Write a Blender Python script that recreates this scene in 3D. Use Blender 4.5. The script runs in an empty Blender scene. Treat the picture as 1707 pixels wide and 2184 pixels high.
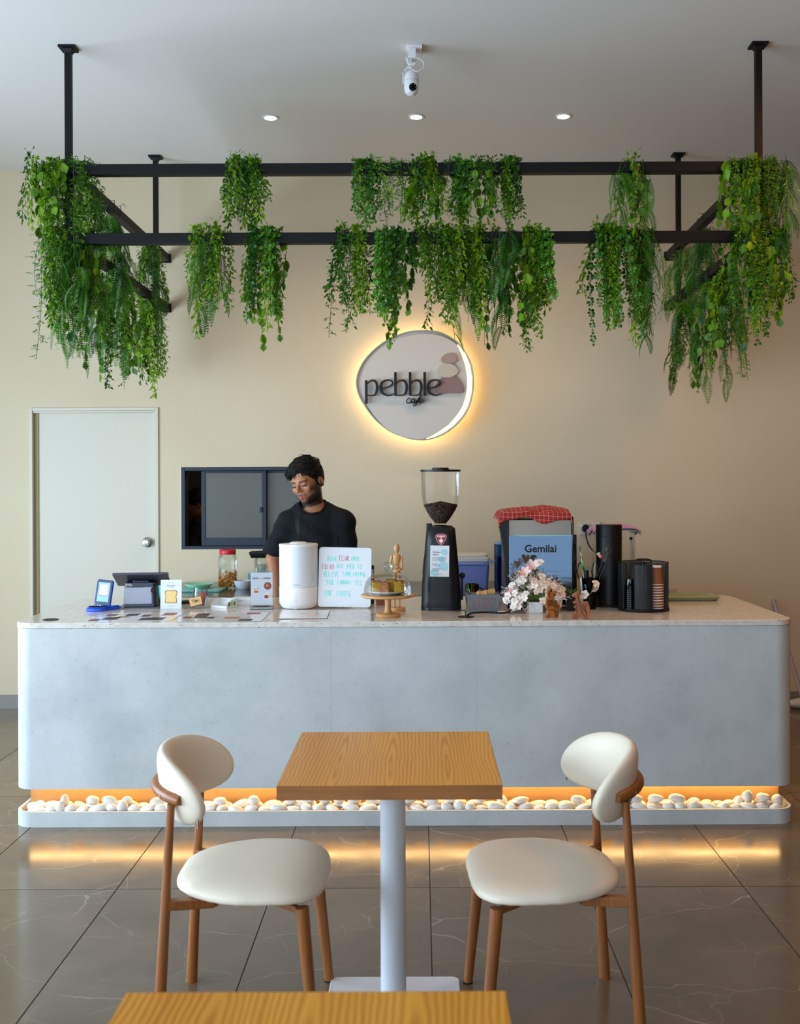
import bpy, bmesh, math, random
import numpy as np
from mathutils import Vector, Matrix, Euler
from mathutils.bvhtree import BVHTree
from mathutils import noise as mnoise

random.seed(7); np.random.seed(7)
C = bpy.context.scene.collection
sc = bpy.context.scene
PI = math.pi

# ------------------------------------------------------------------ camera
FPX, HX, HY, CAMZ, ROLL = 2230.0, 897.0, 1030.0, 1.55, 0.0045
cam = bpy.data.cameras.new('camera')
cam.sensor_fit = 'VERTICAL'; cam.sensor_height = 36.0
cam.lens = 36.0 * FPX / 2184.0
cam.shift_x = -(HX - 853.5) / 2184.0
cam.shift_y = -(1092.0 - HY) / 2184.0
cam.clip_start = 0.05; cam.clip_end = 100
cam.dof.use_dof = True; cam.dof.focus_distance = 4.6; cam.dof.aperture_fstop = 4.5
camo = bpy.data.objects.new('camera', cam); C.objects.link(camo)
camo.location = (0, 0, CAMZ); camo.rotation_euler = (PI / 2, ROLL, 0)
sc.camera = camo

# ------------------------------------------------------------------ world, daylight, exposure
w = bpy.data.worlds.new('world'); sc.world = w; w.use_nodes = True
bg = w.node_tree.nodes['Background']
bg.inputs[0].default_value = (0.62, 0.78, 1.0, 1); bg.inputs[1].default_value = 0.32

def area(name, loc, rot, sx, sy, power, col):
    l = bpy.data.lights.new(name, 'AREA'); l.shape = 'RECTANGLE'; l.size = sx; l.size_y = sy
    l.energy = power; l.color = col
    o = bpy.data.objects.new(name, l); C.objects.link(o); o.location = loc; o.rotation_euler = rot
    return o
# daylight through the glazed left side of the cafe and through the shop front behind the camera
area('daylight_left', (-4.05, 2.7, 1.3), (0, -PI / 2, 0), 1.75, 6.2, 156, (0.66, 0.84, 1.0))
area('daylight_front', (-1.6, -2.9, 1.7), (PI / 2, 0, 0), 4.2, 2.6, 56, (0.74, 0.87, 1.0))
# added warm fill without a fixture, tints the right side of the room
area('warm_fill_right', (2.45, 4.4, 3.6), (0, 0, 0), 0.6, 0.9, 14, (1.0, 0.42, 0.08))

sc.view_settings.view_transform = 'Standard'; sc.view_settings.look = 'None'
sc.view_settings.exposure = 1.14; sc.view_settings.gamma = 1.0
sc.view_settings.use_curve_mapping = False
sc.cycles.use_denoising = True
sc.cycles.max_bounces = 10; sc.cycles.diffuse_bounces = 5; sc.cycles.glossy_bounces = 4
sc.cycles.transparent_max_bounces = 16; sc.cycles.transmission_bounces = 6
sc.cycles.sample_clamp_indirect = 6.0
sc.cycles.caustics_reflective = False; sc.cycles.caustics_refractive = False

# ------------------------------------------------------------------ measuring helpers (photo pixel -> place in the room)
def ray(px, py):
    u, v = (px - HX) / FPX, (HY - py) / FPX
    c, s = math.cos(ROLL), math.sin(ROLL)
    return (u * c + v * s, 1.0, -u * s + v * c)
def atz(px, py, z):
    d = ray(px, py); t = (z - CAMZ) / d[2]
    return d[0] * t, t
def aty(px, py, Y):
    d = ray(px, py); return d[0] * Y, CAMZ + d[2] * Y
TOP = 0.9245          # counter top height
def ct(px, py, z=TOP):
    x, y = atz(px, py, z); return x, y, y / FPX      # X, Y, metres per pixel there

# ------------------------------------------------------------------ materials
def lin(h):
    if isinstance(h, str):
        h = h.lstrip('#'); v = [int(h[i:i + 2], 16) / 255 for i in (0, 2, 4)]
    else: v = list(h)
    return tuple((c / 12.92 if c <= 0.04045 else ((c + 0.055) / 1.055) ** 2.4) for c in v) + (1,)
MAT = {}
def mat(name, col, rough=0.5, metal=0.0, **k):
    if name in MAT: return MAT[name]
    m = bpy.data.materials.new(name); m.use_nodes = True; MAT[name] = m
    b = m.node_tree.nodes['Principled BSDF']
    cc = lin(col); dark = max(cc[:3]) < 0.035
    if dark: cc = tuple(c * 0.6 for c in cc[:3]) + (1,); b.inputs['Specular IOR Level'].default_value = 0.32
    b.inputs['Base Color'].default_value = cc
    b.inputs['Roughness'].default_value = rough; b.inputs['Metallic'].default_value = metal
    for kk, v in k.items():
        b.inputs[kk.replace('_', ' ')].default_value = v
    return m
class NT:
    def __init__(s, m): s.m = m; s.t = m.node_tree; s.b = s.t.nodes.get('Principled BSDF')
    def n(s, typ, **k):
        nd = s.t.nodes.new(typ)
        for kk, v in k.items():
            if hasattr(nd, kk): setattr(nd, kk, v)
            else: nd.inputs[kk].default_value = v
        return nd
    def l(s, a, b): s.t.links.new(a, b)
    def coord(s, what='Object', scale=(1, 1, 1), loc=None):
        tc = s.n('ShaderNodeTexCoord'); mp = s.n('ShaderNodeMapping'); mp.inputs['Scale'].default_value = scale
        s.l(tc.outputs[what], mp.inputs['Vector'])
        if loc is not None: s.l(loc, mp.inputs['Location'])
        return mp.outputs[0]
    def noise(s, vec, scale, detail=4, rough=0.5, dist=0.0):
        nd = s.n('ShaderNodeTexNoise'); nd.inputs['Scale'].default_value = scale; nd.inputs['Detail'].default_value = detail
        nd.inputs['Roughness'].default_value = rough; nd.inputs['Distortion'].default_value = dist
        s.l(vec, nd.inputs['Vector']); return nd.outputs['Fac']
    def ramp(s, fac, stops, interp='LINEAR'):
        r = s.n('ShaderNodeValToRGB'); cr = r.color_ramp; cr.interpolation = interp
        while len(cr.elements) < len(stops): cr.elements.new(0.5)
        for e, (p, c) in zip(cr.elements, stops):
            e.position = p; e.color = lin(c) if isinstance(c, str) else (c, c, c, 1)
        s.l(fac, r.inputs[0]); return r.outputs[0]
    def mix(s, fac, a, b, mode='MIX'):
        x = s.n('ShaderNodeMix', data_type='RGBA', blend_type=mode)
        for i, v in ((0, fac), (6, a), (7, b)):
            if hasattr(v, 'links'): s.l(v, x.inputs[i])
            else: x.inputs[i].default_value = v if not isinstance(v, str) else lin(v)
        return x.outputs[2]
    def bump(s, h, strength=0.2, dist=0.01):
        bp = s.n('ShaderNodeBump'); bp.inputs['Strength'].default_value = strength; bp.inputs['Distance'].default_value = dist
        s.l(h, bp.inputs['Height']); s.l(bp.outputs[0], s.b.inputs['Normal'])
    def col(s, c): s.l(c, s.b.inputs['Base Color'])
def emit(name, col, strength):
    m = mat(name, '#000000'); b = m.node_tree.nodes['Principled BSDF']
    b.inputs['Emission Color'].default_value = lin(col); b.inputs['Emission Strength'].default_value = strength
    return m
def glass(name, tint='#f4f8f8', refl=0.9, edge=0.35):
    m = bpy.data.materials.new(name); m.use_nodes = True; t = m.node_tree
    t.nodes.remove(t.nodes['Principled BSDF'])
    tr = t.nodes.new('ShaderNodeBsdfTransparent'); tr.inputs[0].default_value = lin(tint)
    gl = t.nodes.new('ShaderNodeBsdfGlossy'); gl.inputs['Roughness'].default_value = 0.03; gl.inputs[0].default_value = (refl, refl, refl, 1)
    lw = t.nodes.new('ShaderNodeLayerWeight'); lw.inputs[0].default_value = edge
    mx = t.nodes.new('ShaderNodeMixShader'); mn_ = t.nodes.new('ShaderNodeMath'); mn_.operation = 'MULTIPLY'; mn_.inputs[1].default_value = 0.5; t.links.new(lw.outputs['Fresnel'], mn_.inputs[0])
    t.links.new(mn_.outputs[0], mx.inputs[0]); t.links.new(tr.outputs[0], mx.inputs[1]); t.links.new(gl.outputs[0], mx.inputs[2])
    t.links.new(mx.outputs[0], t.nodes['Material Output'].inputs[0])
    return m

def m_wall():
    m = mat('wall_paint', '#d6c8ab', 0.62); t = NT(m); v = t.coord()
    n = t.noise(v, 1.1, 3); t.col(t.ramp(n, [(0.3, '#d0bfa0'), (0.7, '#d6c7aa')]))
    t.bump(t.noise(v, 60, 3), 0.03, 0.003); return m
def m_ceiling():
    m = mat('ceiling_paint', '#dedad7', 0.7); t = NT(m); v = t.coord()
    t.bump(t.noise(v, 3, 3), 0.05, 0.01); return m
def m_tile():
    m = mat('marble_tile', '#8e8172', 0.2); t = NT(m)
    oi = t.n('ShaderNodeObjectInfo')
    cx = t.n('ShaderNodeCombineXYZ')
    for i, f in enumerate((37.0, 91.0, 13.0)):
        mm = t.n('ShaderNodeMath', operation='MULTIPLY'); mm.inputs[1].default_value = f
        t.l(oi.outputs['Random'], mm.inputs[0]); t.l(mm.outputs[0], cx.inputs[i])
    v = t.coord('Object', (1, 1, 1), cx.outputs[0])
    base = t.ramp(t.noise(v, 2.2, 6, 0.6, 0.5), [(0.25, '#5e4f3d'), (0.5, '#6a5a46'), (0.78, '#786852')])
    # thin veins: voronoi cell edges, warped
    nz = t.n('ShaderNodeTexNoise'); nz.inputs['Scale'].default_value = 1.6; nz.inputs['Detail'].default_value = 5; t.l(v, nz.inputs['Vector'])
    vm = t.n('ShaderNodeVectorMath', operation='SCALE'); vm.inputs['Scale'].default_value = 0.45; t.l(nz.outputs['Color'], vm.inputs[0])
    va = t.n('ShaderNodeVectorMath', operation='ADD'); t.l(v, va.inputs[0]); t.l(vm.outputs[0], va.inputs[1])
    mp = t.n('ShaderNodeMapping'); mp.inputs['Scale'].default_value = (1.5, 3.6, 1); mp.inputs['Rotation'].default_value = (0, 0, 0.5); t.l(va.outputs[0], mp.inputs['Vector'])
    vo = t.n('ShaderNodeTexVoronoi', feature='DISTANCE_TO_EDGE'); vo.inputs['Scale'].default_value = 0.75; t.l(mp.outputs[0], vo.inputs['Vector'])
    vein = t.ramp(vo.outputs['Distance'], [(0.0, 0.8), (0.0025, 0.55), (0.007, 0.0)])
    msk = t.ramp(t.noise(v, 1.9, 2), [(0.45, 0.0), (0.65, 0.75)])
    fac = t.n('ShaderNodeMath', operation='MULTIPLY'); t.l(vein, fac.inputs[0]); t.l(msk, fac.inputs[1])
    vo2 = t.n('ShaderNodeTexVoronoi', feature='DISTANCE_TO_EDGE'); vo2.inputs['Scale'].default_value = 3.0; t.l(va.outputs[0], vo2.inputs['Vector'])
    vein2 = t.ramp(vo2.outputs['Distance'], [(0.0, 0.22), (0.010, 0.0)])
    f2 = t.n('ShaderNodeMath', operation='MULTIPLY'); t.l(vein2, f2.inputs[0]); t.l(t.ramp(t.noise(v, 3.1, 2), [(0.45, 0.0), (0.65, 1.0)]), f2.inputs[1])
    fm = t.n('ShaderNodeMath', operation='MAXIMUM'); t.l(fac.outputs[0], fm.inputs[0]); t.l(f2.outputs[0], fm.inputs[1])
    t.col(t.mix(fm.outputs[0], base, '#b5ab9a'))
    t.l(t.ramp(t.noise(v, 6, 3), [(0.3, 0.13), (0.7, 0.20)]), t.b.inputs['Roughness'])
    t.b.inputs['Specular IOR Level'].default_value = 0.5
    return m
def m_concrete():
    m = mat('concrete_laminate', '#b5bcbf', 0.55); t = NT(m); v = t.coord()
    a = t.ramp(t.noise(v, 2.6, 8, 0.62), [(0.28, '#acb0b1'), (0.5, '#bec2c2'), (0.72, '#c9cccc')])
    b = t.ramp(t.noise(v, 48, 6, 0.8), [(0.30, 0.55), (0.43, 1.0)])
    t.col(t.mix(0.55, a, b, 'MULTIPLY'))
    return m
def m_terrazzo():
    m = mat('speckled_quartz', '#dcd5cc', 0.12); t = NT(m); v = t.coord()
    base = t.ramp(t.noise(v, 30, 4), [(0.3, '#cfc6bb'), (0.6, '#ded8d0')])
    vo = t.n('ShaderNodeTexVoronoi'); vo.inputs['Scale'].default_value = 85; vo.inputs['Randomness'].default_value = 1; nd_ = t.n('ShaderNodeTexNoise'); nd_.inputs['Scale'].default_value = 260; t.l(v, nd_.inputs['Vector']); vm_ = t.n('ShaderNodeVectorMath', operation='SCALE'); vm_.inputs['Scale'].default_value = 0.012; t.l(nd_.outputs['Color'], vm_.inputs[0]); va_ = t.n('ShaderNodeVectorMath', operation='ADD'); t.l(v, va_.inputs[0]); t.l(vm_.outputs[0], va_.inputs[1]); t.l(va_.outputs[0], vo.inputs['Vector'])
    near = t.ramp(vo.outputs['Distance'], [(0.17, 1.0), (0.22, 0.0)])
    sep = t.n('ShaderNodeSeparateColor'); t.l(vo.outputs['Color'], sep.inputs[0])
    few = t.ramp(sep.outputs[0], [(0.68, 0.0), (0.70, 1.0)])
    f = t.n('ShaderNodeMath', operation='MULTIPLY'); t.l(near, f.inputs[0]); t.l(few, f.inputs[1])
    fleck = t.ramp(sep.outputs[1], [(0.0, '#3a2f28'), (0.5, '#7a6350'), (1.0, '#a89682')])
    t.col(t.mix(f.outputs[0], base, fleck)); return m
def m_wood(name, c1, c2, c3, scale=(14, 1.3, 14), rough=0.35, ring=6.0):
    m = mat(name, c2, rough); t = NT(m)
    v = t.coord('Object', scale)
    n1 = t.noise(v, 1.0, 6, 0.6, 0.6)
    wv = t.n('ShaderNodeTexWave', wave_type='BANDS', bands_direction='X'); wv.inputs['Scale'].default_value = ring / 10
    wv.inputs['Distortion'].default_value = 7; wv.inputs['Detail'].default_value = 3; wv.inputs['Detail Scale'].default_value = 0.7
    t.l(v, wv.inputs['Vector'])
    a = t.ramp(n1, [(0.28, c1), (0.5, c2), (0.75, c3)])
    b = t.ramp(wv.outputs['Fac'], [(0.0, 0.80), (0.35, 1.0), (1.0, 1.0)])
    t.col(t.mix(0.6, a, b, 'MULTIPLY')); return m
def m_tabletop():
    """cathedral-grained light brown laminate, three figures side by side"""
    m = mat('tabletop_wood', '#bd8340', 0.3, Specular_IOR_Level=0.4); t = NT(m)
    v = t.coord('Object')
    sx = t.n('ShaderNodeSeparateXYZ'); t.l(v, sx.inputs[0])
    def M(op, a, b=None):
        nd = t.n('ShaderNodeMath', operation=op)
        for i, x in enumerate((a, b)):
            if x is None: continue
            if hasattr(x, 'links'): t.l(x, nd.inputs[i])
            else: nd.inputs[i].default_value = x
        return nd.outputs[0]
    nz = t.noise(t.coord('Object', (5, 2.0, 5)), 1.0, 4)
    xw = M('ADD', sx.outputs[0], M('MULTIPLY', M('SUBTRACT', nz, 0.5), 0.05))
    # period 0.155 m across
    fx = M('SUBTRACT', M('FRACT', M('ADD', M('DIVIDE', xw, 0.155), 0.5)), 0.5)
    r2 = M('MULTIPLY', M('MULTIPLY', fx, fx), 5.2)
    yy = M('MULTIPLY', sx.outputs[1], 1.25)
    ydiv = M('ABSOLUTE', M('ADD', yy, 0.14))
    ph = M('ADD', M('MULTIPLY', M('SQRT', M('ADD', M('MULTIPLY', r2, 1.0), M('MULTIPLY', M('MULTIPLY', ydiv, ydiv), 0.35))), 17.0), M('MULTIPLY', nz, 1.6))
    s = M('SINE', M('MULTIPLY', ph, 2.4))
    band = t.ramp(M('ADD', M('MULTIPLY', s, 0.5), 0.5), [(0.0, '#b0681a'), (0.35, '#d68e2e'), (1.0, '#e6a63a')])
    big = t.ramp(t.noise(t.coord('Object', (6, 0.8, 6)), 1.0, 3), [(0.3, '#eaaa40'), (0.7, '#d0841e')])
    fine = t.ramp(t.noise(t.coord('Object', (220, 4, 220)), 1.0, 3), [(0.3, 0.86), (0.6, 1.0)])
    t.col(t.mix(0.7, t.mix(0.55, big, band), fine, 'MULTIPLY'))
    return m
def m_leaf(name, dark, light, tip=0.0):
    m = bpy.data.materials.new(name); m.use_nodes = True; t = NT(m)
    oi = t.n('ShaderNodeObjectInfo')
    v = t.coord('Object')
    n = t.noise(v, 28, 2)
    mm = t.n('ShaderNodeMath', operation='ADD'); t.l(n, mm.inputs[0])
    m2 = t.n('ShaderNodeMath', operation='MULTIPLY_ADD'); m2.inputs[1].default_value = 0.7; m2.inputs[2].default_value = -0.35
    t.l(oi.outputs['Random'], m2.inputs[0]); t.l(m2.outputs[0], mm.inputs[1])
    c = t.ramp(mm.outputs[0], [(0.15, dark), (0.8, light)])
    t.b.inputs['Roughness'].default_value = 0.42
    t.col(c)
    tl = t.n('ShaderNodeBsdfTranslucent'); t.l(c, tl.inputs[0])
    mx = t.n('ShaderNodeMixShader'); mx.inputs[0].default_value = 0.35
    t.l(t.b.outputs[0], mx.inputs[1]); t.l(tl.outputs[0], mx.inputs[2])
    t.l(mx.outputs[0], t.t.nodes['Material Output'].inputs[0]); return m

# ------------------------------------------------------------------ mesh helpers
def T(loc=(0, 0, 0), rot=(0, 0, 0), scale=(1, 1, 1)):
    return Matrix.LocRotScale(Vector(loc), Euler(rot), Vector(scale))
class MB:
    def __init__(s): s.v = []; s.f = []; s.mi = []; s.cur = 0
    def add(s, vs, fs, M=None):
        o = len(s.v)
        if M is not None: vs = [tuple(M @ Vector(p)) for p in vs]
        s.v.extend([tuple(p) for p in vs]); s.f.extend([tuple(i + o for i in f) for f in fs]); s.mi.extend([s.cur] * len(fs)); return s
    def box(s, x0, x1, y0, y1, z0, z1, M=None):
        vs = [(x, y, z) for z in (z0, z1) for y in (y0, y1) for x in (x0, x1)]
        return s.add(vs, [(0, 2, 3, 1), (4, 5, 7, 6), (0, 1, 5, 4), (2, 6, 7, 3), (0, 4, 6, 2), (1, 3, 7, 5)], M)
    def lathe(s, prof, n=24, M=None, closed=False):
        """prof: [(r,z)...] bottom to top, open or closed solid"""
        vs = []; fs = []
        for r, z in prof:
            for k in range(n):
                a = 2 * PI * k / n; vs.append((r * math.cos(a), r * math.sin(a), z))
        m = len(prof)
        for i in range(m - 1):
            for k in range(n):
                a, b = i * n + k, i * n + (k + 1) % n
                fs.append((a, b, b + n, a + n))
        if not closed:
            if prof[0][0] > 1e-5: fs.append(tuple(reversed(range(n))))
            if prof[-1][0] > 1e-5: fs.append(tuple(range((m - 1) * n, m * n)))
        else:
            for k in range(n):
                a, b = (m - 1) * n + k, (m - 1) * n + (k + 1) % n
                fs.append((a, b, (k + 1) % n, k))
        return s.add(vs, fs, M)
    def cyl(s, r, z0, z1, n=24, M=None, r1=None):
        return s.lathe([(r, z0), (r if r1 is None else r1, z1)], n, M)
    def rod(s, p0, p1, r0, r1=None, n=12): return s.tube([p0, p1], [r0, r0 if r1 is None else r1], n)
    def tube(s, pts, rads, n=8, cap=True, flat=1.0, closed=False):
        pts = [Vector(p) for p in pts]
        if not isinstance(rads, (list, tuple)): rads = [rads] * len(pts)
        vs = []; fs = []; up = None
        m = len(pts)
        for i, p in enumerate(pts):
            if closed: d = pts[(i + 1) % m] - pts[i - 1]
            else: d = pts[min(i + 1, m - 1)] - pts[max(i - 1, 0)]
            if d.length < 1e-9: d = Vector((0, 0, 1))
            d.normalize()
            if up is None:
                up = Vector((0, 0, 1)) if abs(d.z) < 0.9 else Vector((0, 1, 0))
            a = d.cross(up)
            if a.length < 1e-6: a = d.cross(Vector((1, 0, 0)))
            a.normalize(); b = a.cross(d).normalized(); up = b
            for k in range(n):
                t = 2 * PI * k / n + PI / n
                vs.append(p + a * (math.cos(t) * rads[i]) + b * (math.sin(t) * rads[i] * flat))
        for i in range(m - (0 if closed else 1)):
            j = (i + 1) % m
            for k in range(n):
                fs.append((i * n + k, i * n + (k + 1) % n, j * n + (k + 1) % n, j * n + k))
        if cap and not closed:
            fs.append(tuple(reversed(range(n)))); fs.append(tuple(range((m - 1) * n, m * n)))
        return s.add(vs, fs)
    def ell(s, c, r, nu=16, nv=10, M=None):
        prof = [(max(1e-6, math.sin(PI * i / nv)), -math.cos(PI * i / nv)) for i in range(nv + 1)]
        L = T(c, (0, 0, 0), r) if M is None else M @ T(c, (0, 0, 0), r)
        return s.lathe(prof, nu, L, closed=False)
    def prism(s, poly, d0, d1, M=None, axis='y'):
        """poly (a,b) extruded; axis 'y': a->x b->z extruded along y; axis 'z': a->x b->y along z"""
        n = len(poly)
        if axis == 'y': vs = [(a, d0, b) for a, b in poly] + [(a, d1, b) for a, b in poly]
        else: vs = [(a, b, d0) for a, b in poly] + [(a, b, d1) for a, b in poly]
        fs = [tuple(range(n)), tuple(reversed(range(n, 2 * n)))] + [(i, i + n, (i + 1) % n + n, (i + 1) % n) for i in range(n)]
        return s.add(vs, fs, M)
    def mesh(s, name, mats, smooth=40):
        me = bpy.data.meshes.new(name); me.from_pydata(s.v, [], s.f)
        if not isinstance(mats, (list, tuple)): mats = [mats]
        for m in mats: me.materials.append(m)
        if len(mats) > 1: me.polygons.foreach_set('material_index', s.mi)
        bm = bmesh.new(); bm.from_mesh(me); bmesh.ops.recalc_face_normals(bm, faces=bm.faces); bm.to_mesh(me); bm.free()
        if smooth:
            me.polygons.foreach_set('use_smooth', [True] * len(me.polygons))
            me.set_sharp_from_angle(angle=math.radians(smooth))
        me.update(); return me
    def obj(s, name, mats, parent=None, smooth=40, bevel=0, loc=None, rot=None, label=None, **k):
        o = bpy.data.objects.new(name, s.mesh(name, mats, smooth)); C.objects.link(o)
        if parent is not None: o.parent = parent
        if loc is not None: o.location = loc
        if rot is not None: o.rotation_euler = rot
        if bevel:
            b = o.modifiers.new('bevel', 'BEVEL'); b.width = bevel; b.segments = 3; b.limit_method = 'ANGLE'; b.angle_limit = math.radians(40)
        if label: o['label'] = label
        for kk, v in k.items(): o[kk] = v
        return o
def link(name, me, parent=None, loc=None, rot=None, scale=None):
    o = bpy.data.objects.new(name, me); C.objects.link(o)
    if parent is not None: o.parent = parent
    if loc is not None: o.location = loc
    if rot is not None: o.rotation_euler = rot
    if scale is not None: o.scale = scale
    return o
def thing(name, label, cat, loc=(0, 0, 0), rotz=0, group=None):
    o = bpy.data.objects.new(name, None); C.objects.link(o); o.empty_display_size = 0.05
    o.location = loc; o.rotation_euler = (0, 0, rotz)
    return tag(o, label, cat, group)
def tag(o, label, cat, group=None, kind=None):
    o['label'] = label; o['category'] = cat
    if group: o['group'] = group
    if kind: o['kind'] = kind
    return o
def struct(o):
    o['kind'] = 'structure'; return o
def rrect(w, h, r, n=6, cx=0, cy=0):
    p = []
    for (sx, sy, a0) in ((1, 1, 0), (-1, 1, 90), (-1, -1, 180), (1, -1, 270)):
        for k in range(n + 1):
            a = math.radians(a0 + 90 * k / n)
            p.append((cx + sx * (w / 2 - r) + r * math.cos(a), cy + sy * (h / 2 - r) + r * math.sin(a)))
    return p
def smoothpoly(pts, n=4, closed=True):
    """catmull-rom"""
    m = len(pts); out = []
    rng = range(m) if closed else range(m - 1)
    for i in rng:
        g = (lambda j: pts[j % m]) if closed else (lambda j: pts[min(max(j, 0), m - 1)])
        p0, p1, p2, p3 = g(i - 1), g(i), g(i + 1), g(i + 2)
        for k in range(n):
            t = k / n
            out.append(tuple(0.5 * ((2 * b) + (-a + c) * t + (2 * a - 5 * b + 4 * c - d) * t * t + (-a + 3 * b - 3 * c + d) * t ** 3)
                             for a, b, c, d in zip(p0, p1, p2, p3)))
    if not closed: out.append(tuple(pts[-1]))
    return out
def text_mesh(body, size, depth=0.0006, bold=0.0, align='CENTER', shear=0.0, space=1.0):
    cu = bpy.data.curves.new('t', 'FONT'); cu.body = body; cu.size = size; cu.extrude = depth; cu.offset = bold
    cu.align_x = align; cu.align_y = 'CENTER'; cu.shear = shear; cu.space_character = space; cu.resolution_u = 3
    o = bpy.data.objects.new('t', cu); C.objects.link(o)
    me = bpy.data.meshes.new_from_object(o.evaluated_get(bpy.context.evaluated_depsgraph_get()))
    bpy.data.objects.remove(o); bpy.data.curves.remove(cu); return me
def text(body, size, m, parent, loc, rot=(PI / 2, 0, 0), name='lettering', **k):
    me = text_mesh(body, size, **k); me.name = name
    me.materials.clear(); me.materials.append(m)
    return link(name, me, parent, loc, rot)

# ------------------------------------------------------------------ implicit surfaces (bodies, cushions)
def s_ell(P, c, r, R=None):
    Q = P - np.array(c, np.float32)
    if R is not None: Q = Q @ np.array(R, np.float32)
    r = np.array(r, np.float32)
    k0 = np.sqrt(((Q / r) ** 2).sum(-1)) + 1e-9; k1 = np.sqrt(((Q / (r * r)) ** 2).sum(-1)) + 1e-9
    return k0 * (k0 - 1) / k1
def s_cap(P, a, b, ra, rb):
    a = np.array(a, np.float32); b = np.array(b, np.float32); ab = b - a
    h = np.clip(((P - a) @ ab) / (ab @ ab), 0, 1)
    return np.sqrt(((P - a - h[..., None] * ab) ** 2).sum(-1)) - (ra + (rb - ra) * h)
def smin(a, b, k):
    h = np.clip(0.5 + 0.5 * (b - a) / k, 0, 1); return b + (a - b) * h - k * h * (1 - h)
def smax(a, b, k): return -smin(-a, -b, k)
def surfnet(f, lo, hi, h):
    lo = np.array(lo, float); n = np.ceil((np.array(hi) - lo) / h).astype(int) + 1
    ax = [lo[i] + h * np.arange(n[i]) for i in range(3)]
    P = np.stack(np.meshgrid(*ax, indexing='ij'), -1).astype(np.float32)
    D = f(P); s = D < 0
    # cell vertices
    acc = np.zeros(tuple(n - 1) + (3,), np.float32); cnt = np.zeros(tuple(n - 1), np.float32)
    for axis in range(3):
        sl0 = [slice(None)] * 3; sl1 = [slice(None)] * 3; sl0[axis] = slice(0, -1); sl1[axis] = slice(1, None)
        d0, d1 = D[tuple(sl0)], D[tuple(sl1)]; cr = (s[tuple(sl0)] != s[tuple(sl1)])
        t = np.where(cr, d0 / (d0 - d1 + 1e-12), 0)
        pt = P[tuple(sl0)].copy(); pt[..., axis] += t * h
        o1, o2 = [a for a in range(3) if a != axis]
        for i in (0, 1):
            for j in (0, 1):
                sl = [slice(None)] * 3
                sl[o1] = slice(i, n[o1] - 1 + i); sl[o2] = slice(j, n[o2] - 1 + j)
                c = cr[tuple(sl)]; acc[c] += pt[tuple(sl)][c]; cnt += c
    act = cnt > 0; idx = -np.ones(act.shape, int); idx[act] = np.arange(act.sum())
    V = acc[act] / cnt[act][:, None]
    F = []
    for axis in range(3):
        o1, o2 = [(1, 2), (2, 0), (0, 1)][axis]
        sl0 = [slice(1, -1)] * 3; sl1 = [slice(1, -1)] * 3; sl0[axis] = slice(0, -1); sl1[axis] = slice(1, None)
        a = s[tuple(sl0)]; b = s[tuple(sl1)]
        I = np.argwhere(a != b)
        if len(I) == 0: continue
        off = np.ones(3, int); off[axis] = 0; I = I + off
        flip = a[tuple((I - off).T)]
        def g(d1, d2):
            J = I.copy(); J[:, o1] += d1; J[:, o2] += d2
            return idx[tuple(J.T)]
        q = np.stack([g(-1, -1), g(0, -1), g(0, 0), g(-1, 0)], 1)
        q[~flip] = q[~flip][:, ::-1]
        F.append(q)
    F = np.concatenate(F); F = F[(F >= 0).all(1)]
    return V, F
def netmesh(name, parts, m):
    """parts: list of (V,F); returns mesh, smooth"""
    vs = []; fs = []; o = 0
    for V, F in parts:
        vs.append(V); fs.append(F + o); o += len(V)
    V = np.concatenate(vs); F = np.concatenate(fs)
    me = bpy.data.meshes.new(name); me.from_pydata(V.tolist(), [], F.tolist())
    me.polygons.foreach_set('use_smooth', [True] * len(me.polygons)); me.materials.append(m); me.update()
    return me
# ================================================================== SETTING
WALLY, CEIL = 7.25, 3.728
XL, XR, YF = -4.15, 2.9, -3.0
wallm, ceilm = m_wall(), m_ceiling()
FR = [(-2.700, -1.820, 0.0, 2.075)]       # door opening x0,x1,z0,z1
WX0, WX1, WZ0, WZ1 = -1.658, -0.745, 1.096, 1.667

def wall_with_holes(x0, x1, z0, z1, holes, y0, y1, mb):
    xs = sorted({x0, x1} | {h[0] for h in holes} | {h[1] for h in holes})
    zs = sorted({z0, z1} | {h[2] for h in holes} | {h[3] for h in holes})
    for i in range(len(xs) - 1):
        for j in range(len(zs) - 1):
            cx, cz = (xs[i] + xs[i + 1]) / 2, (zs[j] + zs[j + 1]) / 2
            if any(h[0] < cx < h[1] and h[2] < cz < h[3] for h in holes): continue
            mb.box(xs[i], xs[i + 1], y0, y1, zs[j], zs[j + 1])
mb = MB(); wall_with_holes(XL, XR, 0, CEIL, [FR[0], (WX0, WX1, WZ0, WZ1)], WALLY, WALLY + 0.12, mb)
struct(mb.obj('wall_back', wallm))
# left side of the cafe: glazed shop front (daylight comes through it); low sill, mullions, head
mb = MB(); mb.box(XL - 0.12, XL, YF, 7.37, 3.1, CEIL); mb.box(XL - 0.12, XL, YF, 7.37, 0, 0.3)
mb.box(XL - 0.12, XL, 5.9, 7.37, 0.3, 3.1); mb.box(XL - 0.12, XL, YF, -0.5, 0.3, 3.1)
struct(mb.obj('wall_left', wallm))
wr = struct(MB().box(XR, XR + 0.12, YF, 7.37, 0, CEIL).obj('wall_right', mat('right_wall_bounce', '#66451c', 0.7)))  # out of view; set close and dark brown to darken and warm the corner
mb = MB(); wall_with_holes(XL, XR, 0, CEIL, [(-3.8, 2.5, 0.3, 3.1)], YF - 0.12, YF, mb)
struct(mb.obj('wall_front', mat('front_wall_paint', '#8b7458', 0.7)))
struct(MB().box(XL - 0.12, XR + 0.12, YF - 0.12, 7.37, CEIL, CEIL + 0.1).obj('ceiling', ceilm))
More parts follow.
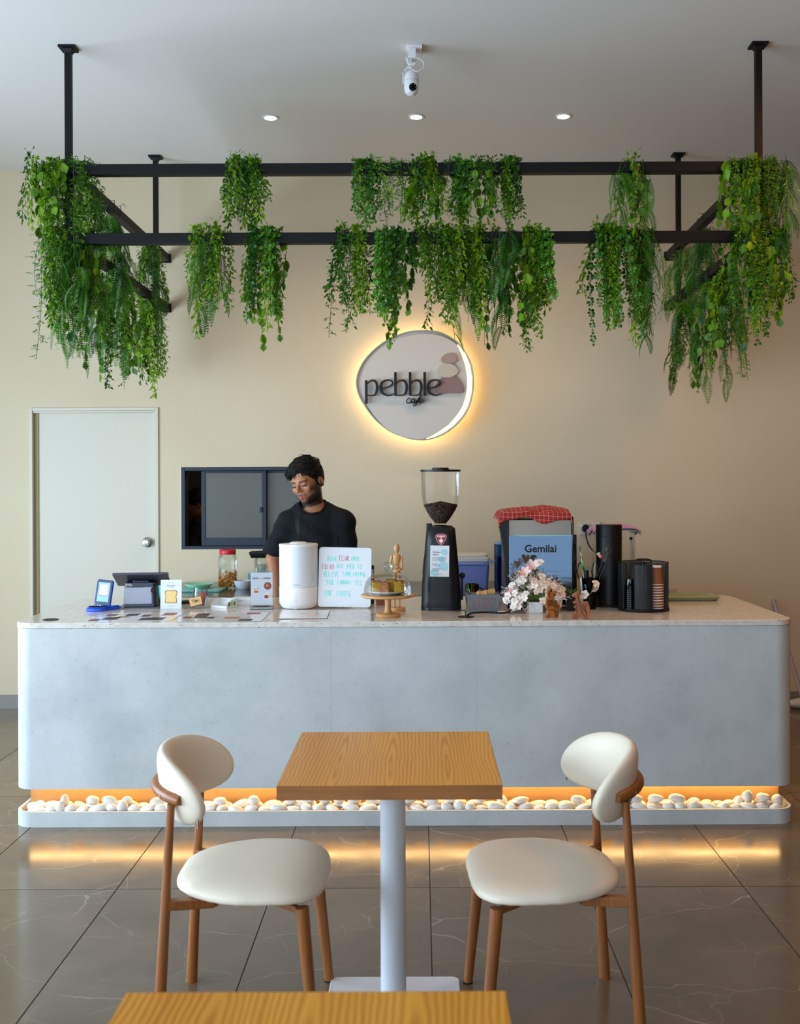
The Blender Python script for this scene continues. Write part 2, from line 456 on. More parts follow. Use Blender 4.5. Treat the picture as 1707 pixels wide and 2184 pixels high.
# street front frames
frm = mat('dark_aluminium', '#23262b', 0.4, 0.4)
for k, y in enumerate((-0.5, 1.1, 2.7, 4.3, 5.9)):
    if k in (1, 2, 3): struct(MB().box(XL - 0.09, XL - 0.03, y - 0.03, y + 0.03, 0.3, 3.1).obj('trim_%d' % (k + 10), frm))
# floor: slab with single tiles
floor = struct(MB().box(XL, XR, YF, 7.25, -0.1, -0.004).obj('floor', mat('grout', '#4a3f36', 0.9)))
tilem = m_tile()
G = 0.0016; x0t = 0.030
tm = None
nx0 = math.ceil((XL - x0t) / 0.6) - 1
for i in range(nx0, 8):
    for j in range(-6, 4):
        ax, bx_ = max(XL, x0t + 0.6 * i), min(XR, x0t + 0.6 * (i + 1))
        ay, by = max(YF, 4.003 + 1.2 * j), min(7.25, 4.003 + 1.2 * (j + 1))
        if bx_ - ax < 0.02 or by - ay < 0.02: continue
        full = bx_ - ax > 0.599 and by - ay > 1.199
        cx, cy = (ax + bx_) / 2, (ay + by) / 2; wx, wy = (bx_ - ax) / 2 - G, (by - ay) / 2 - G
        if full and tm is not None: me = tm
        else:
            b = MB(); b.prism([(-wx, -wy), (wx, -wy), (wx, wy), (-wx, wy)], -0.012, -0.001, axis='z')
            b.prism([(-wx + .001, -wy + .001), (wx - .001, -wy + .001), (wx - .001, wy - .001), (-wx + .001, wy - .001)], -0.001, 0, axis='z')
            me = b.mesh('tile', tilem, 0)
            if full: tm = me
        link('tile', me, floor, (cx, cy, 0))
# baseboards
bbm = mat('grey_tile_skirting', '#8c8a85', 0.35)
mb = MB(); mb.box(XL, FR[0][0] - 0.02, WALLY - 0.012, WALLY, 0, 0.095); mb.box(FR[0][1] + 0.02, XR, WALLY - 0.012, WALLY, 0, 0.095)
struct(mb.obj('baseboard_back', bbm))

# door, flush cream panel in a thin frame
dx0, dx1, dz1 = -2.700, -1.820, 2.075
dm = mat('cream_door_paint', '#d2ccbc', 0.5)
door = bpy.data.objects.new('door_1', None); C.objects.link(door); door.location = ((dx0 + dx1) / 2, WALLY, 0); struct(door)
cxd = (dx0 + dx1) / 2; hw = (dx1 - dx0) / 2
MB().box(-hw + 0.042, hw - 0.022, 0.03, 0.07, 0.005, dz1 - 0.028).obj('door_panel', dm, door)
b = MB()
for (x0, x1, z0, z1) in ((-hw - 0.006, -hw + 0.014, 0, dz1 + 0.006), (hw - 0.014, hw + 0.006, 0, dz1 + 0.006), (-hw + .014, hw - .014, dz1 - 0.014, dz1 + 0.006)):
    b.box(x0, x1, -0.014, 0.06, z0, z1)
b.box(hw - 0.022, hw - 0.014, -0.006, 0.06, 0, dz1); b.box(-hw + .014, hw - .014, -0.004, 0.05, dz1 - 0.028, dz1 - 0.014)
b.obj('door_frame', dm, door, bevel=0.003)
MB().box(-hw + 0.014, -hw + 0.042, 0.02, 0.06, 0, dz1 - 0.014).obj('door_jamb', mat('tan_door_jamb', '#a3906b', 0.6), door)
chrome = mat('brushed_steel', '#b9b9b6', 0.22, 1.0)
kx, kz = aty(313, 1157, WALLY)
b = MB(); Mk = T((kx - cxd, 0.03, kz), (PI / 2, 0, 0))
b.lathe([(0.036, 0), (0.036, 0.004), (0.03, 0.010), (0.014, 0.014), (0.012, 0.03), (0.02, 0.036), (0.0275, 0.046), (0.0275, 0.058), (0.02, 0.068), (0.006, 0.070), (0.005, 0.066)], 28, Mk)
b.obj('door_handle', chrome, door, label='round steel door knob')

# pass-through window with dark frame, sliding frosted sashes
navy = mat('navy_aluminium', '#1d2735', 0.45, 0.3)
win = bpy.data.objects.new('window_1', None); C.objects.link(win); win.location = ((WX0 + WX1) / 2, WALLY, WZ0); struct(win)
wcx = (WX0 + WX1) / 2
def wx(px): return (px - HX) * WALLY / FPX - wcx
h_w = WZ1 - WZ0; hwx = (WX1 - WX0) / 2
b = MB()
b.box(-hwx, -hwx + 0.024, 0.0, 0.11, 0, h_w); b.box(hwx - 0.024, hwx, 0.0, 0.11, 0, h_w)
b.box(-hwx + .024, hwx - .024, 0.0, 0.11, 0, 0.022); b.box(-hwx + .024, hwx - .024, 0.0, 0.11, h_w - 0.026, h_w)
b.obj('window_frame', navy, win, bevel=0.002)
frost = mat('frosted_glass', '#7d7d72', 0.3, Transmission_Weight=0.65, Alpha=1.0)
t_ = NT(frost); t_.bump(t_.noise(t_.coord(), 400, 2), 0.25, 0.001)
def sash(x0, x1, y0, label, hx=None):
    s = bpy.data.objects.new('sash', None); C.objects.link(s); s.parent = win; s.location = ((x0 + x1) / 2, y0, 0); s['label'] = label
    q = (x1 - x0) / 2; f = MB()
    f.box(-q, -q + 0.028, 0, 0.022, 0.023, h_w - 0.027); f.box(q - 0.030, q, 0, 0.022, 0.023, h_w - 0.027)
    f.box(-q + .028, q - .030, 0, 0.022, 0.023, 0.078); f.box(-q + .028, q - .030, 0, 0.022, h_w - 0.042, h_w - 0.027)
    f.obj('sash_frame', navy, s, bevel=0.002)
    MB().box(-q + .027, q - .029, 0.008, 0.013, 0.077, h_w - 0.041).obj('pane', frost, s)
    if hx is not None: MB().box(hx - 0.009, hx + 0.009, -0.016, 0, 0.255, 0.29).obj('sash_latch', navy, s, bevel=0.003)
sash(wx(428), wx(567), 0.02, 'front sliding sash of frosted glass', 0.19)
sash(wx(519), hwx - 0.026, 0.062, 'rear sliding sash of frosted glass')
struct(MB().box(WX0 - 0.01, WX0, WALLY - 0.004, WALLY + 0.02, WZ0 - 0.004, WZ1 + .004).obj('trim_1', dm))
# dim kitchen behind the opening
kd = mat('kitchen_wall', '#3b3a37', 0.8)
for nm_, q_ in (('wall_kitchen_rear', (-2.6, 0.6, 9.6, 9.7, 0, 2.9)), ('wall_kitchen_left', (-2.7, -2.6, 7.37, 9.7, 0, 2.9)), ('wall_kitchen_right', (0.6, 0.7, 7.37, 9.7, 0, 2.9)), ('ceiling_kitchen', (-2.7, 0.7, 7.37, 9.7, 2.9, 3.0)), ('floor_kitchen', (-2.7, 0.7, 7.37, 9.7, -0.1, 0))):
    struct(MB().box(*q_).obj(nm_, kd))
kt = thing('kitchen_counter', 'dim steel kitchen counter beyond the pass-through window', 'counter', (-1.6, 9.27, 0))
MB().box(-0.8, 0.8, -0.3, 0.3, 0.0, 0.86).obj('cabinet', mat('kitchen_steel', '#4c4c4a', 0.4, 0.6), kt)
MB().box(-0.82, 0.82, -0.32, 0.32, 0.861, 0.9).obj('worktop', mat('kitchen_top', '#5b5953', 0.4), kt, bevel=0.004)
kl = bpy.data.lights.new('kitchen_lamp', 'POINT'); kl.energy = 16; kl.color = (1, 0.85, 0.65); kl.shadow_soft_size = 0.15
klo = bpy.data.objects.new('kitchen_lamp', kl); C.objects.link(klo); klo.location = (-0.2, 8.9, 2.6)

# ceiling downlights
white = mat('white_plastic', '#e9e9e6', 0.35)
dl = emit('downlight_diffuser', '#fffaf0', 12.0)
pos3 = [(577, 250, 'leftmost'), (888, 248, 'middle'), (1202, 247, 'rightmost')]
for px, py, w_ in pos3:
    x, y = atz(px, py, CEIL)
    t = thing('downlight', 'round white recessed ceiling downlight, %s of the three' % w_, 'ceiling light', (x, y, CEIL), group='recessed ceiling downlights')
    MB().lathe([(0.034, -0.001), (0.046, -0.001), (0.048, -0.004), (0.046, -0.007), (0.036, -0.007), (0.034, -0.003)], 32, closed=True).obj('trim_ring', white, t)
    MB().lathe([(0.0338, -0.001), (0.0338, -0.004)], 32).obj('diffuser', dl, t)
    sp = bpy.data.lights.new('downlight_beam', 'SPOT'); sp.energy = 10; sp.color = (1, 0.62, 0.30); sp.spot_size = 2.3; sp.spot_blend = 0.8; sp.shadow_soft_size = 0.03
    so = bpy.data.objects.new('downlight_beam', sp); C.objects.link(so); so.parent = t; so.location = (0, 0, -0.012)

# ================================================================== COUNTER
conc, terr = m_concrete(), m_terrazzo()
CX0, CX1, CY0, CY1 = -1.851, 1.693, 4.728, 5.764
CW, CD, CCX, CCY = CX1 - CX0, CY1 - CY0, (CX0 + CX1) / 2, (CY0 + CY1) / 2
ctr = thing('service_counter', 'long grey concrete-look service counter with rounded corners and glowing recessed base', 'counter', (CCX, CCY, 0))
def ring_pieces(w, d, r, thick, z0, z1, seams, name, m, parent, gap=0.00018):
    """thin rounded-rectangle shell cut at front-side seams (local x)"""
    outer = rrect(w, d, r, 10); inner = rrect(w - 2 * thick, d - 2 * thick, max(r - thick, 0.004), 10)
    n = len(outer)
    # start at front centre going +x: reorder so the front edge is cut
    # front edge lies between last corner (index 3 corner end) and third corner
    cs = sorted(seams)
    i3 = 2 * 11 + 10      # end of corner 3 (-x,-y) going to corner 4 (+x,-y) along the front edge
    i4 = 3 * 11
    yo = -d / 2; yi = -d / 2 + thick
    # middle pieces
    for a, c in zip(cs[:-1], cs[1:]):
        MB().box(a + gap, c - gap, yo, yi, z0, z1).obj(name, m, parent)
    # wrap piece right: from last seam, corner 4, right side, back, left, corner 3 to first seam: split at back centre
    order_o = outer[i4:] + outer[:i4]; order_i = inner[i4:] + inner[:i4]
    half = 2 * 11    # corner4 + corner1
    for (po, pi_) in (([(cs[-1] + gap, yo)] + order_o[:half] + [(0.001, d / 2)], [(cs[-1] + gap, yi)] + order_i[:half] + [(0.001, d / 2 - thick)]),
                      ([(-0.001, d / 2)] + order_o[half:] + [(cs[0] - gap, yo)], [(-0.001, d / 2 - thick)] + order_i[half:] + [(cs[0] - gap, yi)])):
        b = MB(); k = len(po)
        vs = [(x, y, z0) for x, y in po] + [(x, y, z0) for x, y in pi_] + [(x, y, z1) for x, y in po] + [(x, y, z1) for x, y in pi_]
        fs = []
        for i in range(k - 1):
            fs += [(i, i + 1, i + 1 + 2 * k, i + 2 * k), (k + i + 1, k + i, k + i + 2 * k + 0, k + i + 1 + 2 * k), (2 * k + i, 2 * k + i + 1, 3 * k + i + 1, 3 * k + i), (i + 1, i, k + i, k + i + 1)]
        fs += [(0, 2 * k, 3 * k, k), (k - 1, 2 * k - 1, 4 * k - 1, 3 * k - 1)]
        b.add(vs, fs); b.obj(name, m, parent, smooth=30)
seams = [-0.407 - CCX, 0.250 - CCX]
ring_pieces(CW, CD, 0.085, 0.03, 0.172, TOP - 0.0265, seams, 'cladding_panel', conc, ctr)
MB().prism(rrect(CW - 0.07, CD - 0.07, 0.05, 6), 0.172, 0.19, axis='z').obj('underside', mat('underside_paint', '#c9c2b4', 0.7), ctr)
MB().prism(rrect(CW + 0.006, CD + 0.006, 0.088, 10), TOP - 0.026, TOP, axis='z').obj('worktop', terr, ctr, bevel=0.003)
# trough
ring_pieces(CW + 0.004, CD, 0.085, 0.014, 0.0, 0.068, [-0.402 - CCX, 0.245 - CCX], 'trough_panel', conc, ctr)
MB().prism(rrect(CW - 0.03, CD - 0.03, 0.07, 8), 0.0, 0.040, axis='z').obj('trough_base', mat('trough_floor', '#b9a892', 0.8), ctr)
# plinth core + wide warm wood board at the front
PY = 4.868
pw = m_wood('plinth_wood', '#9c7440', '#aa824c', '#b6905a', (1.2, 14, 14), 0.5)
MB().box(-CW / 2 + 0.15, CW / 2 - 0.15, PY + 0.019 - CCY, CD / 2 - 0.13, 0.027, 0.1715).obj('plinth_core', mat('plinth_core_white', '#d9cdb6', 0.6), ctr)
MB().box(-1.822 - CCX, 1.662 - CCX, PY - CCY, PY + 0.018 - CCY, 0.027, 0.1715).obj('plinth_board', pw, ctr, bevel=0.001)
led = emit('led_warm', '#ffd18c', 20.0)
b = MB(); b.box(-1.815 - CCX, 1.655 - CCX, PY - 0.030 - CCY, PY - 0.020 - CCY, 0.1685, 0.1715)
b.obj('led_strip', led, ctr)
for sx in (-1, 1):
    xx = sx * (CW / 2 - 0.13); MB().box(min(xx, xx + sx * 0.008), max(xx, xx + sx * 0.008), PY - CCY + 0.03, CD / 2 - 0.15, 0.1685, 0.1715).obj('led_strip', led, ctr)
# cable grommets in the worktop
blackp = mat('black_plastic', '#141416', 0.4)
def grommet(px, py, r, label, cable=False):
    x, y, s = ct(px, py); t = thing('cable_grommet', label, 'cable grommet', (x, y, TOP), group='cable grommets in the counter top')
    MB().lathe([(r * 0.75, 0.0005), (r, 0.0005), (r * 0.97, 0.003), (r * 0.75, 0.0035)], 28, closed=True).obj('ring', blackp, t)
    MB().lathe([(r * 0.745, 0.0004), (r * 0.745, 0.002)], 28).obj('cap', mat('grommet_cap', '#2c2d2e', 0.5), t)
    return x, y
grommet(108, 1322, 0.036, 'black round cable cap at the bare left end of the counter top')

# gravel bed under the pebbles
rnd = random.Random(3)
gm = MB()
def in_trough(x, y):  # front strip or the two side strips
    return True
for k in range(2600):
    if rnd.random() < 0.8: x = rnd.uniform(-1.80, 1.64); y = rnd.uniform(CY0 + 0.03, PY - 0.008)
    else:
        sgn = rnd.choice((-1, 1)); y = rnd.uniform(CY0 + 0.05, CY1 - 0.1); xo = rnd.uniform(0.03, 0.13)
        x = CX0 + xo if sgn < 0 else CX1 - xo
        if PY - 0.01 < y < PY + 0.025: continue
    r = rnd.uniform(0.003, 0.0055); z = 0.040 + rnd.uniform(0.0005, 0.004)
    a = rnd.uniform(0, PI)
    vs = [(x + r * math.cos(a), y + r * math.sin(a), z), (x - r * math.cos(a), y - r * math.sin(a), z), (x + r * math.sin(a), y - r * math.cos(a), z), (x - r * math.sin(a), y + r * math.cos(a), z), (x, y, z + r * 0.8), (x, y, z - r * .8)]
    gm.add(vs, [(0, 2, 4), (2, 1, 4), (1, 3, 4), (3, 0, 4), (2, 0, 5), (1, 2, 5), (3, 1, 5), (0, 3, 5)])
go = gm.obj('gravel', mat('beige_gravel', '#c9b496', 0.8), ctr, smooth=0, loc=(-CCX, -CCY, 0)); go['kind'] = 'stuff'; go['label'] = 'fine beige gravel bed'
# pebbles
pebm = mat('white_pebble', '#efe8df', 0.45)
tp = NT(pebm); tp.col(tp.ramp(tp.noise(tp.coord(), 9, 3), [(0.3, '#dcd3c8'), (0.55, '#f1ece4')]))
def pebble_mesh(seed):
    r_ = random.Random(seed); bm = bmesh.new(); bmesh.ops.create_icosphere(bm, subdivisions=3, radius=1)
    o = Vector((r_.uniform(0, 50), r_.uniform(0, 50), r_.uniform(0, 50))); tw = r_.uniform(-0.2, 0.2)
    for v in bm.verts:
        d = 1 + 0.16 * mnoise.noise(v.co * 0.9 + o); v.co *= d
        v.co.y *= 1 + tw * v.co.x; v.co.z *= 1 - tw * v.co.x
        v.co = Vector((v.co.x, v.co.y, v.co.z))
    me = bpy.data.meshes.new('pebble'); bm.to_mesh(me); bm.free(); me.materials.append(pebm)
    me.polygons.foreach_set('use_smooth', [True] * len(me.polygons)); return me
PM = [pebble_mesh(k) for k in range(9)]
placed = []
def pebble(x, y, z, a, b, c, rot):
    o = link('pebble', rnd.choice(PM), None, (x, y, z), rot, (a, b, c))
    if y > PY + 0.02: q = ('left', 'in the trough round the left end of the counter') if x < 0 else ('right', 'in the trough round the right end of the counter')
    else: q = next(v for lim, v in ((-1.15, ('1', 'in the front trough left of the left chair')), (-0.55, ('2', 'in the front trough seen around the left chair')), (0.0, ('3', 'in the front trough left of the table column')),
        (0.52, ('4', 'in the front trough right of the table column')), (1.0, ('5', 'in the front trough seen around the right chair')), (9, ('6', 'in the front trough right of the right chair'))) if x < lim)
    tag(o, 'smooth white pebble ' + q[1], 'pebble', 'white pebbles ' + q[1])
def row(x0, x1, y, zlift, step, prob=1.0, big=1.0):
    x = x0
    while x < x1:
        a = rnd.uniform(0.026, 0.044) * big; bb = rnd.uniform(0.018, 0.024); c = rnd.uniform(0.017, 0.025) * (0.9 + 0.3 * (big - 1))
        up = rnd.random() < 0.15
        if up: a *= 0.72; c *= 1.35
        ry = rnd.uniform(-0.28, 0.28)
        if rnd.random() < prob: pebble(x + a, y + rnd.uniform(-0.006, 0.006), 0.040 + zlift + c * 0.97, a, bb, c, (rnd.uniform(-.15, .15), ry, rnd.uniform(-.35, .35)))
        x += 2 * a * step
row(-1.80, 1.63, CY0 + 0.042, 0.008, 0.95)
row(-1.79, 1.62, PY - 0.052, 0.012, 0.90)
row(-1.76, 1.60, CY0 + 0.070, 0.038, 1.25, 0.5, 0.95)
for sgn in (-1, 1):
    for yy in np.arange(CY0 + 0.10, CY1 - 0.1, 0.052):
        for q in (0.052, 0.105):
            if PY - 0.035 < yy < PY + 0.045 and q > 0.1: continue
            xx = CX0 + q if sgn < 0 else CX1 - q
            if PY - 0.035 < yy < PY + 0.045: xx = CX0 + .0 + 0.035 if sgn < 0 else CX1 - 0.035; continue
            pebble(xx, yy + rnd.uniform(-.005, .005), 0.066, rnd.uniform(.02, .025), rnd.uniform(.02, .028), .018, (0, 0, rnd.uniform(0, 3)))
    pebble((CX1 - 0.075) if sgn > 0 else (CX0 + 0.075), PY + 0.085, 0.088, 0.03, 0.022, 0.02, (0.3, 0, 0.4))
    pebble((CX1 - 0.07) if sgn > 0 else (CX0 + 0.07), PY + 0.13, 0.118, 0.032, 0.024, 0.018, (0.1, 0.2, 0))

# ================================================================== HANGING RACK
blk = mat('black_powder_coat', '#0b0b0d', 0.55, Specular_IOR_Level=0.25)
rack = thing('hanging_rack', 'black square-tube plant rack hung from the ceiling above the counter', 'rack', (0, 6.1, CEIL))
def beam(p0, p1, wd, name, m=blk):
    p0, p1 = Vector(p0) - Vector((0, 6.1, CEIL)), Vector(p1) - Vector((0, 6.1, CEIL))
    b = MB(); b.tube([p0, p1], wd / math.sqrt(2), 4); return b.obj(name, m, rack, bevel=0.002)
FY = 5.21
zU, zL = aty(147, 361, FY)[1] - 0.008, aty(147, 508, FY)[1] - 0.008
LX, RX0, RX1 = -1.745, 1.693, 1.727
beam((-1.80, FY, zU), (1.745, FY, zU), 0.052, 'crossbeam'); beam((-1.80, FY, zL), (1.745, FY, zL), 0.052, 'crossbeam')
for z in (zU, zL):
    beam((LX, FY + 0.027, z), (LX - 0.008, 7.237, z), 0.048, 'side_beam'); beam((RX0, FY + 0.027, z), (RX1, 7.237, z), 0.048, 'side_beam')
    for x in (LX - 0.008, RX1): beam((x, 7.237, z), (x, 7.2495, z), 0.062, 'wall_plate')
for (x, y) in ((LX, FY), (RX0, FY), (LX - 0.006, 6.95), (RX1 - 0.004, 6.95)):
    beam((x, y, zL + 0.0265), (x, y, zU - 0.0265), 0.032, 'post'); beam((x, y, zU + 0.0265), (x, y, CEIL - 0.004), 0.032, 'post')
    b = MB(); o = Vector((x, y, CEIL)) - Vector((0, 6.1, CEIL))
    b.prism([(o.x - .04, o.y - .04), (o.x + .04, o.y - .04), (o.x + .04, o.y + .04), (o.x - .04, o.y + .04)], -0.012, 0, axis='z')
    b.lathe([(0.02, -0.035), (0.036, -0.013)], 4, T((o.x, o.y, 0), (0, 0, PI / 4))); b.obj('ceiling_flange', blk, rack)
# ================================================================== LOGO SIGN
def sg(cx_, cy_):       # sign sketch units -> metres around the sign centre, measured on the wall plane
    return ((cx_ - 878) / 4.2675 * 7.17 / FPX, (610 - cy_) / 4.2675 * 7.17 / FPX)
sx_, sz_ = aty(680 + 878 / 4.2675, 680 + 610 / 4.2675, 7.17)
sign = thing('logo_sign', 'pebble-shaped backlit wall sign reading pebble cafe', 'sign', (sx_, WALLY, sz_))
outl = [(970, 110), (1100, 125), (1200, 170), (1290, 240), (1350, 330), (1395, 430), (1412, 550), (1405, 680), (1375, 800), (1320, 900), (1240, 985), (1150, 1050), (1050, 1090), (950, 1108), (850, 1100), (750, 1072), (650, 1030), (560, 965), (480, 885), (410, 785), (362, 695), (342, 600), (350, 520), (385, 430), (440, 350), (520, 270), (610, 205), (720, 152), (840, 118)]
A = smoothpoly([sg(*p) for p in outl], 4)
def off(poly, d):
    n = len(poly); out = []
    for i in range(n):
        (x0, z0), (x1, z1) = poly[i - 1], poly[(i + 1) % n]
        tx, tz = x1 - x0, z1 - z0; L = math.hypot(tx, tz) or 1
        out.append((poly[i][0] - tz / L * d, poly[i][1] + tx / L * d))
    return out
sgn_ = 1 if off(A, 0.01)[0][1] < A[0][1] else -1    # inward sign
inw = lambda d: off(A, sgn_ * d)
signw = mat('sign_white', '#cfc8c0', 0.5)
MB().prism(inw(0.004), -0.105, -0.085).obj('backing_plate', signw, sign)
b = MB(); n = len(A); o1, i1 = A, inw(0.008)
vs = [(x, -0.125, z) for x, z in o1] + [(x, -0.125, z) for x, z in i1] + [(x, -0.085, z) for x, z in o1] + [(x, -0.085, z) for x, z in i1]
fs = []
for i in range(n):
    j = (i + 1) % n
    fs += [(i, j, n + j, n + i), (2 * n + j, 2 * n + i, 3 * n + i, 3 * n + j), (j, i, 2 * n + i, 2 * n + j), (n + i, n + j, 3 * n + j, 3 * n + i)]
b.add(vs, fs); b.obj('rim', mat('sign_rim', '#aaa79f', 0.45), sign)
inner = [(990, 146), (1110, 165), (1200, 205), (1256, 248), (1298, 340), (1332, 445), (1350, 560), (1340, 690), (1306, 800), (1250, 887), (1176, 968), (1086, 1032), (980, 1090), (870, 1096), (760, 1072), (655, 1026), (580, 965), (510, 890), (450, 800), (405, 700), (398, 600), (412, 510), (450, 420), (515, 335), (600, 262), (700, 205), (840, 160)]
B = smoothpoly([sg(*p) for p in inner], 4)
MB().prism(B, -0.131, -0.108).obj('face_plate', signw, sign, bevel=0.0015)
ledw = emit('sign_led', '#ffe39a', 1.6); ledh = emit('sign_led_halo', '#ffd690', 6.5)
# glowing channel between face plate and rim (right side) and low on the left
def crescent(pa, pb):
    b = MB(); k = len(pa)
    vs = [(x, -0.108, z) for x, z in pa] + [(x, -0.108, z) for x, z in pb]
    b.add(vs, [(i, i + 1, k + i + 1, k + i) for i in range(k - 1)]); return b
ra = [(1268, 240), (1330, 320), (1372, 420), (1394, 540), (1388, 680), (1355, 800), (1300, 890), (1225, 972), (1130, 1040), (1040, 1080), (985, 1094)]
rb = [(1262, 245), (1300, 325), (1335, 430), (1352, 560), (1342, 690), (1310, 800), (1255, 885), (1180, 970), (1085, 1036), (1000, 1075), (975, 1092)]
cr = crescent([sg(*p) for p in ra], [sg(*p) for p in rb]); cr.obj('light_channel', ledw, sign, smooth=0)
b = MB(); P_ = inw(0.022)
b.tube([(x, -0.060, z) for x, z in P_], 0.009, 6, closed=True); b.obj('light_strip', ledh, sign)
b = MB()
for (x, z) in ((-0.2, 0.2), (0.2, 0.2), (-0.2, -0.2), (0.22, -0.15)): b.cyl(0.008, 0.0, 0.086, 10, T((x, 0, z), (PI / 2, 0, 0)))
b.obj('standoff', mat('standoff_steel', '#999999', 0.4, 1.0), sign)
# pebbles emblem
def blob(pts, y0, y1, col, nm):
    MB().prism(smoothpoly([sg(*p) for p in pts], 5), y0, y1).obj('emblem_pebble', mat(nm, col, 0.55), sign, bevel=0.001)
blob([(1112, 385), (1130, 350), (1175, 325), (1225, 330), (1252, 370), (1250, 400), (1215, 415), (1150, 412)], -0.152, -0.138, '#a88e84', 'emblem_mauve_light')
blob([(1080, 480), (1100, 440), (1150, 418), (1215, 422), (1260, 465), (1268, 495), (1240, 525), (1180, 545), (1120, 535), (1090, 510)], -0.149, -0.135, '#c3b8a8', 'emblem_beige')
blob([(1055, 640), (1075, 590), (1120, 548), (1180, 545), (1245, 535), (1285, 575), (1315, 630), (1312, 665), (1295, 685), (1200, 684), (1100, 684), (1062, 672)], -0.147, -0.133, '#8f706c', 'emblem_mauve_dark')
b = MB()
for p in ((1180, 370), (1175, 480), (1190, 620)): x, z = sg(*p); b.cyl(0.004, 0.13, 0.137, 8, T((x, 0, z), (PI / 2, 0, 0)))
b.obj('emblem_pins', signw, sign)
# lettering, drawn as variable-width strokes
lm = mat('black_acrylic', '#0d0d0e', 0.35)
def stroke(pts, wds, y0=-0.168, y1=-0.152, closed=False):
    """pts in sign sketch units with widths (sketch units)"""
    pp = smoothpoly([(a, b_, w_) for (a, b_), w_ in zip(pts, wds)], 6, closed)
    k = len(pp); L = []; R = []
    for i in range(k):
        a = pp[i - 1] if (closed or i > 0) else pp[i]; c = pp[(i + 1) % k] if (closed or i < k - 1) else pp[i]
        tx, ty = c[0] - a[0], c[1] - a[1]; l = math.hypot(tx, ty) or 1
        nx_, ny_ = -ty / l, tx / l; h_ = pp[i][2] / 2
        L.append(sg(pp[i][0] + nx_ * h_, pp[i][1] + ny_ * h_)); R.append(sg(pp[i][0] - nx_ * h_, pp[i][1] - ny_ * h_))
    b = MB(); vs = [(x, y0, z) for x, z in L] + [(x, y0, z) for x, z in R] + [(x, y1, z) for x, z in L] + [(x, y1, z) for x, z in R]
    fs = []
    for i in range(k if closed else k - 1):
        j = (i + 1) % k
        fs += [(i, j, k + j, k + i), (2 * k + j, 2 * k + i, 3 * k + i, 3 * k + j), (j, i, 2 * k + i, 2 * k + j), (k + i, k + j, 3 * k + j, 3 * k + i)]
    if not closed: fs += [(0, k, 3 * k, 2 * k), (k - 1, 3 * k - 1, 4 * k - 1, 2 * k - 1)]
    b.add(vs, fs); return b
def merge(*bs):
    o = MB()
    for q in bs: o.add(q.v, q.f)
    return o
def stem(x, y0, y1, w_=24): return stroke([(x, y0), (x, (y0 + y1) / 2), (x, y1)], [w_] * 3)
def bowl(x, w_=88):  # from stem right edge, thin-thick-thin
    return stroke([(x, 598), (x + 22, 576), (x + 55, 570), (x + w_ - 8, 592), (x + w_, 636), (x + w_ - 10, 680), (x + 60, 702), (x + 25, 706), (x - 2, 704)], [11, 13, 17, 23, 26, 21, 13, 10, 10])
def e_(x):
    return stroke([(x + 14, 642), (x + 62, 634), (x + 105, 612), (x + 118, 590), (x + 95, 570), (x + 60, 568), (x + 22, 590), (x + 8, 638), (x + 25, 682), (x + 65, 704), (x + 100, 702), (x + 124, 690)], [10, 11, 14, 16, 13, 14, 23, 27, 23, 15, 12, 10])
for nm, g in (('letter_p', merge(stem(439, 568, 778), bowl(450))), ('letter_e', e_(560)), ('letter_b', merge(stem(702, 497, 708), bowl(712, 92))),
              ('letter_b', merge(stem(834, 497, 708), bowl(844, 92))), ('letter_l', stem(965, 497, 708)), ('letter_e', e_(985))):
    g.obj(nm, lm, sign)
cafe = [([(838, 738), (822, 732), (804, 750), (802, 768), (818, 776), (838, 764), (850, 752)], 9),
        ([(872, 742), (856, 738), (844, 758), (850, 774), (866, 764), (876, 744), (872, 768), (884, 770), (896, 752)], 9),
        ([(890, 762), (912, 735), (932, 716), (938, 702), (926, 706), (908, 740), (884, 792), (868, 800), (866, 786), (886, 772), (912, 756)], 9),
        ([(908, 762), (930, 754), (940, 740), (926, 736), (912, 756), (920, 774), (940, 768), (958, 744)], 9)]
merge(*[stroke(p, [w_] * len(p)) for p, w_ in cafe]).obj('script_lettering', lm, sign)
b = MB()
for p in ((439, 600), (439, 740), (590, 690), (702, 520), (702, 690), (834, 520), (834, 690), (965, 520), (965, 690), (1010, 690), (822, 772), (870, 770), (930, 768)):
    x, z = sg(*p); b.cyl(0.003, 0.13, 0.153, 8, T((x, 0, z), (PI / 2, 0, 0)))
b.obj('letter_pins', lm, sign)

# ================================================================== SECURITY CAMERA
x, y = atz(884, 101, CEIL)
Yc = y
def cz(px, py): return aty(px, py, Yc)
scn = thing('security_camera', 'white bulb-shaped security camera hanging from a ceiling box', 'camera', (x, y, CEIL))
k_ = Yc / FPX
def sl(px, py): X, Z = cz(px, py); return X - x, Z - CEIL
wpl = mat('camera_white', '#e3e3e6', 0.35)
MB().box(-17 * k_, 17 * k_, -0.04, 0.055, -0.022, -0.0005).obj('ceiling_box', wpl, scn, bevel=0.003)
bx0, bz0 = sl(880, 122)
MB().box(bx0 - 8 * k_, bx0 + 8 * k_, -0.052, 0.0, bz0 - 9 * k_, -0.023).obj('junction', wpl, scn, bevel=0.003)
ax_, az_ = sl(877, 140)
b = MB(); b.rod((ax_ - .005, -0.02, az_ + 14 * k_), (ax_ - .001, -0.02, az_ - 14 * k_), 0.016, 0.008, 14); b.cyl(0.022, 0, 0.006, 18, T((ax_ - 0.02, -0.02, az_ + 0.014), (0, 1.2, 0)))
b.obj('arm', wpl, scn)
hx_, hz_ = sl(877.5, 192)
b = MB(); b.lathe([(0.002, 0.098), (0.012, 0.095), (0.026, 0.082), (0.034, 0.06), (0.036, 0.04), (0.0355, 0.037)], 28, T((hx_, -0.02, hz_)))
b.obj('upper_shell', wpl, scn)
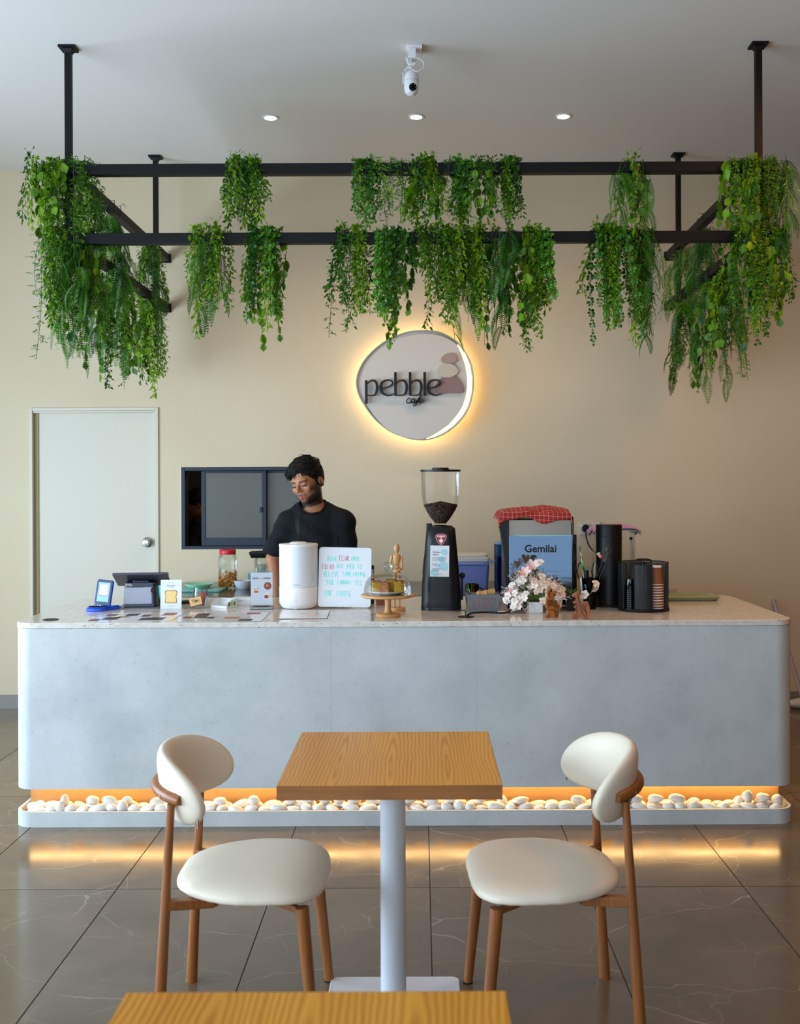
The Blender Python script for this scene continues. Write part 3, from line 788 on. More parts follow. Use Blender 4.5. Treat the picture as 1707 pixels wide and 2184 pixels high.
b = MB(); b.lathe([(0.034, 0.036), (0.036, 0.02), (0.036, 0.0), (0.033, -0.016), (0.024, -0.030), (0.01, -0.037), (0.001, -0.038)], 28, T((hx_, -0.02, hz_)))
b.obj('lower_shell', wpl, scn)
Ml = T((hx_ + 0.007, -0.048, hz_ - 0.004), (PI / 2 + 0.25, 0, 0.2))
MB().cyl(0.023, -0.02, 0.006, 24, Ml).obj('lens_barrel', wpl, scn, bevel=0.002)
MB().cyl(0.0185, 0.0062, 0.010, 24, Ml).obj('lens', mat('lens_black', '#08080a', 0.1), scn)
b = MB()
for k in range(6):
    a = k * PI / 3; b.cyl(0.0022, 0.0101, 0.0112, 8, Ml @ T((0.0125 * math.cos(a), 0.0125 * math.sin(a), 0)))
b.obj('infrared_leds', mat('ir_led', '#6b6b63', 0.3), scn)
for xx in (-0.040, 0.037): MB().rod((hx_ + xx, -0.01, hz_ + 0.025), (hx_ + xx * 1.0, -0.01, hz_ + 0.085), 0.003).obj('antenna', wpl, scn)
b = MB(); cab = smoothpoly([(bx0 + 0.01, -0.045, bz0 - 0.015), (bx0 + 0.05, -0.05, bz0 - 0.04), (bx0 + 0.055, -0.05, bz0 - 0.07), (bx0 + 0.02, -0.05, bz0 - 0.092), (bx0 - 0.01, -0.05, bz0 - 0.07)], 6, False)
b.tube(cab, 0.0022, 6)
for q in range(3):
    b.tube(smoothpoly([(bx0 + 0.013, -0.05 - .004 * q, bz0 - 0.048 - .003 * q), (bx0 - 0.012, -0.055, bz0 - 0.058 - .004 * q), (bx0 - 0.037, -0.055, bz0 - 0.085 - .004 * q), (bx0 - 0.03, -0.05, bz0 - 0.092), (bx0 - 0.005, -0.05, bz0 - 0.07)], 5), 0.002, 6, closed=True)
b.obj('power_cable', wpl, scn)

# ================================================================== HANGING GREENERY
L1 = m_leaf('leaf_round', '#174f12', '#5aa022'); L2 = m_leaf('leaf_small', '#1f5a0a', '#8ab61c')
L3 = m_leaf('leaf_feather', '#23680a', '#7cbe18'); L4 = m_leaf('leaf_fern', '#12480a', '#4f9616')
L5 = m_leaf('leaf_split', '#17550a', '#88ba1a'); STM = mat('vine_stem', '#2c4a1c', 0.6)
pr = random.Random(11)
def vine_path(L, outx, outy, rise, n=26, sway=0.02, seed=0):
    r_ = random.Random(seed); a1, a2 = r_.uniform(0, 6), r_.uniform(0, 6); pts = []
    for i in range(n):
        t = i / (n - 1); e = 1 - math.exp(-3.2 * t); s_ = math.sin
        pts.append(Vector((outx * e + sway * t * s_(5 * t + a1), outy * e + sway * t * s_(4 * t + a2), rise * s_(min(1, t * 8) * PI / 2) * (1 - t) - L * t ** 1.12)))
    return pts
def basis(d, az):
    d = d.normalized(); u = d.cross(Vector((math.cos(az), math.sin(az), 0.13)))
    if u.length < 1e-4: u = Vector((1, 0, 0))
    u.normalize(); return u, d.cross(u).normalized()
def at_path(pts, t):
    f = t * (len(pts) - 1); i = min(int(f), len(pts) - 2); return pts[i].lerp(pts[i + 1], f - i), (pts[i + 1] - pts[i])
def leaf_diamond(b, p, d, n_, L, W):
    s = d.cross(n_).normalized() * W
    m_ = p + d * (L * 0.5) + n_ * (L * 0.06)
    b.add([p, m_ - s, p + d * L - n_ * L * 0.1, m_ + s], [(0, 1, 2), (0, 2, 3)])
def leaf_round(b, p, d, n_, r):
    s = d.cross(n_).normalized(); c = p + d * r
    vs = [c + n_ * r * 0.15]; k = 7
    for i in range(k):
        a = 2 * PI * i / k; vs.append(c - d * math.cos(a) * r * 1.1 + s * math.sin(a) * r)
    b.add(vs, [(0, i + 1, (i + 1) % k + 1) for i in range(k)])
def rdir(r_, up=0.0):
    a = r_.uniform(0, 2 * PI); z = r_.uniform(-0.8, 0.25) + up; return Vector((math.cos(a), math.sin(a), z)).normalized()
def strand(kind, L, seed):
    r_ = random.Random(seed * 7 + 1); b = MB()
    out = r_.uniform(0.02, 0.085)
    pts = vine_path(L, out, r_.uniform(-.035, .035), r_.uniform(0.025, 0.06), seed=seed)
    b.cur = 1; b.tube(pts, 0.0014, 3); b.cur = 0
    if kind == 'round':
        t = 0.03; az = 0
        while t < 1:
            p, d = at_path(pts, t); az += 2.4
            for q in range(2):
                u, v = basis(d, az + q * PI)
                dd = (u * 1.0 + d.normalized() * 0.3 + Vector((0, 0, r_.uniform(-.3, .3)))).normalized()
                leaf_round(b, p + dd * 0.004, dd, (v + rdir(r_) * 0.5).normalized(), r_.uniform(0.0085, 0.0125) * (1 - 0.3 * t))
            t += 0.0125 / L * r_.uniform(.85, 1.2)
    elif kind == 'small':
        t = 0.02
        while t < 1:
            p, d = at_path(pts, t); 
            for q in range(4):
                dd = (rdir(r_) + d.normalized() * 0.5).normalized(); dd2 = rdir(r_)
                o = p + dd * r_.uniform(0.0, 0.022)
                leaf_diamond(b, o, (dd + d.normalized() * .2).normalized(), dd.cross(dd2).normalized(), r_.uniform(0.02, 0.032), r_.uniform(0.0055, 0.009))
            t += 0.013 / L
    elif kind == 'feather':
        t = 0.02
        while t < 1:
            p, d = at_path(pts, t); br = rdir(r_, -0.1); bl = r_.uniform(0.025, 0.06) * (1 - 0.4 * t)
            b.cur = 1; b.tube([p, p + br * bl], 0.0009, 3, cap=False); b.cur = 0
            for q in range(7):
                o = p + br * bl * (0.3 + 0.12 * q); dd = (br * 0.6 + rdir(r_)).normalized()
                leaf_diamond(b, o, dd, dd.cross(rdir(r_)).normalized(), r_.uniform(0.016, 0.026), 0.0022)
            t += 0.021 / L
    elif kind == 'grass':
        for q in range(int(26 * L / 0.5)):
            t = r_.uniform(0.0, 0.95); p, d = at_path(pts, t); br = (rdir(r_, -0.5) + Vector((0, 0, -0.8))).normalized()
            ll = r_.uniform(0.07, 0.15); mid = p + br * ll * 0.5 + rdir(r_) * 0.01; tip = mid + (br + Vector((0, 0, -.6))).normalized() * ll * 0.5
            s = br.cross(rdir(r_)).normalized() * 0.0016
            b.add([p - s, p + s, mid + s, mid - s, tip], [(0, 1, 2, 3), (3, 2, 4)])
            for z in range(3):
                dd = (br + rdir(r_) * .7).normalized(); leaf_diamond(b, p.lerp(tip, 0.3 + z * .2), dd, dd.cross(rdir(r_)).normalized(), 0.03, 0.0016)
    elif kind == 'fern':
        # a string of fronds
        t = 0.0; k = 0
        while t < 1:
            p, d = at_path(pts, t); az = r_.uniform(0, 6.28); fl = r_.uniform(0.13, 0.2)
            dirh = Vector((math.cos(az), math.sin(az), 0)); 
            fp = [p + dirh * (0.055 * math.sin(s * 1.7)) + Vector((0, 0, -fl * s ** 1.25)) for s in [i / 10 for i in range(11)]]
            b.cur = 1; b.tube(fp, 0.001, 3, cap=False); b.cur = 0
            u = dirh.cross(Vector((0, 0, 1)))
            m_ = 20
            for i in range(1, m_):
                s = i / m_; q, dd = at_path(fp, s); dd = dd.normalized(); ln = 0.030 * math.sin(PI * (0.12 + 0.86 * s)) + 0.004
                nn = dd.cross(u).normalized()
                for sg_ in (-1, 1): leaf_diamond(b, q, (u * sg_ + dd * 0.45).normalized(), nn, ln, 0.0032)
            t += 0.085 / L * r_.uniform(.8, 1.2)
    elif kind == 'bare': pass
    me = b.mesh('vine', [{'round': L1, 'small': L2, 'feather': L3, 'fern': L4, 'grass': L3, 'bare': L5}[kind], STM], 0)
    return me, pts
def split_leaf():
    """monstera-type leaf with notched sides, 1 unit long, in x (side) / z (down) with slight cupping"""
    b = MB(); lobes = 6; side = [(0.02, 0.0)]
    for i in range(lobes):
        a = i / lobes; wv = 0.42 * math.sin(PI * (0.16 + 0.78 * (a + 0.08))) + 0.04; z0_ = a * 0.84; z1_ = z0_ + 0.118
        side += [(0.07, z0_ + .01), (wv * 0.8, z0_ + 0.03 + wv * .3), (wv, z0_ + 0.062 + wv * .36), (wv * 0.86, z0_ + 0.092 + wv * .36), (0.07, z0_ + 0.080)]
    side += [(0.10, 0.93), (0.0, 1.04)]
    for s in (-1, 1):
        vs = [(0, 0, 0)]; 
        for (x, z) in side: vs.append((s * x, -0.10 * x * x * 4 + 0.06 * math.sin(z * 2.5), -z))
        # spine points
        sp = [(0, 0.06 * math.sin(z * 2.5), -z) for x, z in side]
        o = len(vs); vs += sp; fs = []
        for i in range(len(side) - 1): fs.append((1 + i, 2 + i, o + i + 1, o + i))
        b.add(vs, fs)
    return b.mesh('leaf', L5, 0)
SPLIT = split_leaf()
LIB = {}
for kd_ in ('round', 'small', 'feather', 'fern', 'grass', 'bare'):
    for li, LL in enumerate((0.25, 0.42, 0.60)):
        for v_ in range(3 if kd_ in ('small', 'feather', 'round') else 2):
            LIB.setdefault((kd_, li), []).append(strand(kd_, LL, hash((kd_ == 'round', kd_ == 'fern', kd_ == 'small', kd_ == 'grass', li, v_)) % 9973))
tie = mat('dark_cable_tie', '#10140f', 0.5)
def plant(px, py, Y, hw, Lz, kinds, n, label, along='x', group='hanging greenery bunches on the black rack', fixed=None, name='hanging_plant', minl=0.30, beamw=0.052):
    """px,py: photo pixel of the beam point it hangs from; Y depth there; hw half width (m); Lz length (m)"""
    X, Z = aty(px, py, Y)
    if fixed is not None: X = fixed
    t = thing(name, label, 'hanging plant', (X, Y, Z + beamw / 2), group=group)
    for q in range(2):
        o = (q - 0.5) * hw
        b = MB(); h = beamw / 2 + 0.004
        ring = [(-h, -h), (h, -h), (h, h), (-h, h)]
        if along == 'x': pts = [(o, a, c - beamw / 2) for a, c in ring]
        else: pts = [(a, o, c - beamw / 2) for a, c in ring]
        b.tube(pts, 0.0028, 4, closed=True)
        b.tube([(o if along == 'x' else h, -h if along == 'x' else o, 0.003), (o + .012, -h - 0.01, 0.012 - .02 * q), (o + .026, -h - 0.012, 0.010 - 0.04 * q)], 0.0012, 4)
        b.obj('cable_tie', tie, t)
    n = int(n * 1.45)
    for i in range(n):
        kd = kinds[i % len(kinds)]
        # longest strands near the middle
        fr = (i + 0.5) / n; o = (2 * ((i * 0.618) % 1) - 1) * hw * 0.72
        Ls = Lz * (minl + (1 - minl) * (1 - abs(o / hw) * 0.5) * pr.uniform(0.40, 1.0))
        if i == 0: Ls = Lz
        li = 0 if Ls < 0.33 else 1 if Ls < 0.51 else 2
        me, pts = pr.choice(LIB[('bare' if kd == 'split' else kd, li)])
        sc_ = Ls / (0.25, 0.42, 0.60)[li]
        side = (-1) ** i
        # strand's outward direction: over one side of the beam, or towards the bunch ends
        if along == 'x': loc = (o, side * 0.026, pr.uniform(-0.01, 0.01)); rz = (-PI / 2 if side < 0 else PI / 2) + pr.uniform(-0.9, 0.9)
        else: loc = (side * 0.012, o, -beamw - 0.032 + pr.uniform(-0.012, 0.0)); rz = (PI if side < 0 else 0) + pr.uniform(-0.9, 0.9)
        hs = pr.uniform(0.8, 1.1)
        vo_ = link('vine', me, t, loc, (0, 0, rz), (hs, hs, sc_))
        if kd == 'split':
            k = 0; tt = 0.04
            while tt < 1.0:
                p, d = at_path(pts, min(tt, 1)); az = k * 2.3 + pr.uniform(-.5, .5)
                s_ = pr.uniform(0.048, 0.072) * (1.0 - 0.25 * tt)
                link('leaf', SPLIT, vo_, (p.x, p.y, p.z), (pr.uniform(-0.35, 0.15) , pr.uniform(-0.6, 0.6), az), (s_ / hs, s_ / hs, s_ / sc_))
                tt += 0.040 / Ls; k += 1
    return t
M_ = 430.0
# upper front crossbeam
plant(520, 361, FY, .105, .34, ['small', 'round', 'small', 'small'], 18, 'dense small-leaved bunch alone on the upper crossbeam, left of the centre group')
plant(782, 361, FY, .08, .36, ['round', 'round', 'small'], 12, 'round-leaved vine bunch at the left end of the upper centre group')
plant(846, 361, FY, .055, .33, ['feather'], 8, 'thin feathery bunch on the upper crossbeam beside the round-leaved one')
plant(910, 361, FY, .09, .34, ['small', 'split', 'small', 'split', 'small'], 15, 'split-leaf and small-leaved bunch on the upper crossbeam, below the security camera')
plant(984, 361, FY, .075, .36, ['small', 'feather', 'small', 'round'], 14, 'small-leaved bunch on the upper crossbeam, third from the right of the centre group')
plant(1034, 361, FY, .075, .34, ['split', 'split', 'small'], 9, 'dark split-leaf bunch on the upper crossbeam in the right half of the centre group')
plant(1086, 361, FY, .06, .33, ['round', 'small'], 9, 'thin round-leaved bunch at the right end of the upper centre group')
plant(1352, 361, FY, .085, .40, ['fern', 'fern', 'split', 'fern', 'small'], 13, 'narrow fern bunch alone on the upper crossbeam, right of the centre group')
# lower front crossbeam
plant(447, 507, FY, .10, .50, ['small', 'small', 'fern', 'small', 'fern'], 14, 'yellow-green vine and fern bunch at the left of the lower crossbeam')
plant(566, 507, FY, .105, .56, ['split', 'round', 'small', 'round', 'split', 'small'], 17, 'split-leaf and round-leaved bunch on the lower crossbeam below the lone left one')
plant(757, 507, FY, .095, .52, ['feather', 'small', 'small', 'feather'], 15, 'bright feathery bunch at the left end of the lower centre group')
plant(838, 507, FY, .10, .58, ['split', 'round', 'small', 'round'], 16, 'long split-leaf and round-leaved bunch whose tip hangs over the sign')
plant(898, 507, FY, .06, .24, ['split', 'small'], 8, 'short split-leaf bunch in the middle of the lower crossbeam')
plant(948, 507, FY, .09, .46, ['small', 'small', 'feather'], 16, 'small-leaved bunch on the lower crossbeam just right of the middle')
plant(1010, 507, FY, .09, .53, ['fern', 'small', 'split', 'small'], 15, 'dark fern and small-leaved bunch on the lower crossbeam above the sign edge')
plant(1078, 507, FY, .09, .55, ['split', 'fern', 'small', 'fern'], 14, 'split-leaf and fern bunch, second from the right of the lower centre group')
plant(1142, 507, FY, .095, .56, ['small', 'round', 'small', 'split', 'small'], 18, 'round-edged small-leaved bunch at the right end of the lower centre group')
plant(1300, 505, FY, .095, .56, ['round', 'round', 'small'], 17, 'glossy round-leaved bunch on the lower crossbeam, below left of the fern bunch')
plant(1370, 505, FY, .09, .56, ['small', 'grass', 'fern', 'grass', 'small'], 16, 'wispy grass-like bunch on the lower crossbeam, below right of the fern bunch')
# left corner and side
GL = 'hanging greenery bunches at the left end of the rack'; GR = 'hanging greenery bunches at the right end of the rack'
plant(112, 361, FY - .02, .14, .44, ['split', 'small', 'split', 'split'], 15, 'dark split-leaf bunch at the front left corner of the rack', group=GL)
plant(162, 361, FY + .02, .13, .50, ['feather', 'feather', 'small', 'feather'], 20, 'bright feathery bunch at the front left corner of the rack', group=GL)
plant(130, 505, FY, .13, .62, ['feather', 'grass', 'small', 'grass', 'fern'], 22, 'wispy long bunch hanging lowest at the front left corner', group=GL)
plant(178, 507, FY + .06, .10, .60, ['feather', 'fern', 'small', 'split'], 18, 'thick ferny bunch at the left corner, beside the wispy one', group=GL)
def sideplant(px, upper, Xs, Lz, kinds, n, label, g, hw=.13):
    Y = Xs * FPX / (px - HX); Y = max(Y, FY + 0.1)
    z = zU if upper else zL
    py = HY - (z - CAMZ) / Y * FPX
    return plant(px, py, Y, hw, Lz, kinds, n, label, along='y', group=g, fixed=Xs, beamw=0.048)
sideplant(203, True, LX, .30, ['small', 'feather', 'split'], 8, 'small-leaved bunch on the upper left side beam, nearest the corner', GL, .10)
sideplant(243, True, LX, .50, ['fern', 'feather', 'fern', 'grass'], 14, 'fern bunch in the middle of the upper left side beam', GL, .12)
sideplant(322, True, LX, .42, ['fern', 'feather', 'small'], 13, 'feathery bunch at the wall end of the upper left side beam', GL, .15)
sideplant(190, False, LX, .55, ['split', 'feather', 'fern', 'small'], 13, 'split-leaf bunch on the lower left side beam, nearest the corner', GL, .12)
sideplant(246, False, LX, .64, ['feather', 'small', 'split', 'feather', 'fern'], 17, 'long bunch in the middle of the lower left side beam', GL, .14)
sideplant(266, False, LX, .56, ['feather', 'small', 'split', 'feather'], 10, 'long feathery bunch past the middle of the lower left side beam', GL, .14)
sideplant(324, False, LX, .60, ['small', 'split', 'feather', 'small'], 18, 'full bunch at the wall end of the lower left side beam', GL, .17)
# right corner and side
plant(1588, 359, FY - .02, .10, .50, ['split', 'split', 'small'], 13, 'split-leaf bunch at the front right corner of the rack', group=GR)
plant(1626, 359, FY, .10, .46, ['feather', 'feather', 'small'], 14, 'feathery bunch at the front right corner of the rack', group=GR)
plant(1658, 359, FY + .02, .08, .50, ['fern', 'fern', 'grass'], 10, 'dark fern bunch trailing outside the right corner post', group=GR)
plant(1600, 504, FY - .02, .10, .58, ['split', 'small', 'split', 'feather'], 15, 'long split-leaf bunch hanging lowest at the right corner', group=GR)
plant(1645, 504, FY + .03, .09, .56, ['round', 'split', 'round', 'small'], 14, 'long round-leaved vine at the outer right corner', group=GR)
sideplant(1506, True, 1.703, .50, ['fern', 'fern', 'feather'], 12, 'fern bunch in the middle of the upper right side beam', GR, .12)
sideplant(1459, True, 1.718, .42, ['grass', 'feather', 'fern'], 12, 'soft grassy bunch at the wall end of the upper right side beam', GR, .16)
sideplant(1550, False, 1.700, .60, ['feather', 'small', 'fern', 'split'], 17, 'bushy bunch on the lower right side beam near the corner', GR, .13)
sideplant(1518, False, 1.706, .60, ['fern', 'feather', 'split'], 13, 'narrow ferny bunch in the middle of the lower right side beam', GR, .10)
sideplant(1462, False, 1.718, .58, ['feather', 'fern', 'split', 'small'], 15, 'slim dark bunch at the wall end of the lower right side beam', GR, .14)

# ================================================================== DINING TABLES AND CHAIRS
ttop = m_tabletop(); tedge = m_wood('table_edge_wood', '#8a5524', '#9a6230', '#a66c38', (2, 30, 40), 0.4)
greyw = mat('white_enamel', '#c9ccd2', 0.32)
def table(x, y, name, label):
    t = thing(name, label, 'table', (x, y, 0), group='small square cafe tables')
    MB().prism([(-.2985, -.2985), (.2985, -.2985), (.2985, .2985), (-.2985, .2985)], 0.7105, 0.749, axis='z').obj('tabletop', ttop, t, bevel=0.0008)
    b = MB()
    for s in (-1, 1):
        b.box(-.2995, .2995, min(s * .2986, s * .2995), max(s * .2986, s * .2995), 0.7105, 0.7485); b.box(min(s * .2986, s * .2995), max(s * .2986, s * .2995), -.2985, .2985, 0.7105, 0.7485)
    b.obj('edge_banding', tedge, t)
    MB().cyl(0.0375, 0.008, 0.705, 32).obj('column', greyw, t)
    MB().prism(rrect(.40, .40, .025), 0.0, 0.0075, axis='z').obj('base_plate', greyw, t, bevel=0.003)
    MB().box(-.12, .12, -.12, .12, 0.7051, 0.710).obj('mounting_plate', greyw, t)
    return t
table(-0.0855, 3.069, 'cafe_table', 'square wooden cafe table standing between the two cream chairs')
table(-0.168, 1.349, 'cafe_table', 'blurred square wooden cafe table nearest the camera')
cream = mat('cream_leather', '#e6dac6', 0.46)
tc = NT(cream); tc.bump(tc.noise(tc.coord(), 900, 2), 0.06, 0.0005)
legw = m_wood('chair_wood', '#7c461f', '#8f5527', '#9d6231', (40, 40, 3), 0.42)
darkf = mat('dark_upholstery_lining', '#1b1917', 0.9)
def seat_mesh():
    b = MB(); rings = 26; N = 96
    def outline(a):   # polar outline, x forward
        c, s = math.cos(a), math.sin(a)
        n = 3.6; r = (abs(c / 0.215) ** n + abs(s / 0.236) ** n) ** (-1 / n)
        x, y = r * c, r * s
        f = 1 - 0.34 * max(0, -x / 0.215) ** 1.4      # narrower at the back
        return x, y * f
    prof = []     # (radial factor, z) cross-section from top centre round the rim to the bottom centre
    for i in range(27):
        a = PI / 2 * (1 - i / 26 * 1.62); c_ = math.cos(a); s_ = math.sin(a)
        prof.append((max(0.0001, abs(c_) ** (0.54 if s_ > 0 else .5)), 0.022 + (0.040 if s_ > 0 else 0.024) * math.copysign(abs(s_) ** (0.80 if s_ > 0 else 1), s_)))
    prof += [(0.8, 0.0), (0.6, -0.002), (0.0001, -0.002)]
    vs = []
    for (q, z) in prof:
        for k in range(N):
            a = 2 * PI * k / N; x, y = outline(a)
            rip = 0.0
            if z < 0.03 and q > 0.85:
                rip = 0.007 * max(0, math.sin(k * 1.9 + 2 * math.sin(k * 0.37))) * (0.03 - z) / 0.03
            drop = -0.010 * max(0, x / 0.215) ** 3 * (q ** 2)
            vs.append((x * (q - rip * 3), y * (q - rip * 3), z + drop))
    fs = [(i * N + k, i * N + (k + 1) % N, (i + 1) * N + (k + 1) % N, (i + 1) * N + k) for i in range(len(prof) - 1) for k in range(N)]
    b.add(vs, fs); return b.mesh('seat', cream, 60)
def back_mesh():
    b = MB(); NU, NV = 56, 28; R = 0.25
    vs = []; A0 = math.radians(66)
    for i in range(NU + 1):
        u = -1 + 2 * i / NU; uu = math.sin(u * PI / 2)
        e = max(0.0, 1 - abs(uu) ** 3.6) ** 0.5
        hh = 0.092 * max(e, 0.02); th = 0.026 * max(e, 0.02) ** 0.5
        a = uu * A0 * 0.98; cz_ = 0.707 - 0.034 * uu * uu
        for j in range(NV):
            p = 2 * PI * j / NV
            ce, se = math.cos(p), math.sin(p)
            dz = hh * math.copysign(abs(ce) ** 0.8, ce); dr = th * math.copysign(abs(se) ** 0.85, se)
            # pad leans back at the top; curl outward at lower edge
            rr = R + dr + 0.16 * dz + (0.0009 * math.sin(i * 2.2) if ce < -0.75 and abs(uu) < 0.9 else 0)
            vs.append((-rr * math.cos(a), rr * math.sin(a), cz_ + dz))
    fs = [(i * NV + j, i * NV + (j + 1) % NV, (i + 1) * NV + (j + 1) % NV, (i + 1) * NV + j) for i in range(NU) for j in range(NV)]
    fs += [tuple(range(NV)), tuple(reversed(range(NU * NV, (NU + 1) * NV)))]
    b.add(vs, fs, T((0.025, 0, 0))); return b.mesh('backrest', cream, 70)
SEAT, BACK = seat_mesh(), back_mesh()
def chair(x, y, rz, label, tilt=0.0):
    t = thing('dining_chair', label, 'chair', (x, y, 0), rz, 'cream dining chairs at the cafe table')
    link('seat', SEAT, t, (0.02, 0, 0.397)); link('backrest', BACK, t, (0, 0, 0.0))
    # curved wooden rail behind the pad
    pts = []; rr = 0.283
    for i in range(25):
        a = math.radians(-52 + 104 * i / 24); pts.append((0.027 - rr * math.cos(a) * 1.0, rr * math.sin(a) * 0.97, 0.688 + 0.006 * math.cos(a)))
    b = MB(); rads = [0.0125] + [0.0150 + 0.002 * math.cos(math.radians(-52 + 104 * i / 24)) for i in range(1, 24)] + [0.0125]
    b.tube(pts, rads, 16); rail = b.obj('back_rail', legw, t)
    for s in (-1, 1):
        a = math.radians(36 * s); p = Vector((0.027 - (rr + 0.0145) * math.cos(a), (rr + 0.0145) * math.sin(a) * 0.97, 0.692))
        MB().cyl(0.005, 0, 0.003, 12).obj('screw', chrome, rail, loc=p, rot=Vector((-math.cos(a), math.sin(a), 0)).to_track_quat('Z', 'Y').to_euler())
        MB().rod((-0.214, s * 0.214, 0.0), (-0.176, s * 0.200, 0.678), 0.0175, 0.0105, 18).obj('leg', legw, t)
        # thicker middle of the rear leg
        MB().rod((0.216, s * 0.212, 0.0), (0.178, s * 0.190, 0.392), 0.0140, 0.0190, 18).obj('leg', legw, t)
        b = MB(); b.tube([(-0.192, s * 0.203, 0.405), (-0.07, s * 0.150, 0.392)], 0.020, 4, flat=0.9); b.obj('side_rail', legw, t, bevel=0.002)
        b = MB(); b.tube([(0.180, s * 0.186, 0.380), (0.08, s * 0.12, 0.386)], 0.012, 4); b.obj('bracket', legw, t, bevel=0.002)
        b = MB()
        for (fx, fy) in ((-0.214, s * 0.214), (0.216, s * 0.212)): b.cyl(0.0155, -0.0, 0.004, 16, T((fx, fy, 0)))
        b.obj('foot_glide', darkf, t)
    b = MB(); b.tube([(-0.07, -0.155, 0.392), (-0.07, 0.155, 0.392)], 0.016, 4); b.obj('crossbar', legw, t)
    b = MB(); b.lathe([(0.14, 0.388), (0.17, 0.3965)], 32, T((0.02, 0, 0), (0, 0, 0), (1, 1.05, 1))); b.obj('seat_lining', darkf, t)
    b = MB(); b.rod((-0.098, -0.222, 0.640), (-0.098, -0.223, 0.618), 0.003, 0.003, 6); b.obj('zip_pull', chrome, t)
    return t
chair(-0.507, 3.047, 0.0, 'cream leather chair with wooden legs on the left of the table')
chair(0.369, 3.045, PI + 0.06, 'cream leather chair with wooden legs on the right of the table')
# ================================================================== PEOPLE
def rotm(rx, ry, rz): return np.array((Matrix.Rotation(rz, 3, 'Z') @ Matrix.Rotation(rx, 3, 'X') @ Matrix.Rotation(ry, 3, 'Y')), np.float32)
def head_sdf(Q, fine=True):
    """head in its own frame: face looks along -y, origin between the ears"""
    A = np.array
    Q = Q * np.array([1, 1, 1], np.float32)
    d = s_ell(Q, (0, .014, .045), (.074, .094, .086))
    d = smin(d, s_ell(Q, (0, -.024, -.022), (.060, .064, .080)), .03)
    d = smin(d, s_ell(Q, (0, -.030, -.060), (.044, .048, .046)), .02)
    d = smin(d, s_ell(Q, (0, -.070, -.092), (.021, .016, .016)), .018)
    ax = np.abs(Q[..., 0]); Qs = Q.copy(); Qs[..., 0] = ax
    d = smin(d, s_ell(Qs, (.045, -.006, -.055), (.016, .028, .03)), .02)
    d = smin(d, s_ell(Qs, (.038, -.066, -.022), (.020, .018, .020)), .016)
    d = smin(d, s_ell(Qs, (.024, -.078, .026), (.026, .010, .008)), .022)
    d = smax(d, -s_ell(Qs, (.031, -.098, .006), (.018, .014, .011)), .010)
    d = smin(d, s_ell(Qs, (.031, -.073, .003), (.0145, .0135, .0105)), .003)
    # crease under the upper lid (eyes cast down)
    d = smax(d, -s_ell(Qs, (.031, -.0885, -.0045), (.013, .004, .0012)), .002)
    d = smin(d, s_cap(Q, (0, -.084, .014), (0, -.108, -.020), .0065, .0095), .009)
    d = smin(d, s_ell(Q, (0, -.108, -.024), (.0105, .009, .008)), .006)
    d = smin(d, s_ell(Qs, (.0125, -.096, -.027), (.007, .008, .0065)), .005)
    d = smax(d, -s_ell(Qs, (.006, -.102, -.034), (.0035, .005, .003)), .002)
    # mouth mound, lips, smile corners
    d = smin(d, s_ell(Q, (0, -.078, -.056), (.026, .016, .020)), .012)
    d = smin(d, s_cap(Qs, (0, -.0955, -.0525), (.021, -.0855, -.0500), .0045, .0025), .003)
    d = smin(d, s_cap(Qs, (0, -.0940, -.0620), (.016, -.0870, -.0570), .0058, .003), .003)
    d = smax(d, -s_cap(Qs, (0, -.1005, -.0568), (.026, -.0865, -.0525), .0014, .0016), .002)
    # ears
    Re = rotm(0.15, 0.0, -0.35)
    Qe = Qs.copy()
    e = s_ell(Qe, (.078, .012, -.014), (.007, .017, .029), Re)
    e = smax(e, -s_ell(Qe, (.0855, .008, -.010), (.0065, .010, .017), Re), .003)
    d = smin(d, e, .006)
    return d
def paint(me, fn, name='skin_tone'):
    n = len(me.vertices); co = np.empty(n * 3, np.float32); me.vertices.foreach_get('co', co); co = co.reshape(-1, 3)
    c = fn(co); at = me.color_attributes.new(name, 'FLOAT_COLOR', 'POINT')
    at.data.foreach_set('color', np.concatenate([c, np.ones((n, 1), np.float32)], 1).astype(np.float32).ravel())
skin = mat('skin', '#8a5535', 0.5, Subsurface_Weight=0.08)
ts = NT(skin); at_ = ts.n('ShaderNodeAttribute'); at_.attribute_name = 'skin_tone'; ts.col(at_.outputs['Color'])
def L3c(h): return np.array(lin(h)[:3], np.float32)
def gm_(x, s): return np.exp(-(x / s) ** 2)
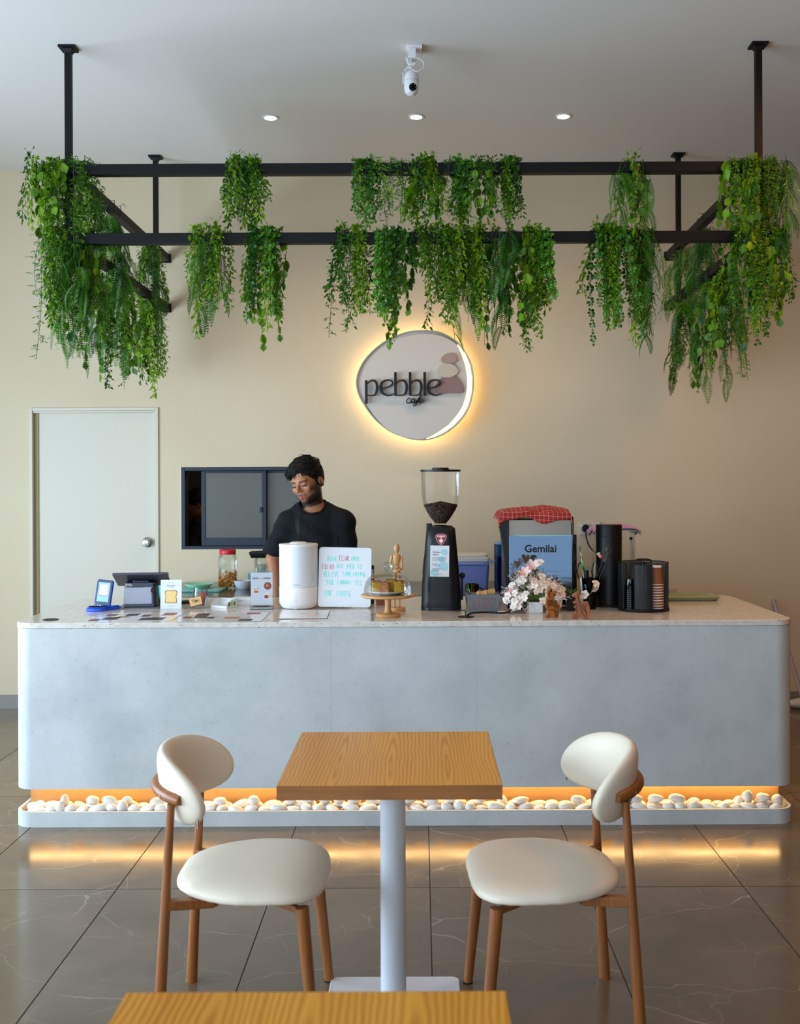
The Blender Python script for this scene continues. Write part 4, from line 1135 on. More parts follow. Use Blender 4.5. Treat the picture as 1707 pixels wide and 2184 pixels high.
def skin_col(P, H, R, hs, beard=True, base='#ad7450'):
    Q = ((P - H) @ R) / hs
    c = np.tile(L3c(base), (len(P), 1))
    def blend(mask, col):
        nonlocal c
        m = np.clip(mask, 0, 1)[:, None]; c = c * (1 - m) + L3c(col) * m
    ax = np.abs(Q[:, 0]); y, z = Q[:, 1], Q[:, 2]
    front = 1 / (1 + np.exp((y + .03) / .008)); hd = (z > -.16) & (np.abs(Q[:, 0]) < .12) & (np.abs(y) < .16)
    blend(hd * front * gm_(ax - .034, .018) * gm_(z + .016, .014) * 0.35, '#b0704a')
    if beard:
        rag = 0.0018 * np.sin(P[:, 0] * 900) * np.sin(P[:, 2] * 700)
        jaw = 1 / (1 + np.exp((z + .082 + rag + 0.0 * ax) / .004)) * (z > -.135) * (y < 0.035)
        side = 1 / (1 + np.exp(-(ax - .0545 + rag) / .0025)) / (1 + np.exp((z + .012) / .008)) * (y < 0.012) * (y > -.075)
        low = np.clip((-.040 - z) / .03, 0, 1) / (1 + np.exp(-(ax - (.056 - 1.1 * (-.045 - z))) / .004)) * (y < 0.03) * (z > -.12)
        blend(hd * np.maximum.reduce([jaw, side, low]) * 0.93, '#15100e')
        mous = gm_(z + .0455 + .10 * ax, .0042) * (ax < .029) * (y < -.07)
        blend(hd * mous * 0.95, '#17100d')
        soul = gm_(z + .0755, .005) * gm_(ax, .006) * (y < -.07); blend(hd * soul * 0.7, '#1d1410')
    blend(hd * np.clip(gm_(z + .0575, .0065) * 1.6, 0, 1) * (ax < .0235) * (y < -.084), '#a4595a')
    blend(hd * gm_(z + .0562 - .10 * ax, .0012) * (ax < .026) * (y < -.08) * 0.8, '#4a1f1c')
    brow = gm_(z - .0205 - .0050 * np.sin(np.clip((ax - .010) / .044, 0, 1) * np.pi), .0042) * (ax > .010) * (ax < .050) * (y < -.055)
    blend(hd * brow * 0.97, '#120d0b')
    eye = gm_(z + .0045, .0034) * (ax > .0175) * (ax < .0455) * (y < -.06); blend(hd * np.clip(eye * 1.4, 0, 1), '#120d0c')
    blend(hd * gm_(z - .004, .009) * gm_(ax - .031, .014) * (y < -.06) * 0.4, '#5f3824')
    blend(hd * gm_(z + .034, .003) * gm_(ax - .006, .004) * (y < -.08) * 0.7, '#3a1d14')
    return c
def cr(seg): return seg
def person(name, label, X, Y, zH, hs, yaw, pitch, roll, joints, shirtc, simple=False, group=None):
    """joints in local coordinates (x, y, z above floor)"""
    t = thing(name, label, 'person', (X, Y, 0), 0, group)
    J = {k: np.array(v, np.float32) for k, v in joints.items()}
    H = J['head']; R = rotm(pitch, roll, yaw)
    def f_head(P):
        d = head_sdf(((P - H) / hs) @ R) * hs
        nk = s_cap(P, H + R @ np.array((0, .022, -.05), np.float32) * hs, J['neck'], .054, .060)
        return smin(d, nk, .018)
    hh = 0.0026 if not simple else 0.005
    hv = surfnet(f_head, H - np.array([.14, .15, .21]), H + np.array([.14, .15, .16]), hh)
    def hand(P, w, e, side):
        fwd = (w - e) / np.linalg.norm(w - e); up = np.array([side * 1.0, 0.15, 0.0], np.float32); up -= fwd * (up @ fwd); up /= np.linalg.norm(up)
        sd = np.cross(fwd, up); pc = w + fwd * .045
        d = s_ell(P, pc, (.05, .042, .017), np.stack([fwd, sd, up], 1))
        for q, (o, l) in enumerate(((-.030, .062), (-.010, .074), (.010, .070), (.029, .056))):
            b0 = w + fwd * .075 + sd * o; m = b0 + fwd * l * .5 - up * .010; tt = m + fwd * l * .38 - up * .026
            d = np.minimum(d, np.minimum(s_cap(P, b0, m, .0090, .0080), s_cap(P, m, tt, .0080, .0068)))
        th = w + fwd * .02 - sd * .03; tm_ = th - sd * .03 + fwd * .03; te = tm_ + fwd * .032 - up * .01
        return smin(d, np.minimum(s_cap(P, th, tm_, .013, .011), s_cap(P, tm_, te, .011, .008)), .008)
    def f_body(P):
        nk = J['neck']; pel = J['pelvis']
        d = s_ell(P, nk + (0, .01, -.16), (.155, .095, .19))
        d = smin(d, s_ell(P, pel + (0, 0, .06), (.145, .10, .18)), .08)
        d = smin(d, s_cap(P, nk + (0, .0, .03), nk - (0, 0, .06), .057, .07), .03)
        for s in ('l', 'r'):
            d = smin(d, s_cap(P, J['sh' + s], J['el' + s], .052, .041), .04)
            d = smin(d, s_cap(P, J['el' + s], J['wr' + s], .040, .026), .02)
            sx = -1 if s == 'l' else 1
            for a, c, ra, rb in ((pel + (sx * .085, 0, -.02), pel + (sx * .095, .0, -.42), .085, .055), (pel + (sx * .095, .0, -.42), pel + (sx * .1, .02, -.83), .052, .036)):
                d = smin(d, s_cap(P, a, c, ra, rb), .04)
            foot = pel + (sx * .1, -.05, -.88); d = smin(d, s_ell(P, foot, (.042, .12, .035)), .02)
        return d
    parts = [hv]
    if True:
        mn = np.min([v for v in J.values()], 0); mx = np.max([v for v in J.values()], 0)
        parts.append(surfnet(f_body, [mn[0] - .14, -.30, 0.0], [mx[0] + .14, .2, J['neck'][2] + .02], .012))
        for s, sd_ in (('l', -1), ('r', 1)):
            w_, e_w = J['wr' + s], J['el' + s]
            parts.append(surfnet(lambda P: smin(hand(P, w_, e_w, sd_), s_cap(P, w_ - (w_ - e_w) * .3, w_, .029, .025), .012), w_ - .16, w_ + .16, .0045))
    me = netmesh('body', parts, skin)
    paint(me, lambda P: skin_col(P, H, R, hs, not simple, '#ad7450' if not simple else '#8a5a3c'))
    body = link('body', me, t)
    # T-shirt
    def f_shirt(P):
        nk = J['neck']; pel = J['pelvis']
        d = s_ell(P, nk + (0, .008, -.17), (.182, .118, .205))
        d = smin(d, s_ell(P, pel + (0, -.005, .10), (.182, .122, .24)), .07)
        d = smin(d, s_cap(P, nk + (-.05, .012, -.035), J['shl'] + (.0, 0, .004), .052, .064), .045)
        d = smin(d, s_cap(P, nk + (.05, .012, -.035), J['shr'] + (.0, 0, .004), .052, .064), .045)
        for s in ('l', 'r'):
            end = J['sh' + s] + (J['el' + s] - J['sh' + s]) * 0.93
            sl_ = s_cap(P, J['sh' + s], end, .070, .080)
            ax = (end - J['sh' + s]) / np.linalg.norm(end - J['sh' + s])
            sl_ = smax(sl_, (P - end) @ ax, .006)
            hollow = s_cap(P, end, end + ax * .05, .066, .07)
            sl_ = smax(sl_, -hollow, .004)
            d = smin(d, sl_, .035)
        # cloth folds
        fold = 0.0045 * np.sin(P[..., 0] * 46 + 3 * np.sin(P[..., 2] * 9)) * np.clip((J['neck'][2] - .16 - P[..., 2]) / .2, 0, 1)
        fold = fold + 0.003 * np.sin((P[..., 0] * .6 + P[..., 2]) * 62 + 2)
        d = d + fold
        d = smax(d, (pel[2] - .06) - P[..., 2], .01)
        c0 = nk + (0, -.006, -.035); dn = np.array([0, -.42, .9], np.float32); dn /= np.linalg.norm(dn)
        d = smax(d, -s_cap(P, c0 - dn * .02, c0 + dn * .12, .071, .082), .006)
        return d
    sv = surfnet(f_shirt, [mn[0] - .15, -.26, J['pelvis'][2] - .08], [mx[0] + .15, .17, J['neck'][2] + .06], .0065 if not simple else .012)
    shirt = link('t_shirt', netmesh('t_shirt', [sv], shirtc), t)
    bv = BVHTree.FromPolygons([Vector(v) for v in sv[0].tolist()], sv[1].tolist())
    if not simple:
        # collar band
        pts = []
        nk = J['neck']; c0 = nk + np.array((0, -.006, -.035)); dn = Vector((0, -.42, .9)).normalized(); ux = Vector((1, 0, 0)); uy = dn.cross(ux)
        for k in range(48):
            a = 2 * PI * k / 48; dr = ux * math.cos(a) + uy * math.sin(a); o = Vector(c0) + dr * .0765
            best = None
            for q in range(80):
                p = o + dn * (0.13 - q * 0.0022)
                l_, n_, i_, dd = bv.find_nearest(p)
                if dd is not None and dd < 0.006: best = p; break
            pts.append(best if best is not None else o)
        pts = [tuple((pts[i - 1] + pts[i] * 2 + pts[(i + 1) % 48]) / 4) for i in range(48)]
        b = MB(); b.tube(pts, .0052, 8, closed=True, flat=0.8); b.obj('collar', shirtc, shirt)
        # chest pocket, laid on the cloth
        px0, px1, pz1, pz0 = .010, .118, J['neck'][2] - .165, J['neck'][2] - .30; G_ = []
        nx_, nz_ = 9, 9; b = MB(); vs = []
        for layer in (0.0035, 0.0):
            for j in range(nz_):
                for i in range(nx_):
                    x_ = px0 + (px1 - px0) * i / (nx_ - 1); z_ = pz0 + (pz1 - pz0) * j / (nz_ - 1)
                    h_, n__, _, _ = bv.ray_cast(Vector((x_, -.6, z_)), Vector((0, 1, 0)))
                    vs.append((x_, (h_.y if h_ else -.11) - layer, z_))
        fs = [(j * nx_ + i, j * nx_ + i + 1, (j + 1) * nx_ + i + 1, (j + 1) * nx_ + i) for j in range(nz_ - 1) for i in range(nx_ - 1)]
        o_ = nx_ * nz_
        rim = [j * nx_ for j in range(nz_)] + [(nz_ - 1) * nx_ + i for i in range(1, nx_)] + [j * nx_ + nx_ - 1 for j in range(nz_ - 2, -1, -1)] + [i for i in range(nx_ - 2, 0, -1)]
        fs += [(rim[i], rim[(i + 1) % len(rim)], rim[(i + 1) % len(rim)] + o_, rim[i] + o_) for i in range(len(rim))]
        b.add(vs, fs); b.obj('chest_pocket', shirtc, shirt)
    # trousers
    def f_tr(P):
        pel = J['pelvis']; d = s_ell(P, pel + (0, 0, .02), (.155, .108, .12))
        for sx in (-1, 1):
            d = smin(d, s_cap(P, pel + (sx * .085, 0, -.02), pel + (sx * .095, .0, -.42), .095, .07), .04)
            d = smin(d, s_cap(P, pel + (sx * .095, .0, -.42), pel + (sx * .1, .02, -.82), .068, .06), .03)
        return d
    pel = J['pelvis']
    link('trousers', netmesh('trousers', [surfnet(f_tr, pel + np.array([-.22, -.16, -.9]), pel + np.array([.22, .16, .16]), .014)], mat('dark_trousers', '#1b1d22', 0.8)), t)
    fv = [surfnet(lambda P: s_ell(P, pel + (sx * .1, -.05, -.868), (.050, .135, .042)), pel + np.array([sx * .1 - .08, -.22, -.93]), pel + np.array([sx * .1 + .08, .12, -.80]), .010) for sx in (-1, 1)]
    for v_ in fv: link('shoe', netmesh('shoe', [v_], mat('black_shoe', '#101012', 0.6)), t)
    # hair: cap + swept locks
    hairm = mat('black_hair', '#0c0a0a', 0.6)
    if simple:
        f_hair = lambda P: smax(smax(s_ell(((P - H) / hs) @ R, (0, .014, .05), (.083, .104, .093)), -((P - H) / hs @ R)[..., 2] - .02 + 0.9 * np.minimum(-((P - H) / hs @ R)[..., 1] - .02, .08), .01), -1.0, .01) * hs
        link('hair', netmesh('hair', [surfnet(f_hair, H - .16, H + .17, .005)], hairm), t)
        return t
    def cap(Q, g=0.0):
        d = s_ell(Q, (-.001, .016, .050), (.081 + g, .101 + g, .082 + g))
        d = smin(d, s_ell(Q, (-.014, -.050, .088), (.052 + g, .040 + g, .025 + g)), .03)
        d = smin(d, s_ell(Q, (0, .030, .008), (.0805, .078, .080)), .02)
        # keep off the face: below a hairline that rises from the sideburns to the forehead
        face = s_ell(Q, (0.012, -.085, -.002), (.062, .062, .070))
        d = smax(d, -face, .008)
        ear = s_ell(np.abs(Q) * [1, 0, 0] + Q * [0, 1, 1], (.084, .004, -.018), (.022, .021, .031))
        d = smax(d, -ear, .006)
        low = -Q[..., 2] - .035 - np.clip(.06 - np.abs(Q[..., 1] - .07), 0, .06) * .6
        return smax(d, low, .012)
    f_cap = lambda P: cap(((P - H) / hs) @ R) * hs
    cv = surfnet(f_cap, H - .17, H + .19, .004)
    V, F = cv
    b = MB(); b.v = [tuple(v) for v in V.tolist()]; b.f = [tuple(q) for q in F.tolist()]; b.mi = [0] * len(b.f)
    Vl = ((V - H) / hs) @ R; rl = random.Random(5)
    Rm = Matrix(R.tolist()); Hv = Vector(H)
    idx = [i for i in range(len(V)) if Vl[i, 2] > -.02]
    for q in range(1900):
        i = rl.choice(idx); p = Vector(Vl[i].tolist())
        top = p.z > .07
        # flow: forward over the top and swept to the wearer's right; down on the sides and back
        nrm = (p - Vector((0, .014, .045))); nrm = Vector((nrm.x / .0064, nrm.y / .0088, nrm.z / .0074)).normalized()
        if top: fl = Vector((-0.75, -0.75 if p.y < .05 else .7, .05)) + Vector((rl.uniform(-.3, .3), rl.uniform(-.3, .3), 0))
        else: fl = Vector((0, .25, -1)) + Vector((0, rl.uniform(-.3, .3), 0))
        fl = (fl - nrm * fl.dot(nrm)).normalized()
        Ln = rl.uniform(.026, .050) if top else rl.uniform(.016, .028)
        lift = rl.uniform(.03, .30) if top else rl.uniform(0.06, .26)
        pts = []
        for s in range(5):
            u = s / 4; o = p - nrm * .004 + fl * Ln * u + nrm * (Ln * lift * math.sin(u * 2.2) - (.16 * Ln * u * u if top else .05 * Ln * u)) 
            pts.append(Hv + (Rm @ o) * hs)
        r0 = rl.uniform(.0016, .0034) if top else rl.uniform(.0016, .0030)
        # leave the face clear
        e_l = (Rm.transposed() @ (Vector(pts[-1]) - Hv)) / hs
        if e_l.z < .040 and e_l.y < -.035 and abs(e_l.x - .012) < .062: continue
        b.tube(pts, [r0, r0 * 1.15, r0, r0 * .7, r0 * .12], 5)
    # fringe falling over the wearer's right temple
    for q in range(70):
        x0 = rl.uniform(-.074, -.028); p = Vector((x0 + .012, -.056 - rl.uniform(0, .022), .092 + rl.uniform(-.02, .010)))
        Ln = rl.uniform(.035, .06) * (1 if x0 < -.05 else .5)
        pts = []
        for s in range(6):
            u = s / 5; o = p + Vector((-.12 * Ln * u, -.20 * Ln * u * (1 - u) - .002, -Ln * u ** 1.3 * .95)); pts.append(Hv + (Rm @ o) * hs)
        b.tube(pts, [.003, .0034, .0030, .0024, .0016, .0004], 5)
    me = b.mesh('hair', hairm, 0); me.polygons.foreach_set('use_smooth', [True] * len(me.polygons)); link('hair', me, t)
    # short beard: fine hairs along the jaw and chin
    b = MB(); Vh = ((hv[0] - H) / hs) @ R
    cand = [i for i in range(len(Vh)) if -.115 < Vh[i, 2] < -.02 and Vh[i, 1] < .012 and (Vh[i, 2] < -.084 or (abs(Vh[i, 0]) > .056 - 1.1 * max(0, (-.045 - Vh[i, 2]))))]
    for q in range(900):
        i = rl.choice(cand); p = Vector(Vh[i].tolist()); n_ = Vector((p.x, p.y + .01, p.z + .04)).normalized()
        e = p + n_ * rl.uniform(.001, .003) + Vector((rl.uniform(-.002, .002), 0, -rl.uniform(.003, .007)))
        P0, P1 = Hv + (Rm @ p) * hs, Hv + (Rm @ e) * hs
        b.tube([P0, P1], [.0008, .0002], 3, cap=False)
    b.obj('beard', hairm, body, smooth=0)
    return t
shirt_m = mat('black_cotton', '#12151c', 0.9)
tsn = NT(shirt_m); tsn.bump(tsn.noise(tsn.coord(), 14, 3), 0.5, 0.02)
PY_ = 5.98; PXc = -0.588
def pl(px, py, y=0.0):
    Y = PY_ + y; x, z = aty(px, py, Y); return (x - PXc, y, z)
jt = dict(head=pl(655.5, 1026.5, -.045), neck=pl(668, 1079, .03), pelvis=(0.0, 0.03, .912),
          shr=pl(731, 1114, .02), elr=pl(737, 1196, .0), wrr=pl(726, 1258, -.10),
          shl=pl(616, 1118, .02), ell=pl(583, 1193, -.005), wrl=pl(592, 1272, -.06))
person('barista', 'man in a black T-shirt looking down behind the counter', PXc, PY_, 0, 1.06, math.radians(-27), math.radians(18), math.radians(-8), jt, shirt_m)
kx0 = -1.86
jk = dict(head=(0, 0, 1.375), neck=(.075, .04, 1.25), pelvis=(.08, .04, .91), shr=(.24, .04, 1.19), elr=(.26, 0, .98), wrr=(.20, -.10, .95), shl=(.0, -.02, 1.19), ell=(-.06, -.10, 1.0), wrl=(-.15, -.14, 1.0))
person('kitchen_worker', 'dim figure in dark clothes seen through the open left side of the window', kx0, 8.72, 0, 1.0, math.radians(-80), math.radians(12), 0, jk, mat('dark_work_shirt', '#14161d', 0.85), simple=True)
# ================================================================== THINGS ON THE COUNTER
def P(px, py, z=TOP): return ct(px, py, z)
Z0 = TOP + 0.0004
paper = mat('white_paper', '#e9ebee', 0.5); ink = mat('black_ink', '#1c1c20', 0.6)
gl_clear = glass('clear_glass', '#f3f8f7', 0.9, 0.30)
gl_thin = glass('thin_acrylic', '#fafbfb', 0.8, 0.18)
wood_l = m_wood('beech_wood', '#c08a50', '#cf9c62', '#d9ab74', (6, 6, 30), 0.45)

# --- payment terminal
x, y, s = P(205, 1304); y += 0.045
t = thing('payment_terminal', 'blue card payment terminal with a lit upright screen', 'payment terminal', (x, y, Z0), -0.12)
blue = mat('cobalt_plastic', '#1450d8', 0.3); navyp = mat('navy_plastic', '#16233c', 0.3)
b = MB(); base = smoothpoly([(-.045, -.045), (.0, -.058), (.045, -.040), (.052, .0), (.085, .06), (.07, .075), (.03, .06), (-.03, .04), (-.052, .0)], 5)
b.prism(base, 0.0, 0.014, axis='z'); b.prism([(a * .93, c * .93) for a, c in base], 0.014, 0.019, axis='z'); b.obj('base', blue, t, bevel=0.003)
b = MB(); b.ell((-.004, -.014, .018), (.044, .036, .012), 28, 12); b.obj('keypad', mat('dark_gloss', '#10131c', 0.12), t)
b = MB()
for k in range(4): b.ell((-.022 + .014 * k, -.030, .0285), (.005, .004, .0015), 10, 6)
b.obj('keys', emit('key_light', '#b9dcff', 1.2), t)
Ms = T((0.005, .020, .018), (-0.16, 0.09, 0))
b = MB(); b.prism([(a, c + .066) for a, c in rrect(.084, .132, .012)], 0.0, .016, Ms); b.obj('screen_housing', blue, t, bevel=0.003)
b = MB(); b.prism([(a, c + .070) for a, c in rrect(.078, .120, .009)], -.001, 0.0002, Ms); b.obj('bezel', navyp, t)
scr = emit('terminal_screen_light', '#7db2ee', 0.85); scr2 = emit('terminal_screen_code', '#c3cdea', 0.85)
MB().box(-.030, .030, -.0016, -.0011, .022, .118, Ms).obj('screen', scr, t)
b = MB(); b.box(-.021, .021, -.0022, -.0017, .056, .108, Ms); b.obj('screen_panel', scr2, t)
b = MB(); b.box(-.023, .023, -.0028, -.0023, .051, .0535, Ms)
b.obj('red_line', emit('screen_red', '#c03040', 0.8), t)
b = MB(); b.box(-.023, .023, -.0028, -.0023, .108, .1086, Ms); b.box(-.0235, -.0229, -.0028, -.0023, .0535, .1086, Ms); b.box(.0229, .0235, -.0028, -.0023, .0535, .1086, Ms); b.obj('screen_frame', emit('screen_red2', '#b06a86', 0.8), t)
b = MB(); b.tube(smoothpoly([(.075, .055, .006), (.12, .06, .003), (.118, .10, .008), (.112, .15, .014), (.125, .20, .003)], 5, False), .0012, 5); b.obj('cable', mat('grey_cable', '#777a80', 0.5), t)

# --- point-of-sale machine
x, y, s = P(294, 1298); y += 0.075; s = y / FPX
t = thing('sales_terminal', 'grey and navy till printer with a tilted screen seen from behind', 'till', (x, y, Z0), 0.10)
silver = mat('silver_plastic', '#9a9cab', 0.4, 0.3)
b = MB(); b.prism([(a, c) for a, c in rrect(.215, .17, .012)], 0, .005, axis='z'); b.obj('foot_plate', mat('grey_metal', '#6a6d75', 0.4, 0.5), t, bevel=.001)
b = MB(); vs = []
for z_, w_, d0, d1 in ((.006, .165, -.062, .075), (.128, .152, -.058, .060)):
    for a, c in rrect(w_, d1 - d0, .014, 5): vs.append((a, c + (d0 + d1) / 2, z_))
k = len(vs) // 2
b.add(vs, [(i, (i + 1) % k, k + (i + 1) % k, k + i) for i in range(k)] + [tuple(range(k)), tuple(range(k, 2 * k))]); b.obj('body', navyp, t, bevel=.002)
b = MB(); b.add([(-.078, -.0650, .020), (.062, -.0650, .020), (.060, -.0612, .106), (-.073, -.0612, .106), (-.078, -.058, .020), (.062, -.058, .020), (.060, -.056, .106), (-.073, -.056, .106)],
                [(0, 1, 2, 3), (4, 7, 6, 5), (0, 4, 5, 1), (3, 2, 6, 7), (0, 3, 7, 4), (1, 5, 6, 2)]); b.obj('paper_door', silver, t, bevel=.003)
MB().box(-.048, .018, -.0628, -.060, .1065, .1085).obj('paper_slot', blackp, t)
MB().box(.055, .0775, -.070, -.056, .080, .098).obj('latch', blackp, t, bevel=.003)
text('iMin', .020, white, t, (-.052, -.0612, .117), bold=0.0, depth=.0004)
Mp = T((0.0, .0, .140), (-1.02, 0, 0))
b = MB(); b.prism(rrect(.272, .175, .006), -.006, .006, T((.0, .02, .139), (-0.42, 0, 0)), axis='z'); b.obj('screen_back', mat('slate_plastic', '#4b4d58', 0.35), t, bevel=.002)
MB().box(-.04, .04, -.02, .04, .120, .136).obj('hinge', navyp, t, bevel=.004)

# --- "Text Us" toast sign
def stand(name, label, px, pb, w_, h_, lean, cat='sign', rz=0.0):
    x, y, s = P(px, pb); return thing(name, label, cat, (x, y, Z0), rz), s
t, s = stand('toast_sign', 'upright white table sign with a slice of toast printed on it', 364.5, 1299, 0, 0, 0)
w_, h_ = 45 * s, 62 * s; Mt = T((0, 0, 0), (-0.08, 0, 0))
MB().prism(rrect(w_, h_, .003, 4, 0, h_ / 2), 0, .004, Mt).obj('board', mat('sign_board_white', '#dfe6f2', 0.35), t)
toast = [(-.9, -.95), (-.95, -.5), (-.85, 0), (-.98, .45), (-.95, .85), (-.6, .98), (0, .96), (.6, .98), (.95, .85), (.98, .45), (.85, 0), (.95, -.5), (.9, -.95), (.5, -1), (0, -.98), (-.5, -1)]
def dec(poly, y0, col, nm, par, M, sx=1, sz=1, cx=0, cz=0, sm=True, prt='print'):
    pp = [(cx + a * sx, cz + c * sz) for a, c in poly]
    if sm: pp = smoothpoly(pp, 4)
    return MB().prism(pp, -y0 - .0004, -y0, M).obj(prt, mat(nm, col, 0.5), par, smooth=0)
dec(toast, .0001, '#a8642a', 'toast_crust', t, Mt, .0315, .0325, 0, h_ * .42)
dec(toast, .0006, '#efcf82', 'toast_crumb', t, Mt, .0280, .0290, 0, h_ * .42)
text('Text Us!', .0115, ink, t, (0, -.0035, h_ * .80), (PI / 2 - 0.08, 0, 0), depth=.0002)
for zz, ww in ((.90, .030), (.735, .022), (.10, .032)):
    b = MB(); b.box(-ww / 2, ww / 2, -.0006, -.0002, h_ * zz - .0006, h_ * zz + .0006, Mt); b.obj('small_print', mat('print_grey', '#8d94a3', 0.6), t)
MB().box(-.018, .018, .0, .05, 0, .0015).obj('foot', gl_thin, t)

# --- laminated menu sheets lying flat
lam = mat('laminated_sheet', '#e4e2e2', 0.16); foodm = [mat('food_print_%s' % a, c, 0.4) for a, c in (('brown', '#7a4630'), ('dark', '#3b3430'), ('tan', '#b98a66'), ('red', '#8c3b30'))]
def sheet(name, label, quad, photos, z, group=None):
    pts = [P(a, c)[:2] for a, c in quad]; cx = sum(p[0] for p in pts) / 4; cy = sum(p[1] for p in pts) / 4
    t = thing(name, label, 'menu', (cx, cy, Z0 + z), 0, group)
    loc = [(a - cx, c - cy) for a, c in pts]
    MB().prism(loc, 0, .0010, axis='z').obj('sheet', lam, t)
    def q(u, v):   # u along bottom, v towards back
        a = [loc[0][i] * (1 - u) + loc[1][i] * u for i in (0, 1)]; c = [loc[3][i] * (1 - u) + loc[2][i] * u for i in (0, 1)]
        return (a[0] * (1 - v) + c[0] * v, a[1] * (1 - v) + c[1] * v)
    for (u0, v0, u1, v1, m) in photos:
        MB().prism([q(u0, v0), q(u1, v0), q(u1, v1), q(u0, v1)], .0011, .0014, axis='z').obj('photo_print', foodm[m], t, smooth=0)
    for k in range(5):
        v = .12 + .17 * k; u = .04 + .5 * ((k * .37) % 1) * .8
        MB().prism([q(u, v), q(u + .12, v), q(u + .12, v + .022), q(u, v + .022)], .0011, .0014, axis='z').obj('text_line', mat('print_grey', '#8d94a3', 0.6), t, smooth=0)
    return t
sheet('menu_sheet', 'laminated menu sheet flat on the counter below the toast sign', [(178, 1327), (366, 1324), (395, 1306), (212, 1309)],
      [(.03, .08, .14, .3, 0), (.16, .2, .34, .5, 1), (.13, .66, .25, .88, 0), (.30, .45, .42, .62, 2), (.36, .62, .50, .9, 1), (.56, .5, .66, .75, 0), (.60, .08, .88, .38, 1), (.78, .62, .93, .92, 3)], 0)
sheet('menu_sheet', 'laminated menu sheet flat on the counter below the menu holder', [(376, 1327), (557, 1326), (577, 1306), (400, 1307)],
      [(.03, .3, .13, .52, 0), (.15, .35, .30, .85, 1), (.31, .3, .40, .45, 1), (.52, .25, .70, .45, 2), (.72, .02, .88, .22, 1), (.74, .74, .9, .92, 3)], .0013)

# --- tips glass with sticky note
x, y, s = P(425, 1298); y += .035
t = thing('tips_glass', 'clear glass with folded notes and an orange sticky note reading Tips', 'glass', (x, y, Z0))
MB().lathe([(.024, 0), (.030, .003), (.037, .03), (.039, .06), (.035, .104), (.0335, .104), (.0370, .06), (.035, .03), (.028, .010), (.001, .009)], 32).obj('tumbler', gl_clear, t)
b = MB(); b.box(-.016, .014, -.004, -.002, .0, .062, T((-.002, 0, .013), (0, .12, .2))); b.obj('folded_note', mat('note_orange', '#c9744a', .7), t)
b = MB(); b.box(-.014, .016, .004, .006, .0, .066, T((.002, 0, .013), (0, .2, -.1))); b.obj('folded_note', mat('note_red', '#b94650', .7), t)
b = MB(); b.box(-.014, .016, .009, .011, .0, .066, T((.0, 0, .013), (0, .1, .1))); b.obj('folded_note', mat('note_blue', '#7f9ccc', .7), t)
Mn = T((-.012, -.041, .034), (0, -.22, .08))
MB().box(-.034, .026, -.0006, 0, -.016, .024, Mn).obj('sticky_note', mat('note_paper', '#e9bd86', .7), t)
b = MB()
text('Tips', .020, ink, t, (-.018, -.0475, .040), (PI / 2, -.22, .08), depth=.0002, bold=.0002)

# --- white paper trays
def opentray(px, pb, rz, label, w_=.105, d_=.075, h_=.042, prints=True):
    x, y, s = P(px, pb); y += .035; t = thing('paper_tray', label, 'box', (x, y, Z0), rz)
    card = mat('white_card', '#e6e6e6', .55); th = .0015; b = MB()
    b.box(-w_ / 2, w_ / 2, -d_ / 2, d_ / 2, 0, th); b.box(-w_ / 2, w_ / 2, d_ / 2 - th, d_ / 2, th, h_)
    for sx in (-1, 1):
        b.prism([(-d_ / 2, th), (d_ / 2, th), (d_ / 2, h_), (0, h_), (-d_ / 2, h_ * .45)], sx * w_ / 2 - th, sx * w_ / 2, Matrix(((0, 1, 0, 0), (1, 0, 0, 0), (0, 0, 1, 0), (0, 0, 0, 1))))
    b.box(-w_ / 2, w_ / 2, -d_ / 2, -d_ / 2 + th, th, h_ * .28); b.obj('tray', card, t, smooth=0)
    if prints:
        for k, c in enumerate(('#4a5a3a', '#c9c24a', '#5a8a3a')):
            o = MB().box(w_ / 2 + .0002, w_ / 2 + .0006, -.026 + .02 * k, -.014 + .02 * k, .010, .030); o.obj('printed_mark', mat('tray_print_%d' % k, c, .6), t)
    return t
opentray(475, 1297, -.55, 'open white paper tray with small green prints beside the tips glass')
x, y, s = P(517, 1292); y += .04
t = thing('paper_box', 'low closed white paper box behind the menu holder', 'box', (x, y, Z0))
MB().box(-.055, .055, -.035, .035, 0, .040).obj('box', mat('white_card', '#e6e6e6', .55), t, bevel=.001)
b = MB(); b.ell((-.036, -.0355, .024), (.0026, .0008, .0026), 10, 6); b.box(-.028, .0, -.0356, -.0351, .0245, .0255); b.obj('printed_mark', ink, t)
# --- phones / cables lying behind
x, y, s = P(396, 1288)
t = thing('mobile_phone', 'small black device lying behind the toast sign and tips glass', 'phone', (x, y + .02, Z0), .1)
MB().prism(rrect(.09, .06, .008), 0, .014, axis='z').obj('body', blackp, t, bevel=.002)
MB().prism(rrect(.08, .05, .006), .0142, .0146, axis='z').obj('screen', mat('dark_gloss', '#10131c', .12), t)
x, y, s = P(345, 1287)
t = thing('power_adapter', 'black cable adapter lying behind the till', 'adapter', (x, y + .03, Z0), .3)
MB().box(-.035, .03, -.02, .02, 0, .022).obj('body', blackp, t, bevel=.004)
MB().tube(smoothpoly([(-.035, 0, .01), (-.06, .01, .003), (-.08, .04, .003), (-.05, .07, .003)], 5, False), .0022, 6).obj('cable', blackp, t)

